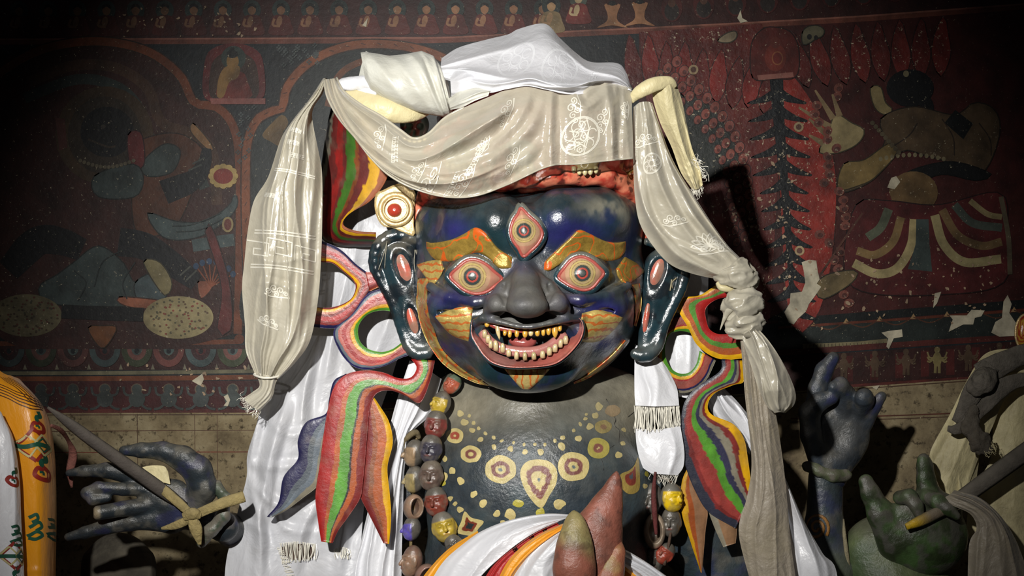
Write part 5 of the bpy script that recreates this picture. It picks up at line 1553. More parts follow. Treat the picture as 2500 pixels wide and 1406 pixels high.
bead(gB, 1003, 1292, 48, 0.82, PUR, GRY, 1.7, 0.0, label='bright violet bead'); bead(gB, 1003, 1372, 46, 0.95, hx(140, 108, 86), hx(110, 80, 66), 1.2, 0.1, sy=1.15, label='rough tan bead')
bead(gB, 1038, 1404, 20, 0.9, hx(132, 96, 84), GRY, -0.3, 0.6, kind='open', label='broken hollow bead at the bottom')
gC = thing('head_garland', (1600, 1430, 40), 'garland of small heads with one bright yellow face below the fringed white scarf', 'garland')
tube('garland_cord', [(1600, 1160, 90), (1640, 1180, 60), (1645, 1240, 50), (1636, 1310, 40), (1622, 1380, 40)], 4, M['rag'], gC, 6, n=30, cols=hx(90, 70, 60))
tube('red_cord', [(1600, 1152, 30), (1596, 1200, 24), (1598, 1250, 18), (1602, 1305, 14)], [3, 6, 7, 4], M['rag'], gC, 8, n=24, cols=hx(92, 40, 42))
bead(gC, 1588, 1222, 60, 1.0, GRY, GRY, 0.4, 0.1, sy=1.15, label='grey bead'); bead(gC, 1642, 1216, 44, 1.0, hx(220, 184, 20), hx(100, 98, 92), -0.75, 0.0, label='bright yellow face in profile')
bead(gC, 1638, 1276, 56, 0.9, GRY, GRY, 0.2, 0.0, sy=1.15, label='dark grey bead'); bead(gC, 1598, 1296, 44, 1.0, hx(156, 138, 118), GRY, -0.1, 0.0, kind='open', sy=1.3, label='hollow pale bead')
bead(gC, 1622, 1352, 52, 0.8, hx(150, 62, 46), GRY, 0.4, 0.6, label='red orange bead'); bead(gC, 1596, 1370, 60, 0.85, GRY, GRY, 0.0, 0.1, sy=1.1, label='lowest grey bead')

# ---------------------------------------------------------------- pointed red bud held before the chest
M['budpaint'] = painted('rubbed_red_paint', rough=0.34, dust=0.12, bump=0.35, scale=60, spec=0.5, var=0.35)
bud = thing('carved_bud', (1440, 1560, -320), 'pointed red-brown carved bud with overlapping petals in front of the chest', 'carving')
def petal(pts, seed, base, alt, name, label=None, edge=None, ramp_y=False):
    def fn(X): return sd_chain(X, pts, 26, (1, 1, 1.5))
    a = np.array(pts); r = a[:, 3].max() + 10
    v, q, _ = sculpt(fn, a[:, :3].min(0) - r, a[:, :3].max(0) + r, 4.5)
    n = fbm(v, 60, seed); n2 = fbm(v, 26, seed + 4)
    c = mixc(base, alt, sst(0.42, 0.62, n)); c = mixc(c, hx(70, 44, 40), sst(0.60, 0.7, n2) * 0.5)
    if ramp_y: c = mixc(hx(118, 70, 56), hx(142, 136, 88), sst(1372, 1300, v[:, 1] + 70 * (n - 0.5) - 0.5 * (v[:, 0] - 1402)) * (0.6 + 0.4 * n2)); c = mixc(c, hx(74, 52, 44), sst(0.58, 0.7, n2) * 0.5)
    if edge is not None: c = mixc(c, hx(150, 140, 74), sst(edge, edge + 16, v[:, 0] - (v[:, 1] - 1300) * 0.06) * 0.8)
    o = add_mesh(name, W(v), q, M['budpaint'], bud, c)
    if label: o['label'] = label
petal([(1506, 1150, -300, 2), (1502, 1172, -301, 9), (1495, 1200, -302, 19), (1480, 1240, -306, 36), (1458, 1300, -308, 58), (1448, 1370, -308, 66), (1446, 1500, -308, 64)], 2, hx(132, 78, 64), hx(116, 72, 60), 'petal', 'tall red-brown back petal')
petal([(1401, 1249, -346, 2), (1403, 1268, -352, 14), (1404, 1295, -358, 27), (1403, 1335, -364, 40), (1402, 1385, -366, 47), (1403, 1500, -364, 50)], 5, hx(132, 72, 56), hx(140, 128, 74), 'petal', 'front petal mottled olive yellow and red', ramp_y=True)
petal([(1516, 1322, -318, 4), (1508, 1350, -330, 14), (1494, 1390, -336, 26), (1480, 1440, -338, 38), (1474, 1500, -338, 42)], 8, hx(140, 84, 62), hx(146, 128, 80), 'petal', 'side petal with a pale edge')
# ---------------------------------------------------------------- silk scarves
def fringe(name, tops, drops, mat, parent, seed, n=50, w=1.2, jit=3):
    """loose warp threads hanging from the line `tops` to `drops`"""
    r = np.random.default_rng(seed)
    A, B = spline(tops, n), spline(drops, n)
    V, F, k = [], [], 0
    for a, b in zip(A, B):
        b = b + r.normal(0, jit, 3); a = a + r.normal(0, jit * .3, 3)
        mid = (a + b) / 2 + r.normal(0, jit, 3)
        P = spline([a, mid, b], 7)
        T = np.array([w / 2, 0, 0]) if abs(b[1] - a[1]) > abs(b[0] - a[0]) else np.array([0, w / 2, 0])
        V += [P - T, P + T]
        F += [(k + i, k + i + 1, k + 7 + i + 1, k + 7 + i) for i in range(6)]
        k += 14
    o = add_mesh(name, W(np.concatenate(V)), F, M[mat], parent)
    o['kind'] = 'stuff'
    return o
def arcs(cx, cy, r, n=20, a0=0, a1=2 * PI):
    t = np.linspace(a0, a1, n)
    return [(cx + r * math.cos(x), cy + r * math.sin(x)) for x in t]
def crease(Q, pts, amp, w, skew=0.0):
    L = spline(np.asarray(pts, float), 60)[:, :2]
    P = Q[..., :2].reshape(-1, 2)
    d2 = ((P[:, None] - L[None]) ** 2).sum(2)
    k = d2.argmin(1)
    T = np.gradient(L, axis=0); T /= np.linalg.norm(T, axis=1)[:, None]
    r = P - L[k]
    s = r[:, 0] * T[k, 1] - r[:, 1] * T[k, 0]
    e = np.sin(PI * np.clip((k + 1) / 61, 0, 1)) ** 0.7
    prof = np.exp(-np.abs(s / w) ** 1.5) - skew * np.exp(-np.abs((s - 1.8 * w) / (0.8 * w)) ** 2)
    off = np.exp(-(np.maximum(np.sqrt(d2.min(1)) - 3 * w, 0) / w) ** 2)
    Q[..., 2] -= (amp * prof * e * off).reshape(Q.shape[:2])
KEY = [[(-34, 20), (-34, -20), (22, -20), (22, 10), (-12, 10), (-12, -4), (6, -4)]]
def wheel(r=40, spokes=6):
    L = [arcs(0, 0, r, 30), arcs(0, 0, r * 0.94, 30), arcs(0, 0, r * .3, 14)]
    for k in range(spokes):
        a = k * 2 * PI / spokes
        L.append(arcs(r * .6 * math.cos(a), r * .6 * math.sin(a), r * .24, 12, a, a + 5))
    return L
def curlcloud():
    L = []
    for k, (x, y, r) in enumerate([(-30, 0, 12), (-10, -10, 15), (14, -6, 13), (32, 2, 9), (0, 10, 11)]):
        L.append([(x + r * (1 - t / 14) * math.cos(k + t * .75), y + r * (1 - t / 14) * math.sin(k + t * .75)) for t in range(13)])
    L.append([(-46, 12), (-20, 20), (10, 18), (46, 12)])
    return L
def glyphs(seed, n=5):
    r = random.Random(seed); L = []
    for k in range(n):
        x = (k - n / 2) * 13
        L += [[(x - 5, -8), (x + 5, -8), (x + 5, 0), (x - 5, 2)], [(x, -8), (x + r.uniform(-3, 3), 9)], [(x - 5, 8), (x + 5, 9)]]
    return L
def petals(n=7, r=30):
    L = []
    for k in range(n):
        a = -PI / 2 + (k - (n - 1) / 2) * 0.42
        c, s = math.cos(a), math.sin(a)
        L.append([(r * c * t - 6 * s * math.sin(PI * t), r * s * t + 6 * c * math.sin(PI * t)) for t in np.linspace(0, 1, 9)])
        L.append([(r * c * t + 6 * s * math.sin(PI * t), r * s * t - 6 * c * math.sin(PI * t)) for t in np.linspace(0, 1, 9)])
    L.append([(-12, 6), (0, 12), (12, 6)])
    return L

# --- scarf hanging at the left from the head to a tied tassel
kl = thing('ceremonial_scarf', (690, 1000, -40), 'long shiny ivory scarf with a key-pattern band, gathered into a frayed tassel', 'scarf', None)
NU, NV = 190, 90
Lc = [(789, 191, -20), (757, 240, -26), (715, 293, -30), (685, 341, -34), (655, 431, -36), (620, 490, -36), (605, 562, -36), (596, 646, -36), (591, 705, -36), (598, 795, -36), (600, 855, -34), (622, 912, -26)]
Rc = [(799, 191, -14), (788, 228, -16), (766, 262, -20), (763, 295, -22), (778, 371, -24), (786, 419, -26), (787, 515, -28), (784, 628, -28), (776, 735, -28), (757, 831, -28), (721, 885, -28), (680, 925, -24)]
Mc = [((a[0] * .55 + b[0] * .45), (a[1] + b[1]) / 2, min(a[2], b[2]) - (10 + 42 * math.sin(PI * k / 11))) for k, (a, b) in enumerate(zip(Lc, Rc))]
Q = loft([Lc, Mc, Rc], NU, NV)
U, V = uvgrid(NU, NV)
Q[..., 2] -= folds(NU, NV, 4, 4, 24, 0.07, 0.08, (0.05, 0.0), lo=0.08, hi=0.92, sharp=1.2)
Q[..., 2] -= folds(NU, NV, 14, 3, 9, 0.02, 0.10, (0.05, 0.25)) + 8 * (fbm(np.stack([Q[..., 0] + Q[..., 1] * .5, Q[..., 1] - Q[..., 0] * .4, 0 * U], -1) * np.array([1, .6, 1]), 70, 9, 2) - .5) * 2 * sst(.3, .7, U)
Q[..., 2] -= 12 * sst(0.75, 1, U) * (fbm(np.stack([V * 300, U * 60, 0 * U], -1), 24, 3) - 0.5) * 2
# (long soft pulls down the hanging length)
CREASES = (([(780, 215), (742, 300), (726, 420), (716, 560), (706, 700), (690, 850)], 16, 9), ([(770, 280), (768, 420), (756, 560), (748, 700), (726, 830)], 12, 9), ([(720, 310), (686, 400), (664, 520), (650, 680), (640, 830)], 13, 10), ([(606, 620), (680, 640), (770, 620)], 6, 8), ([(600, 700), (660, 690), (740, 720)], 6, 8))
for pts, a, w in CREASES:
    crease(Q, pts, a, w, 0.5)
main_l = sheet('scarf_length', Q, M['gauze_side'], kl)
woven('woven_pattern', Q, [(0.60, 0.20, 0.0, 1.05, KEY), (0.585, 0.52, 0.0, 1.15, KEY), (0.585, 0.84, 0, 0.95, KEY), (0.20, 0.5, 0, 0.5, glyphs(2)), (0.24, 0.5, 0, 0.5, glyphs(3)), (0.28, 0.62, 0, 0.55, glyphs(4)), (0.42, 0.3, 0, 0.5, glyphs(5)),
    (0.525, 0.5, 0, 1, [[(-72, 10), (78, -6)], [(-72, 17), (78, 1)]]), (0.645, 0.5, 0, 1, [[(-76, 8), (80, -6)], [(-76, 1), (80, -13)]]), (0.33, 0.5, 0, 1, [[(-50, 0), (50, 0)], [(-50, 5), (50, 5)]]), (0.72, 0.5, 0, 0.7, curlcloud()), (0.82, 0.4, 0.3, 0.6, curlcloud())], M['threads'], kl, 3.2)
Q = loft([[(622, 908, -30), (634, 940, -34), (618, 956, -30), (594, 972, -24)], [(650, 915, -52), (652, 940, -50), (640, 965, -48), (612, 990, -40)], [(682, 918, -30), (672, 938, -34), (664, 970, -34), (634, 1004, -26)]], 40, 36)
Q[..., 2] -= folds(40, 36, 5, 6, 9, 0.06, 0.03)
sheet('tassel', Q, M['gauze_side'], kl)
fringe('tassel_fringe', [(594, 972, -28), (612, 990, -40), (634, 1004, -26)], [(586, 966, -30), (602, 1006, -46), (628, 1018, -30)], 'threads', kl, 3, 40, 1.0, 4)
tube('tassel_tie', [(620, 915, -36), (640, 922, -58), (664, 922, -56), (682, 916, -36), (660, 908, -10), (632, 906, -14), (620, 915, -36)], 3, M['threads'], kl, 6, n=30)

# --- sheer scarf over the crown, swagged across the brow
kb = thing('ceremonial_scarf', (1150, 485, -200), 'sheer aged scarf draped in a deep swag over the blue head and crown', 'scarf')
TP = [(822, 190, -40), (838, 222, -70), (880, 255, -110), (932, 285, -150), (978, 318, -178), (1010, 338, -190), (1046, 326, -190), (1095, 282, -182), (1190, 238, -186), (1262, 212, -190), (1340, 214, -186), (1410, 208, -176), (1480, 202, -150), (1542, 214, -110)]
M1 = [(810, 192, -52), (826, 240, -90), (862, 290, -132), (912, 330, -168), (962, 366, -196), (1010, 384, -212), (1062, 372, -218), (1120, 345, -222), (1200, 310, -222), (1268, 286, -220), (1340, 286, -216), (1412, 280, -206), (1482, 272, -180), (1543, 278, -130)]
M2 = [(800, 193, -50), (812, 240, -88), (845, 305, -132), (890, 360, -168), (945, 405, -198), (1005, 430, -218), (1075, 432, -228), (1150, 415, -232), (1225, 385, -228), (1290, 360, -222), (1345, 350, -220), (1412, 345, -212), (1484, 335, -188), (1545, 335, -136)]
BT = [(790, 194, -40), (800, 240, -76), (828, 290, -116), (866, 335, -152), (905, 385, -178), (950, 428, -200), (1010, 460, -214), (1085, 480, -222), (1160, 478, -224), (1240, 450, -218), (1338, 406, -216), (1410, 400, -206), (1482, 392, -184), (1546, 386, -136)]
NU, NV = 240, 100
Q = loft([TP, M1, M2, BT], NU, NV)
U, V = uvgrid(NU, NV)
wl = sst(0.72, 0.55, U)            # swag folds on the left, hanging pleats on the right
Q[..., 2] -= folds(NU, NV, 21, 4, 30, 0.075, 0.09, (0.0, 0.0), 0.05, 0.95, sharp=1.25) * wl
Q[..., 2] -= folds(NU, NV, 23, 4, 8, 0.025, 0.09) * wl * sst(0.0, 0.1, U)
hp = np.zeros_like(U)
for u0, a, w in ((0.60, 14, 0.012), (0.655, -9, 0.012), (0.70, 10, 0.02), (0.765, 16, 0.010), (0.785, -12, 0.008), (0.86, 8, 0.03), (0.925, 18, 0.012), (0.945, -12, 0.008), (0.98, 9, 0.012)):
    hp += a * np.exp(-np.abs((U - u0 - 0.02 * (V - .5)) / w) ** 1.5)
Q[..., 2] -= hp * (1 - wl) * (0.4 + 0.6 * V)
Q[..., 2] -= 7 * (fbm(np.stack([Q[..., 0], Q[..., 1] * 1.6, 0 * U], -1), 60, 5) - 0.5) * 2
for pts, a, w in (([(1336, 222), (1296, 300), (1226, 366), (1110, 420), (1010, 425)], 26, 20), ([(1250, 232), (1196, 306), (1116, 350), (1036, 372)], 20, 16), ([(1300, 216), (1262, 296), (1200, 350), (1130, 385)], 16, 12),
                  ([(1346, 230), (1340, 330), (1337, 410)], 14, 9), ([(1500, 205), (1497, 300), (1494, 392)], 14, 9), ([(1390, 220), (1430, 262), (1482, 226)], 10, 10), ([(830, 230), (880, 320), (960, 400), (1060, 455), (1180, 460)], 18, 12), ([(1336, 300), (1290, 372), (1200, 430), (1090, 462)], 18, 14)):
    crease(Q, pts, a, w, 0.6)
kbm = sheet('swag', Q, M['gauze'], kb)
woven('woven_pattern', Q, [(0.84, 0.62, 0, 1.05, wheel(46, 7)), (0.84, 0.62, 0, 1.0, curlcloud()), (0.90, 0.45, -0.2, 0.75, curlcloud()), (0.55, 0.62, -0.5, 0.9, glyphs(7, 6)), (0.53, 0.80, -0.4, 0.9, curlcloud()), (0.44, 0.88, -0.1, 0.9, curlcloud()), (0.50, 0.92, -0.3, 0.9, glyphs(9, 6)), (0.58, 0.5, -0.6, 0.8, petals(7, 34)),
    (0.31, 0.35, 0.6, 0.75, glyphs(11, 7)), (0.25, 0.3, 0.6, 0.7, curlcloud()), (0.63, 0.25, -0.3, 0.8, curlcloud()), (0.40, 0.6, 0.1, 0.7, curlcloud()), (0.82, 0.28, 0.1, 0.8, curlcloud()), (0.975, 0.3, 0, 0.5, curlcloud()), (0.66, 0.75, -0.3, 0.8, curlcloud())], M['threads'], kb, 2.6, 1.2)
P = spline(BT, 140); P[:, 2] -= 2
P2 = samp(Q, np.linspace(0, 1, 140), np.ones(140)); P2[:, 2] -= 1
tube('scarf_hem', P2, 2.4, M['gauze_side'], kb, 6)
P2 = samp(Q, np.linspace(0, 0.5, 90), np.zeros(90)); P2[:, 2] -= 1
tube('scarf_hem', P2, 3.2, M['gauze_side'], kb, 6)

# --- crisp white satin on top, with its knot
kt = thing('ceremonial_scarf', (1300, 230, -120), 'crisp white satin scarf piled on the blue head and tied in a broad knot', 'scarf')
C0 = [(1078, 142, -10), (1120, 116, 10), (1190, 96, 30), (1240, 84, 40), (1268, 70, 40), (1330, 58, 30), (1366, 92, 30), (1405, 128, 30), (1442, 151, 20), (1506, 154, 0), (1528, 176, -40), (1541, 214, -90)]
C1 = [(1076, 160, -70), (1125, 145, -70), (1195, 130, -70), (1245, 122, -70), (1285, 112, -70), (1335, 104, -70), (1375, 126, -72), (1410, 148, -70), (1444, 164, -66), (1500, 168, -60), (1526, 188, -74), (1541, 218, -108)]
C2 = [(1076, 172, -96), (1130, 172, -110), (1200, 172, -128), (1250, 168, -134), (1295, 164, -138), (1340, 162, -138), (1380, 170, -136), (1412, 180, -130), (1445, 185, -122), (1496, 186, -106), (1524, 200, -106), (1542, 220, -120)]
C3 = [(1078, 184, -104), (1130, 196, -130), (1195, 210, -170), (1240, 206, -190), (1290, 196, -196), (1335, 204, -198), (1382, 208, -192), (1418, 206, -180), (1448, 200, -164), (1492, 200, -136), (1522, 210, -124), (1542, 221, -126)]
C4 = [(1080, 192, -96), (1132, 208, -126), (1192, 226, -170), (1235, 218, -196), (1285, 210, -204), (1330, 218, -208), (1380, 229, -202), (1425, 229, -190), (1446, 216, -172), (1486, 210, -142), (1518, 216, -128), (1543, 222, -128)]
NU, NV = 170, 80
Q = loft([C0, C1, C2, C3, C4], NU, NV)
U, V = uvgrid(NU, NV)
for (a, b, amp, w) in (((0.05, 0.45), (0.75, 0.86), 16, 0.05), ((0.1, 0.7), (0.9, 0.72), 14, 0.045), ((0.45, 0.9), (1.0, 0.62), 12, 0.04), ((0.5, 0.1), (0.9, 0.5), 10, 0.05), ((0.0, 0.3), (0.42, 0.2), 8, 0.05)):
    d = np.array(b) - np.array(a); L = np.hypot(*d)
    t = ((U - a[0]) * d[0] + (V - a[1]) * d[1]) / L ** 2
    s = ((U - a[0]) * d[1] - (V - a[1]) * d[0]) / L
    Q[..., 2] -= 1.7 * amp * np.exp(-np.abs(s / w) ** 1.5) * sst(-0.1, 0.15, t) * sst(1.1, 0.85, t)
Q[..., 2] -= 16 * (fbm(np.stack([Q[..., 0] + Q[..., 1], Q[..., 1] - .6 * Q[..., 0], 0 * U], -1) * np.array([.5, 1.2, 1]), 90, 2, 2) - 0.5) * 2
sheet('satin_drape', Q, M['satin'], kt)
woven('woven_pattern', Q, [(0.37, 0.40, 0, 1.0, wheel(44, 6)), (0.60, 0.50, 0, 1.0, wheel(44, 6)), (0.78, 0.8, 0.1, 0.8, glyphs(3, 7))], M['satin_thread'], kt, 1.8, 0.8)
# the knot: a broad wrapped band
S = []
for x, yt, yb, r, tilt in ((886, 128, 196, 40, 8), (898, 127, 222, 54, 6), (925, 130, 240, 64, 4), (960, 136, 258, 70, 2), (1000, 132, 272, 74, 0), (1042, 124, 281, 74, 0), (1070, 136, 285, 70, -2), (1088, 165, 282, 62, -4), (1100, 205, 268, 44, -4)):
    t = np.linspace(0, 2 * PI, 61)[:-1]
    yc, h = (yt + yb) / 2, (yb - yt) / 2
    y = yc - h * np.cos(t); m = -66 - r * np.sin(t)
    S.append(np.stack([x + 8 * np.sin(t) * 0 + tilt * np.cos(t) * 0 + 0.16 * (y - yc), y, m], 1))
S = np.array(S)
ts = np.linspace(0, 1, len(S)); tt = np.linspace(0, 1, 70)
Q = np.stack([[np.interp(tt, ts, S[:, j, k]) for k in range(3)] for j in range(60)], 0).transpose(2, 0, 1)
U, V = uvgrid(70, 60)
for (u0, sl, a, w) in ((0.64, 0.55, 9, 0.025), (0.70, 0.5, -9, 0.018), (0.82, 0.35, 12, 0.03), (0.865, 0.32, -12, 0.014), (0.52, 0.7, 7, 0.05), (0.33, 0.9, 6, 0.06), (0.93, 0.2, 8, 0.03)):
    Q[..., 2] -= a * np.exp(-np.abs((U - u0 - sl * (V - 0.25)) / w) ** 1.4) * (V < 0.55)
Q[..., 2] -= 6 * (fbm(Q, 60, 4) - 0.5) * 2
sheet('knot', Q, M['knotsilk'], kt, closed_v=True)
Q = loft([[(893, 124, -40), (882, 160, -50), (876, 190, -44), (878, 206, -40)], [(900, 128, -62), (896, 160, -66), (894, 190, -64), (896, 208, -60)]], 30, 16)
sheet('knot_fold', Q, M['knotsilk'], kt)
def roll(name, pts, rad, mat, parent, flat=0.7, ns=18, n=40, amp=3, seed=1):
    V, F = tube_vf(pts, rad, ns, flat, n)
    d = (fbm(V * np.array([1, 2.2, 1]), 26, seed) - 0.5) * 2 * amp
    V[:, 1] += d * 0.6; V[:, 2] -= d
    me = add_mesh(name, W(V), F, M[mat], parent, uvs=np.stack([V[:, 0], V[:, 1]], 1) / 1000)
    return me
roll('twisted_end', [(820, 212, -36), (838, 207, -50), (870, 203, -62), (915, 200, -74)], [10, 17, 17, 20], 'satin', kt, 0.9, seed=3, amp=6)
roll('twisted_end', [(872, 222, -60), (895, 222, -72), (920, 222, -80)], [4, 9, 12], 'satin', kt, 0.9, seed=5)
for k, cs in enumerate(([[(1098, 176, -96), (1120, 166, -120), (1145, 166, -124), (1162, 168, -110)], [(1100, 205, -130), (1125, 198, -156), (1150, 190, -150), (1172, 196, -130)], [(1102, 236, -120), (1130, 232, -156), (1165, 224, -164), (1192, 226, -150)]],
                        [[(1096, 240, -110), (1122, 222, -148), (1160, 214, -160), (1196, 218, -160)], [(1098, 256, -134), (1130, 240, -172), (1165, 226, -180), (1196, 222, -176)], [(1100, 268, -126), (1128, 262, -164), (1160, 246, -180), (1192, 234, -180)]])):
    Q = loft(cs, 40, 24)
    Q[..., 2] -= folds(40, 24, 31 + k, 3, 9, 0.08, 0.05)
    sheet('bow_loop', Q, M['satin' if k == 0 else 'knotsilk'], kt)
kc = thing('ceremonial_scarf', (930, 285, -90), 'rolled cream scarf under the broad white knot', 'scarf')
roll('rolled_length', [(836, 226, -40), (868, 242, -60), (905, 258, -76), (950, 270, -82), (1005, 278, -70), (1050, 270, -40)], [10, 24, 31, 30, 20, 8], 'cream', kc, 0.8, 22, 60, 4, 7)

# --- cream scarf looped at the right
kr = thing('ceremonial_scarf', (1700, 470, -40), 'stiff pale yellow scarf end hanging over the right corner of the crown', 'scarf')
Q = loft([[(1560, 245, -100), (1588, 218, -108), (1596, 250, -96), (1612, 300, -84), (1640, 360, -72), (1662, 420, -64), (1690, 462, -58)],
          [(1590, 222, -124), (1624, 206, -130), (1634, 260, -118), (1650, 310, -104), (1668, 362, -92), (1686, 415, -82), (1702, 462, -74)],
          [(1606, 208, -100), (1640, 192, -104), (1662, 236, -92), (1676, 300, -80), (1690, 362, -70), (1708, 410, -62), (1716, 452, -56)]], 110, 44)
Q[..., 2] -= folds(110, 44, 41, 4, 10, 0.07, 0.06)
Q[..., 2] -= 6 * sst(0.7, 0.85, uvgrid(110, 44)[0]) * (fbm(Q, 18, 3) - 0.5) * 3
sheet('scarf_length', Q, M['cream'], kr)
roll('scarf_loop', [(1540, 246, -110), (1562, 224, -126), (1598, 206, -132), (1634, 198, -122), (1650, 212, -110)], [8, 16, 18, 12, 5], 'cream', kr, 0.6, 18, 40, 3, 2)
fringe('scarf_fringe', [(1690, 462, -58), (1702, 462, -74), (1716, 452, -56)], [(1686, 476, -58), (1702, 480, -76), (1722, 462, -56)], 'threads', kr, 8, 36, 1.0, 4)
fringe('frayed_edge', [(1676, 395, -74), (1690, 380, -74), (1704, 405, -66), (1714, 430, -62)], [(1690, 405, -84), (1704, 396, -80), (1716, 420, -72), (1722, 440, -66)], 'threads', kr, 9, 50, 1.4, 6)

# --- long sheer scarf knotted down the right
ks = thing('ceremonial_scarf', (1870, 1420, -60), 'ivory scarf knotted beside the ear, with a puffed fold and dull grey tail', 'scarf')
Q = loft([[(1546, 262, -104), (1544, 320, -98), (1546, 400, -90), (1550, 480, -80), (1562, 545, -72), (1594, 600, -66), (1636, 645, -62), (1690, 668, -62), (1762, 684, -66)],
          [(1562, 250, -124), (1570, 320, -126), (1582, 400, -124), (1596, 470, -118), (1622, 530, -112), (1660, 580, -108), (1704, 620, -106), (1744, 646, -100), (1786, 676, -92)],
          [(1582, 248, -112), (1600, 310, -112), (1622, 380, -108), (1652, 440, -102), (1690, 500, -96), (1726, 550, -92), (1764, 600, -88), (1800, 636, -84), (1812, 668, -82)],
          [(1592, 252, -92), (1612, 310, -84), (1636, 375, -78), (1664, 430, -74), (1700, 486, -70), (1738, 545, -66), (1776, 598, -64), (1816, 640, -64), (1830, 676, -66)]], 180, 70)
Q[..., 2] -= folds(180, 70, 51, 3, 20, 0.07, 0.08, (0, 0.05))
Q[..., 2] -= folds(180, 70, 52, 3, 7, 0.025, 0.10) + 7 * (fbm(Q, 60, 5, 2) - .5) * 2
for pts, a, w in (([(1574, 270), (1592, 380), (1626, 480), (1690, 580), (1770, 650)], 16, 10), ([(1604, 290), (1634, 400), (1680, 500), (1740, 590), (1800, 655)], 14, 9), ([(1556, 300), (1560, 420), (1580, 520), (1640, 610), (1730, 664)], 14, 10), ([(1600, 560), (1660, 600), (1760, 640)], 8, 8)):
    crease(Q, pts, a, w, 0.6)
sheet('scarf_length', Q, M['gauze_side'], ks)
woven('woven_pattern', Q, [(0.80, 0.5, 0.5, 1.15, petals(8, 34)), (0.82, 0.62, 0.4, 0.9, curlcloud()), (0.18, 0.35, 0.2, 0.7, curlcloud()), (0.30, 0.4, 0.2, 0.8, wheel(30, 6)), (0.60, 0.4, 0.4, 0.7, curlcloud())], M['threads'], ks, 3.0)
def lump(name, pts, mat, parent, seed, amp=8, k=14, h=4.0, sc=28):
    def fn(X):
        P = np.stack(np.broadcast_arrays(*X), -1)
        return sd_chain(X, pts, k) - amp * (1 - np.abs(2 * fbm((P + np.stack([0.5 * P[..., 1], 0 * P[..., 1], 0 * P[..., 1]], -1)) * np.array([0.45, 1.2, 0.8]), sc, seed, 2) - 1) * 2)
    a = np.array(pts); r = a[:, 3].max() + amp + 8
    v, q, _ = sculpt(fn, a[:, :3].min(0) - r, a[:, :3].max(0) + r, h)
    return add_mesh(name, W(v), q, M[mat], parent, uvs=np.stack([v[:, 0], v[:, 1]], 1) / 1000)
lump('knot', [(1772, 676, -78, 20), (1800, 668, -88, 26), (1818, 682, -80, 20), (1806, 702, -76, 16)], 'gauze_side', ks, 3, 15, 12, 3.2, 26)
lump('knot', [(1792, 752, -74, 22), (1816, 738, -92, 30), (1834, 740, -84, 22)], 'gauze_side', ks, 5, 14, 12, 3.2, 30)
lump('knot', [(1800, 796, -70, 20), (1820, 790, -86, 22), (1842, 786, -76, 16)], 'gauze_side', ks, 9, 14, 12, 3.2, 26)
roll('scarf_link', [(1806, 694, -84), (1800, 715, -92), (1806, 735, -92)], [10, 14, 18], 'gauze_side', ks, 0.8, 14, 20, 3, 4)
roll('loose_end', [(1788, 745, -92), (1772, 770, -84), (1758, 806, -78)], [12, 6, 1], 'gauze_side', ks, 0.6, 12, 24, 2, 6)
tube('thread_tie', [(1752, 690, -86), (1762, 702, -92), (1782, 704, -92), (1790, 700, -84)], [6, 9, 9, 5], M['cream'], ks, 8, n=16)
Q = loft([[(1806, 800, -66), (1816, 840, -72), (1836, 900, -84), (1852, 950, -88), (1872, 990, -80), (1890, 1008, -70)],
          [(1826, 796, -92), (1850, 830, -106), (1876, 890, -124), (1894, 945, -124), (1900, 985, -104), (1904, 1006, -84)],
          [(1846, 796, -78), (1880, 836, -78), (1914, 890, -78), (1940, 950, -74), (1940, 985, -66), (1918, 1008, -60)]], 90, 60)
Q[..., 2] -= folds(90, 60, 61, 6, 14, 0.05, 0.09, (0.05, 0.05)); Q[..., 2] -= crumple(Q, 7, 46, 3, 3, (1, 0.7))
sheet('puffed_fold', Q, M['gauze_side'], ks)
Q = loft([[(1806, 815, -58), (1812, 880, -50), (1820, 980, -44), (1832, 1080, -40), (1834, 1150, -40), (1822, 1220, -44), (1806, 1270, -46), (1806, 1320, -46), (1832, 1420, -46)],
          [(1830, 830, -70), (1844, 900, -72), (1856, 1000, -72), (1868, 1100, -72), (1874, 1180, -74), (1872, 1250, -74), (1866, 1310, -74), (1880, 1420, -74)],
          [(1850, 850, -60), (1874, 930, -54), (1894, 1010, -46), (1908, 1100, -44), (1918, 1180, -44), (1924, 1250, -44), (1930, 1320, -44), (1944, 1420, -44)]], 170, 70)
Q[..., 2] -= folds(170, 70, 71, 4, 16, 0.08, 0.08, (0.05, 0)); Q[..., 2] -= folds(170, 70, 72, 2, 6, 0.025, 0.08) + 6 * (fbm(Q * np.array([1, .5, 1]), 60, 5, 2) - .5) * 2
sheet('grey_tail', Q, M['greysilk'], ks)

# --- plain white scarves hanging behind the ornaments
LASTQ = []
def near_m(Q, x, y):
    d = (Q[..., 0] - x) ** 2 + (Q[..., 1] - y) ** 2
    return float(Q[..., 2].ravel()[d.ravel().argmin()])
def hanging(name, label, sheets, q, mat='white', cr=()):
    t = thing(name, q, label, 'scarf')
    t_q = []
    for k, (cs, nu, nv, fo) in enumerate(sheets):
        cs = [c_ + ([(c_[-1][0], 1740, c_[-1][2])] if c_[-1][1] >= 1420 else []) for c_ in cs]
        Q = loft(cs, nu, nv)
        for (seed, n, amp, w) in fo:
            Q[..., 2] -= folds(nu, nv, seed, n, amp, w, 0.07)
        for (pts, a_, w_) in cr:
            crease(Q, pts, a_, w_, 0.5)
        Q[..., 2] -= 16 * (fbm(np.stack([Q[..., 0] + .6 * Q[..., 1], Q[..., 1] - .5 * Q[..., 0], 0 * Q[..., 0]], -1) * np.array([.6, 1.1, 1]), 110, k + 3, 2) - 0.5) * 2
        sheet('scarf_length', Q, M[mat], t)
        t_q.append(Q)
    LASTQ[:] = t_q
    return t
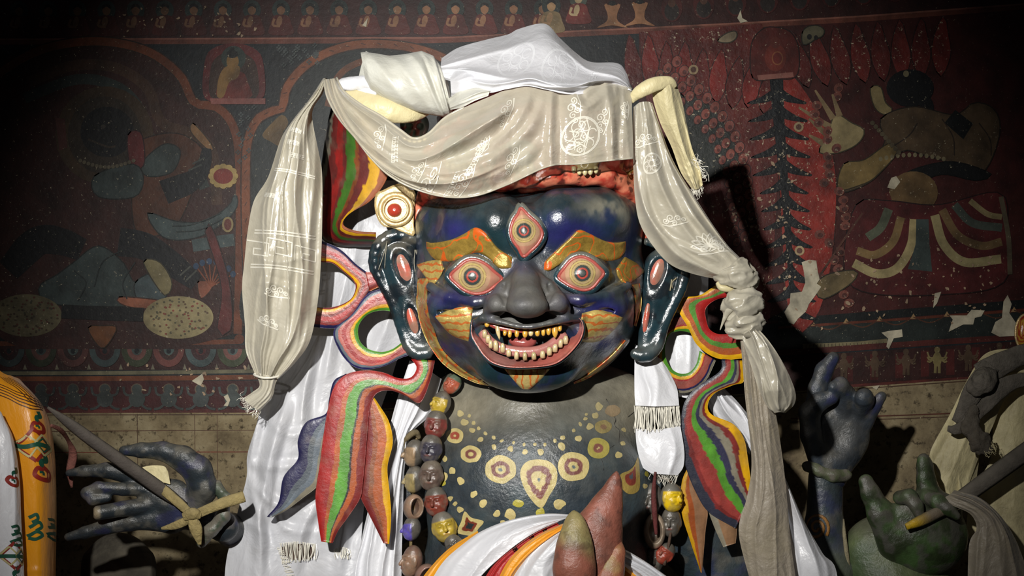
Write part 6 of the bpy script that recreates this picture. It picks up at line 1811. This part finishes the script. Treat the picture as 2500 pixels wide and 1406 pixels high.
ka = hanging('ceremonial_scarf', 'broad white silk scarf behind the red and green striped tail, beside the dusty hand', [
    ([[(800, 420, 170), (790, 560, 165), (762, 720, 160), (700, 880, 140), (648, 960, 110), (625, 1040, 100), (604, 1110, 96), (602, 1165, 96), (584, 1235, 94), (566, 1310, 90), (548, 1420, 88)],
      [(850, 430, 150), (838, 580, 145), (812, 740, 138), (760, 890, 118), (716, 980, 84), (690, 1060, 66), (668, 1130, 58), (668, 1190, 60), (660, 1250, 62), (650, 1330, 62), (640, 1420, 60)],
      [(910, 440, 152), (900, 590, 148), (880, 750, 140), (840, 900, 124), (800, 1000, 96), (780, 1080, 80), (762, 1150, 72), (756, 1210, 74), (752, 1270, 74), (748, 1340, 72), (744, 1420, 70)],
      [(1010, 440, 160), (1010, 600, 155), (1000, 760, 148), (960, 910, 134), (926, 1010, 118), (908, 1090, 108), (896, 1160, 102), (890, 1220, 102), (884, 1290, 100), (880, 1350, 98), (876, 1420, 96)]], 170, 110, [(81, 4, 20, 0.09)])], (700, 1420, 80), 'white',
    [([(648, 950), (622, 1060), (604, 1160)], 16, 12), ([(604, 1162), (650, 1215), (706, 1236), (780, 1200)], 18, 11), ([(602, 1132), (680, 1140), (770, 1128)], 12, 10), ([(716, 930), (668, 1080), (640, 1220), (622, 1390)], 22, 15),
     ([(606, 1168), (632, 1280), (640, 1400)], 16, 11), ([(770, 830), (742, 960), (736, 1060)], 20, 14), ([(640, 1010), (700, 1060), (760, 1050)], 10, 9), ([(860, 620), (820, 780), (790, 940)], 18, 14), ([(790, 1210), (740, 1290), (720, 1400)], 16, 13), ([(660, 1240), (700, 1290), (780, 1300)], 10, 9), ([(580, 1260), (640, 1300), (660, 1360)], 9, 9), ([(850, 1260), (832, 1330), (826, 1410)], 14, 12)])
QA = LASTQ[0]
kw = hanging('ceremonial_scarf', 'white satin scarf hanging straight between the striped tail and the outer bead string', [
    ([[(1000, 880, 110), (968, 980, 90), (936, 1100, 76), (905, 1220, 66), (882, 1320, 60), (866, 1420, 56)], [(1040, 900, 96), (1000, 1000, 72), (965, 1110, 56), (940, 1230, 46), (925, 1330, 42), (915, 1420, 40)],
      [(1078, 925, 120), (1050, 1010, 104), (1004, 1060, 92), (988, 1140, 84), (984, 1240, 80), (980, 1420, 76)]], 110, 60, [(91, 5, 16, 0.05)])], (930, 1420, 60), 'satin')
fq = lambda pts, lift: [(x, y, near_m(QA, x, y) - lift) for x, y in pts]
fringe('fray', fq([(684, 1326), (725, 1322), (772, 1328)], 3), fq([(690, 1374), (728, 1370), (770, 1364)], 5), 'threads', ka, 11, 40, 1.4, 2)
fringe('fray', fq([(676, 1336), (690, 1380), (702, 1410)], 3), fq([(690, 1342), (708, 1384), (720, 1410)], 5), 'threads', ka, 12, 30, 1.3, 3)
fringe('fray', fq([(814, 1340), (835, 1336), (855, 1342)], 3), fq([(816, 1364), (836, 1362), (854, 1362)], 5), 'threads', ka, 13, 26, 1.3, 2)
for x, y, rx, ry in ((728, 1347, 44, 20),):
    v, f, c = polar_vf((x, y), circ(x, y, rx, ry, 16, 0.05, 0.1, 2), 4, 24, lambda a, b, r: np.array([near_m(QA, p, q) for p, q in zip(a, b)]) - 1.5)
    o = add_mesh('worn_hole_shade', W(v), f, M['altar'], ka)  # dark sheet over the cloth paints the shade inside the worn hole

kf = hanging('ceremonial_scarf', 'short white scarf with a worn see-through band of threads, below the right-hand ear', [
    ([[(1550, 840, 86), (1549, 900, 70), (1549, 950, 56), (1551, 990, 48)], [(1585, 860, 74), (1598, 910, 52), (1602, 955, 38), (1604, 992, 30)], [(1620, 880, 84), (1650, 940, 66), (1656, 970, 52), (1658, 990, 44)]], 50, 30, [(101, 3, 8, 0.1)]),
    ([[(1551, 1046, 48), (1554, 1085, 44), (1560, 1115, 42), (1566, 1138, 42), (1590, 1156, 42)], [(1604, 1048, 30), (1610, 1085, 26), (1614, 1115, 26), (1618, 1140, 28), (1622, 1158, 32)], [(1661, 1040, 44), (1668, 1080, 40), (1671, 1110, 40), (1668, 1140, 42), (1655, 1160, 44)]], 50, 40, [(102, 2, 8, 0.1)])], (1610, 1160, 40), 'satin')
fringe('thread_band', [(1551, 990, 48), (1604, 992, 30), (1658, 990, 44)], [(1551, 1048, 48), (1604, 1050, 30), (1661, 1042, 44)], 'threads', kf, 14, 80, 1.5, 3)
fringe('scarf_fringe', [(1590, 1156, 42), (1620, 1160, 32), (1655, 1158, 44)], [(1594, 1176, 42), (1628, 1180, 34), (1650, 1176, 44)], 'threads', kf, 15, 30, 1.0, 4)
hanging('ceremonial_scarf', 'white scarf seen through the ring of the matt striped ornament', [
    ([[(1612, 640, 170), (1604, 740, 160), (1600, 840, 150), (1610, 960, 140)], [(1660, 650, 150), (1660, 760, 130), (1664, 860, 118), (1668, 970, 112)], [(1730, 650, 170), (1728, 760, 160), (1728, 860, 150), (1740, 990, 140)]], 70, 50, [(111, 4, 14, 0.05)])], (1664, 970, 120), 'satin')
hanging('ceremonial_scarf', 'slanting white scarf folds behind the tail of the matt striped ornament', [
    ([[(1716, 950, 150), (1740, 1010, 140), (1790, 1060, 140), (1830, 1110, 140)], [(1745, 945, 120), (1775, 1000, 112), (1810, 1040, 112), (1840, 1080, 112)], [(1760, 940, 150), (1800, 980, 145), (1832, 1020, 145), (1850, 1050, 145)]], 50, 50, [(121, 4, 22, 0.06)])], (1780, 1100, 130), 'satin')
hanging('ceremonial_scarf', 'white scarf corner beside the grey tail at the bottom, below the raised blue hand', [
    ([[(1890, 1150, 30), (1905, 1230, 20), (1920, 1320, 14), (1930, 1420, 10)], [(1915, 1165, 10), (1944, 1240, -4), (1970, 1320, -8), (1990, 1420, -10)], [(1922, 1180, 40), (1968, 1280, 36), (2008, 1350, 34), (2046, 1420, 34)]], 60, 40, [(131, 3, 10, 0.08)])], (1970, 1420, 10), 'satin')

# --- layered scarves across the lap
lap = [
    ('yellow scarf edge below the yellow-faced bead, under the white layers', 'orange', [[(1166, 1296, -150), (1100, 1336, -166), (1050, 1386, -180), (1010, 1440, -190)], [(1172, 1310, -170), (1112, 1350, -190), (1066, 1400, -204), (1036, 1440, -210)], [(1180, 1330, -176), (1130, 1370, -196), (1090, 1410, -206), (1070, 1440, -210)]], 3),
    ('wide white scarf spread slantwise over the lower chest', 'white', [[(1400, 1256, -180), (1330, 1254, -196), (1250, 1268, -204), (1180, 1294, -210), (1128, 1330, -216), (1080, 1374, -222), (1040, 1440, -226)], [(1390, 1262, -222), (1322, 1272, -236), (1254, 1296, -244), (1200, 1330, -250), (1150, 1376, -254), (1104, 1440, -258)], [(1372, 1270, -232), (1320, 1292, -246), (1268, 1324, -254), (1220, 1362, -258), (1180, 1400, -262), (1150, 1440, -264)]], 5),
    ('red brocade layer between the white and the orange scarf', 'red', [[(1360, 1275, -226), (1310, 1298, -238), (1262, 1330, -244), (1210, 1372, -248), (1166, 1440, -252)], [(1366, 1284, -236), (1320, 1312, -248), (1272, 1348, -254), (1232, 1390, -258), (1206, 1440, -262)]], 3),
    ('bright orange strip of scarf folded across the lap', 'orange', [[(1374, 1278, -240), (1324, 1300, -254), (1276, 1332, -262), (1236, 1376, -268), (1204, 1440, -272)], [(1376, 1284, -258), (1330, 1310, -274), (1284, 1346, -282), (1248, 1388, -286), (1220, 1440, -290)], [(1378, 1292, -250), (1338, 1318, -264), (1296, 1354, -272), (1260, 1396, -276), (1238, 1440, -280)]], 2),
    ('rumpled white scarf beside the carved bud', 'white', [[(1378, 1288, -246), (1332, 1318, -262), (1288, 1358, -268), (1256, 1400, -272), (1234, 1440, -274)], [(1384, 1300, -280), (1350, 1340, -296), (1316, 1380, -300), (1290, 1440, -304)], [(1390, 1310, -270), (1370, 1350, -280), (1356, 1390, -284), (1350, 1440, -286)]], 4),
    ('white scarf fold sloping down behind the carved bud on its far side', 'white', [[(1506, 1330, -250), (1545, 1352, -244), (1590, 1380, -238), (1660, 1430, -230)], [(1506, 1350, -270), (1545, 1372, -266), (1585, 1398, -260), (1640, 1440, -254)], [(1500, 1370, -262), (1530, 1390, -258), (1570, 1420, -252), (1600, 1440, -250)]], 4),
    ('small orange and red scarf fold at the foot of the carved bud', 'orange', [[(1506, 1366, -274), (1530, 1386, -270), (1560, 1412, -268), (1580, 1440, -266)], [(1500, 1390, -284), (1524, 1410, -282), (1544, 1440, -280)]], 2)]
for label, mat, cs, n in lap:
    Q = loft(cs, 70, 40)
    Q[..., 2] -= folds(70, 40, 140 + n + len(label), n, 9, 0.09, 0.06)
    o = sheet('lap_scarf', Q, M[mat])
    tag(o, label, 'scarf')
    if mat == 'red':
        woven('woven_pattern', Q, [(0.3, 0.5, 0.5, 0.5, glyphs(4, 8)), (0.5, 0.5, 0.5, 0.5, glyphs(6, 6)), (0.15, 0.5, 0.5, 0.4, glyphs(8, 6))], M['threads'], o, 2.5)
        for ch in o.children: ch.data.materials[0] = M['print']; ch['label'] = 'dark blue brocade figures'
# ---------------------------------------------------------------- left side: brocade banners, stick, ties, stone
INK_R, INK_G, INK_B, INK_P = hx(130, 34, 24), hx(24, 74, 56), hx(30, 36, 96), hx(180, 170, 120)
def printed(name, Q, motifs, parent, lift=1.2):
    """flat printed figures on a cloth, each line with its own colour"""
    nu, nv = Q.shape[:2]
    V, F, C, n = [], [], [], 0
    for (u0, v0, rot, sc, items) in motifs:
        a = samp(Q, [u0 - 0.02, u0 + 0.02], [v0, v0]); b = samp(Q, [u0, u0], [v0 - 0.03, v0 + 0.03])
        Lu = np.linalg.norm(a[1, :2] - a[0, :2]) / 0.04 + 1e-6; Lv = np.linalg.norm(b[1, :2] - b[0, :2]) / 0.06 + 1e-6
        ca, sa = math.cos(rot), math.sin(rot)
        for kk, (w, col, ln) in enumerate(items):
            D = spline(np.asarray(ln, float) * sc, max(4, int(len(ln) * 5))) if len(ln) > 2 else np.linspace(np.asarray(ln[0], float), np.asarray(ln[1], float), 9) * sc
            T = np.gradient(D, axis=0); T /= np.linalg.norm(T, axis=1)[:, None] + 1e-9
            Nn = np.stack([-T[:, 1], T[:, 0]], 1) * w * sc / 2
            for S in (D + Nn, D - Nn):
                q = samp(Q, u0 + (S[:, 0] * sa + S[:, 1] * ca) / Lu, v0 + (S[:, 0] * ca - S[:, 1] * sa) / Lv).copy()
                q[:, 2] -= lift + 0.05 * kk
                V.append(q); C.append(np.tile(col, (len(D), 1)))
            k = len(D)
            F += [(n + i, n + i + 1, n + k + i + 1, n + k + i) for i in range(k - 1)]
            n += 2 * k
    o = add_mesh(name, W(np.concatenate(V)), F, M['print'], parent, np.concatenate(C))
    o['kind'] = 'stuff'
    return o
def sq(r): return [(-r, -r), (-r, -r * .99), (r, -r), (r, -r * .99), (r, r), (r * .99, r), (-r, r), (-r, r * .99), (-r, -r)]
def lines(r): return [[(-r, -r), (r, -r)], [(r, -r), (r, r)], [(r, r), (-r, r)], [(-r, r), (-r, -r)]]
KNOTM = [(7, INK_R, l) for l in lines(24)] + [(4, INK_P, [(x - 9, y + 9) for x, y in l]) for l in lines(16)] + [(4, INK_P, [(x + 13, y - 13) for x, y in l]) for l in lines(15)] + [(3, INK_G, [(x + 13, y - 13) for x, y in l]) for l in lines(10)] + [(9, INK_G, [(-24, 26), (0, 0), (24, -24)])]
CURL = [(11, INK_G, [(0, -34), (6, -22), (-4, -14), (2, -2)]), (10, INK_R, [(2, -4), (16, 2), (18, 18), (2, 24), (-14, 16), (-10, 2), (4, 4)]), (5, INK_G, [(-4, 10), (4, 8), (6, 14)])]
CLOUD = [(8, INK_G, [(-16, -20), (0, -26), (4, -14), (-10, -8)]), (8, INK_G, [(-16, 4), (6, -6), (14, 6), (-2, 14)]), (8, INK_G, [(-20, 26), (0, 16), (16, 26), (-2, 34), (-18, 30)])]
WAVES = [(3, hx(70, 40, 20), [(-60, k * 9), (-30, -8 + k * 9), (0, k * 9), (30, 8 + k * 9), (64, k * 7)]) for k in range(5)]

bn = thing('brocade_scarf', (60, 1500, -120), 'glossy orange-yellow brocade scarf with printed knots and clouds, hanging at the left edge', 'scarf')
Lf = [(-190, 700, -60), (-200, 900, -60), (-180, 1100, -60), (-180, 1250, -60), (-180, 1440, -60)]
La = [(-70, 838, -150), (-56, 950, -190), (-46, 1080, -200), (-46, 1240, -200), (-46, 1440, -200)]
Lb = [(0, 905, -160), (28, 965, -210), (44, 1070, -226), (54, 1240, -228), (60, 1440, -228)]
Lm = [(30, 918, -140), (78, 972, -196), (96, 1078, -214), (104, 1240, -216), (106, 1440, -216)]
Ld = [(52, 930, -90), (112, 1004, -120), (131, 1100, -130), (136, 1245, -132), (134, 1440, -132)]
Le = [(50, 960, 0), (110, 1030, -20), (130, 1120, -30), (134, 1250, -32), (132, 1440, -32)]
Lz = [(-320, 560, 0), (-330, 800, 0), (-330, 1100, 0), (-330, 1250, 0), (-330, 1440, 0)]
Lz, Lf, La, Lb, Lm, Ld, Le = [c_ + [(c_[-1][0], 1760, c_[-1][2] - 60)] for c_ in (Lz, Lf, La, Lb, Lm, Ld, Le)]
Q = loft([Lf, La, Lb, Lm, Ld, Le], 150, 90)
Qz = loft([Lz, Lf], 150, 12)
Q[..., 2] += 70
Q[..., 2] -= folds(150, 90, 201, 4, 5, 0.03, 0.03)
U, V = uvgrid(150, 90)
for y0 in (0.22, 0.58): Q[..., 2] -= 2.5 * np.exp(-np.abs((U - y0) / 0.006) ** 1.5)
Qz[..., 2] += 70
Q = np.concatenate([Qz[:, :-1], Q], 1)
sheet('brocade_cloth', Q, M['yellow'], bn)
Q = Q[:, 11:]
printed('printed_pattern', Q, [(0.235, 0.545, 0.75, 1.2, KNOTM), (0.175, 0.60, 0.2, 0.9, CURL), (0.30, 0.61, 0.2, 1.1, CURL), (0.455, 0.52, 0, 1.0, CLOUD), (0.455, 0.76, 0, 0.8, CLOUD), (0.06, 0.62, 0.9, 0.7, WAVES), (0.085, 0.50, 0.2, 0.8, WAVES)], bn)
wh = thing('brocade_scarf', (20, 1500, -260), 'white satin scarf with printed red and green figures over the orange brocade', 'scarf')
_W = [[(-170, 960, -200), (-170, 1100, -210), (-170, 1440, -210)], [(-60, 990, -270), (-50, 1100, -290), (-44, 1240, -292), (-40, 1440, -292)], [(-8, 1000, -272), (8, 1080, -300), (16, 1240, -304), (22, 1440, -304)], [(6, 1012, -240), (32, 1070, -262), (46, 1160, -268), (50, 1260, -270), (58, 1440, -270)], [(4, 1030, -190), (28, 1090, -210), (42, 1180, -216), (48, 1280, -220), (56, 1440, -220)]]
Q = loft([c_ + [(c_[-1][0], 1760, c_[-1][2] - 60)] for c_ in _W], 150, 60)
Q[..., 2] += 70
Q[..., 2] -= folds(150, 60, 211, 4, 4, 0.03, 0.03)
sheet('satin_cloth', Q, M['satin'], wh)
printed('printed_pattern', Q, [(0.22, 0.62, 0.3, 0.8, CURL), (0.40, 0.66, 0, 0.8, CLOUD), (0.47, 0.60, 0.75, 1.0, KNOTM), (0.54, 0.58, 0.2, 0.9, CURL)], wh)

stick = tube('wooden_stick', [(116, 994, -140), (170, 1034, -118), (240, 1086, -90), (330, 1150, -60), (400, 1200, -38), (450, 1236, -20)], [3, 13, 16, 17, 17, 12], M['wood'], None, 8, 0.7, n=40, cols=hx(70, 64, 60))
tag(stick, 'long grey wooden stick slanting through the dusty blue open hand', 'stick')
rib = tube('cloth_strip', [(124, 1038, -108), (148, 1050, -60), (168, 1078, 20), (178, 1110, 56), (171, 1150, 60), (175, 1190, 62)], [4, 6, 5, 11, 10, 3], M['rag'], None, 8, 0.5, n=30, cols=hx(124, 78, 70))
tag(rib, 'faded pink strip of cloth dangling from the tip of the grey stick', 'ribbon')
tie = thing('cloth_tie', (480, 1330, -60), 'dry cream cloth strip knotted round the wrist of the hand holding the stick', 'tie')
TC = hx(150, 134, 90)
for k, (pts, rd) in enumerate((([(350, 1160, -10), (392, 1190, -40), (430, 1222, -60), (470, 1258, -68)], [6, 12, 12, 10]), ([(596, 1212, -70), (550, 1226, -80), (505, 1244, -78), (465, 1262, -72)], [14, 14, 12, 12]),
                   ([(394, 1290, -40), (430, 1282, -56), (470, 1264, -72)], [3, 10, 10]), ([(468, 1262, -76), (478, 1290, -72), (488, 1330, -64)], [10, 16, 4]), ([(448, 1262, -72), (470, 1254, -84), (490, 1258, -78)], [10, 15, 9]))):
    V, F = tube_vf(pts, rd, 14, 0.45, 26)
    V[:, 2] -= 3 * (fbm(V * np.array([1, 2.5, 1]), 14, k) - 0.5) * 2
    add_mesh('tie_strip', W(V), F, M['rag'], tie, TC)
Q = loft([[(348, 1140, -4), (372, 1136, -10), (400, 1138, -14), (410, 1150, -10)], [(352, 1160, -6), (376, 1170, -12), (400, 1178, -14), (416, 1182, -12)]], 24, 16)
sheet('tie_fold', Q, M['oldcream'], tie)
def stone_sdf(X):
    d = sd_ell(X, (290, 1400, 470), (92, 100, 80))
    return smin(smax(d, X[1] - 1600, 8), smax(np.maximum(np.abs(X[0] - 290) - 78, np.abs(X[2] - 470) - 62), np.maximum(1360 - X[1], X[1] - 1780), 12), 26)
v, q, _ = sculpt(stone_sdf, (180, 1270, 370), (400, 1700, 570), 8)
so = add_mesh('stone_block', W(v), q, M['stone'], None, mixc(hx(84, 78, 68), hx(58, 54, 48), sst(0.4, 0.6, fbm(v, 50, 3))))
tag(so, 'dusty grey stone block with a rounded top under the dusty open hand', 'stone')

# ---------------------------------------------------------------- right side: green figure, old cloths
gs = thing('green_statue', (2180, 1700, 420), 'green painted statue arm and hand at the lower right, fingers over a yellow-tipped handle', 'statue')
def g_arm(X):
    d = sd_chain(X, [(2150, 1350, 520, 92), (2200, 1450, 500, 110), (2220, 1660, 480, 120)], 30)
    return smin(d, sd_ell(X, (2190, 1370, 500), (130, 104, 80)), 30)
v, q, _ = sculpt(g_arm, (2020, 1230, 330), (2370, 1800, 640), 8)
n = fbm(v, 50, 3)
gc = mixc(hx(86, 100, 62), hx(64, 84, 52), sst(0.4, 0.6, n)); gc = mixc(gc, hx(104, 104, 88), sst(1330, 1270, v[:, 1]) * 0.6)
garm = add_mesh('arm', W(v), q, M['clay'], gs, gc)
tube('arm_seam', [(2058, 1268, 470), (2062, 1310, 452), (2068, 1360, 448), (2074, 1420, 448)], [4, 5, 6, 5], M['rag'], gs, 8, n=30, cols=hx(150, 140, 112))
GH = 430
def g_hand(X):
    d = sd_ell(X, (2262, 1310, GH), (102, 96, 70))
    d = smin(d, sd_chain(X, [(2114, 1176, GH - 30, 19), (2126, 1206, GH - 30, 23), (2152, 1256, GH - 26, 34), (2188, 1320, GH - 10, 50)], 12), 20)
    d = smin(d, sd_chain(X, [(2215, 1250, GH - 20, 36), (2270, 1222, GH - 24, 34), (2320, 1240, GH - 20, 30)], 10), 14)
    d = smin(d, sd_chain(X, [(2268, 1216, GH - 24, 32), (2261, 1170, GH - 28, 23), (2258, 1138, GH - 28, 20), (2255, 1122, GH - 28, 16)], 8), 10)
    d = smin(d, sd_chain(X, [(2196, 1214, GH - 52, 17), (2220, 1212, GH - 72, 19), (2238, 1236, GH - 84, 17), (2244, 1256, GH - 88, 13)], 6), 6)
    d = smin(d, sd_chain(X, [(2262, 1212, GH - 50, 18), (2290, 1224, GH - 76, 20), (2318, 1244, GH - 88, 16), (2336, 1260, GH - 92, 10)], 6), 6)
    return d
v, q, _ = sculpt(g_hand, (2070, 1080, 290), (2390, 1420, 530), 4.6)
n = fbm(v, 44, 6); n2 = fbm(v, 26, 8)
gc = mixc(hx(36, 50, 26), hx(58, 84, 44), sst(0.45, 0.62, n)); gc = mixc(gc, hx(96, 94, 84), sst(0.42, 0.6, n2) * 0.75 * sst(1300, 1230, v[:, 1]))
gc = mixc(gc, hx(78, 76, 72), sst(0.5, 0.62, n2) * 0.7)
gc = mixc(gc, hx(96, 92, 84), np.exp(-(((v[:, 0] - 2225) / 34) ** 2 + ((v[:, 1] - 1232) / 30) ** 2)) * 0.8)
ghand = add_mesh('hand', W(v), q, M['clay'], garm, gc)
hd = tube('handle', [(2212, 1286, 320), (2250, 1270, 332), (2300, 1246, 350), (2340, 1232, 366)], [8, 14, 14, 12], M['clay'], None, 10, 0.9, n=20,
          cols=mixc(np.tile(hx(112, 100, 84), (20 * 10, 1)), hx(196, 160, 30), np.repeat(sst(0.5, 0.1, np.linspace(0, 1, 20)), 10)))
tag(hd, 'short worn handle with a yellow tip under the fingers of the green hand', 'handle')

cb = thing('old_cream_cloth', (2380, 1330, 520), 'dusty cream cloth draped in a peak behind the green hand, at the right edge', 'cloth')
Q = loft([[(2520, 856, 560), (2450, 852, 560), (2400, 868, 560), (2360, 930, 556), (2320, 1010, 552), (2276, 1090, 548), (2268, 1120, 548)],
          [(2540, 900, 520), (2470, 900, 516), (2420, 920, 512), (2390, 980, 510), (2356, 1060, 508), (2320, 1140, 506), (2304, 1180, 506)],
          [(2560, 940, 540), (2490, 950, 540), (2450, 980, 536), (2424, 1040, 534), (2392, 1110, 530), (2366, 1180, 528), (2340, 1240, 528)]], 80, 50)
Q[..., 2] -= folds(80, 50, 221, 4, 12, 0.07, 0.05)
sheet('cloth_peak', Q, M['oldcream'], cb)
Q = loft([[(2276, 1090, 560), (2270, 1130, 556), (2290, 1180, 552), (2310, 1230, 550)], [(2330, 1060, 530), (2336, 1120, 524), (2340, 1180, 522), (2346, 1240, 520)], [(2390, 1060, 560), (2390, 1120, 552), (2384, 1170, 548), (2376, 1240, 546)]], 50, 40)
Q[..., 2] -= folds(50, 40, 222, 3, 14, 0.08, 0.05)
sheet('cloth_fold', Q, M['oldcream'], cb)
Q = loft([[(2426, 960, 590), (2424, 1040, 586), (2418, 1120, 584), (2380, 1190, 582), (2360, 1280, 580), (2380, 1350, 580)], [(2480, 930, 570), (2480, 1060, 564), (2476, 1180, 560), (2470, 1280, 560), (2470, 1400, 560)], [(2580, 920, 580), (2580, 1060, 580), (2580, 1200, 580), (2580, 1440, 580)]], 70, 50)
Q[..., 2] -= folds(70, 50, 223, 3, 6, 0.08, 0.04)
sheet('cloth_panel', Q, M['oldcream'], cb)
rg = thing('grey_rag', (2400, 1110, 470), 'dusty grey knotted rag with a frayed end hung over the cream cloth', 'rag')
RC = hx(104, 98, 90)
for k, (pts, rd) in enumerate((([(2540, 850, 470), (2480, 872, 466), (2430, 896, 462), (2390, 916, 458)], [22, 26, 30, 30]), ([(2540, 926, 476), (2480, 930, 470), (2440, 950, 464), (2404, 986, 460), (2380, 1020, 458)], [16, 18, 22, 22, 12]),
                  ([(2420, 890, 452), (2380, 950, 448), (2352, 1000, 452), (2332, 1030, 460)], [24, 26, 18, 10]), ([(2314, 1046, 456), (2334, 1048, 448), (2356, 1036, 446), (2380, 1000, 448)], [8, 13, 13, 14]))):
    V, F = tube_vf(pts, rd, 18, 0.35, 34)
    V[:, 2] -= 7 * (fbm(V, 26, k + 4) - 0.5) * 2; V[:, 1] += 4 * (fbm(V, 30, k + 9) - 0.5) * 2
    add_mesh('rag_strip', W(V), F, M['rag'], rg, RC)
def ragknot(X):
    P = np.stack(np.broadcast_arrays(*X), -1)
    return sd_chain(X, [(2412, 918, 440, 20), (2402, 930, 430, 26), (2384, 946, 436, 20)], 10) - 7 * (1 - np.abs(2 * fbm(P, 22, 4, 2) - 1) * 2)
v, q, _ = sculpt(ragknot, (2340, 870, 380), (2460, 1000, 490), 4)
add_mesh('rag_knot', W(v), q, M['rag'], rg, RC * 1.1)
def ragend(X):
    P = np.stack(np.broadcast_arrays(*X), -1)
    return sd_chain(X, [(2376, 1004, 446, 14), (2370, 1044, 440, 20), (2392, 1080, 438, 24), (2412, 1096, 440, 14)], 12, (1, 1, 1.6)) - 9 * (fbm(P, 14, 5, 3) - 0.5) * 2
v, q, _ = sculpt(ragend, (2320, 970, 390), (2460, 1140, 490), 3.6)
add_mesh('frayed_end', W(v), q, M['rag'], rg, mixc(RC * 0.8, hx(80, 72, 62), fbm(v, 12, 2)))
fringe('rag_fringe', [(2400, 1100, 436), (2416, 1090, 436), (2424, 1080, 440)], [(2412, 1110, 436), (2430, 1100, 436), (2434, 1092, 440)], 'oldcream', rg, 21, 24, 1.2, 5)
st2 = tube('wooden_rod', [(2340, 1222, 430), (2420, 1164, 420), (2500, 1106, 410), (2600, 1036, 400)], [20, 22, 23, 24], M['wood'], None, 8, 0.55, n=24, cols=hx(98, 92, 84))
tag(st2, 'flat grey rod rising from the green hand to the right edge', 'stick')
gcl = thing('grey_scarf', (2430, 1440, 360), 'dull grey scarf draped over the green wrist and falling out of frame', 'scarf')
Q = loft([[(2296, 1220, 350), (2330, 1236, 330), (2370, 1256, 322), (2384, 1290, 322), (2366, 1330, 326), (2362, 1440, 330)], [(2320, 1206, 346), (2370, 1222, 316), (2420, 1258, 304), (2440, 1310, 300), (2440, 1370, 300), (2440, 1440, 300)],
          [(2330, 1196, 360), (2390, 1214, 344), (2440, 1256, 336), (2476, 1310, 330), (2500, 1370, 330), (2520, 1440, 330)]], 80, 60)
Q[..., 2] -= folds(80, 60, 231, 6, 13, 0.05, 0.05, (0.1, 0))
sheet('scarf_length', Q, M['greysilk'], gcl)
ob = thing('painted_finial', (2500, 860, 700), 'round red and gold ornament just cut by the right edge', 'ornament')
v, f, c = polar_vf((2506, 812), circ(2506, 812, 26, 44, 18), 8, 30, lambda x, y, r: 640 - 26 * np.sqrt(np.maximum(1 - r ** 2, 0)), lambda x, y, r: mixc(np.tile(hx(160, 50, 30), (len(x), 1)), hx(200, 160, 60), (np.sin(x * 1.2) > 0.3) * 1.0))
add_mesh('painted_boss', W(v), f, M['gloss'], ob, c)
tube('boss_rim', np.concatenate([circ(2506, 812, 26, 44, 24), circ(2506, 812, 26, 44, 24)[:1]])[:, [0, 1]].tolist() and [(x, y, 642) for x, y in np.concatenate([circ(2506, 812, 26, 44, 24), circ(2506, 812, 26, 44, 24)[:1]])], 4, M['goldleaf'], ob, 8)
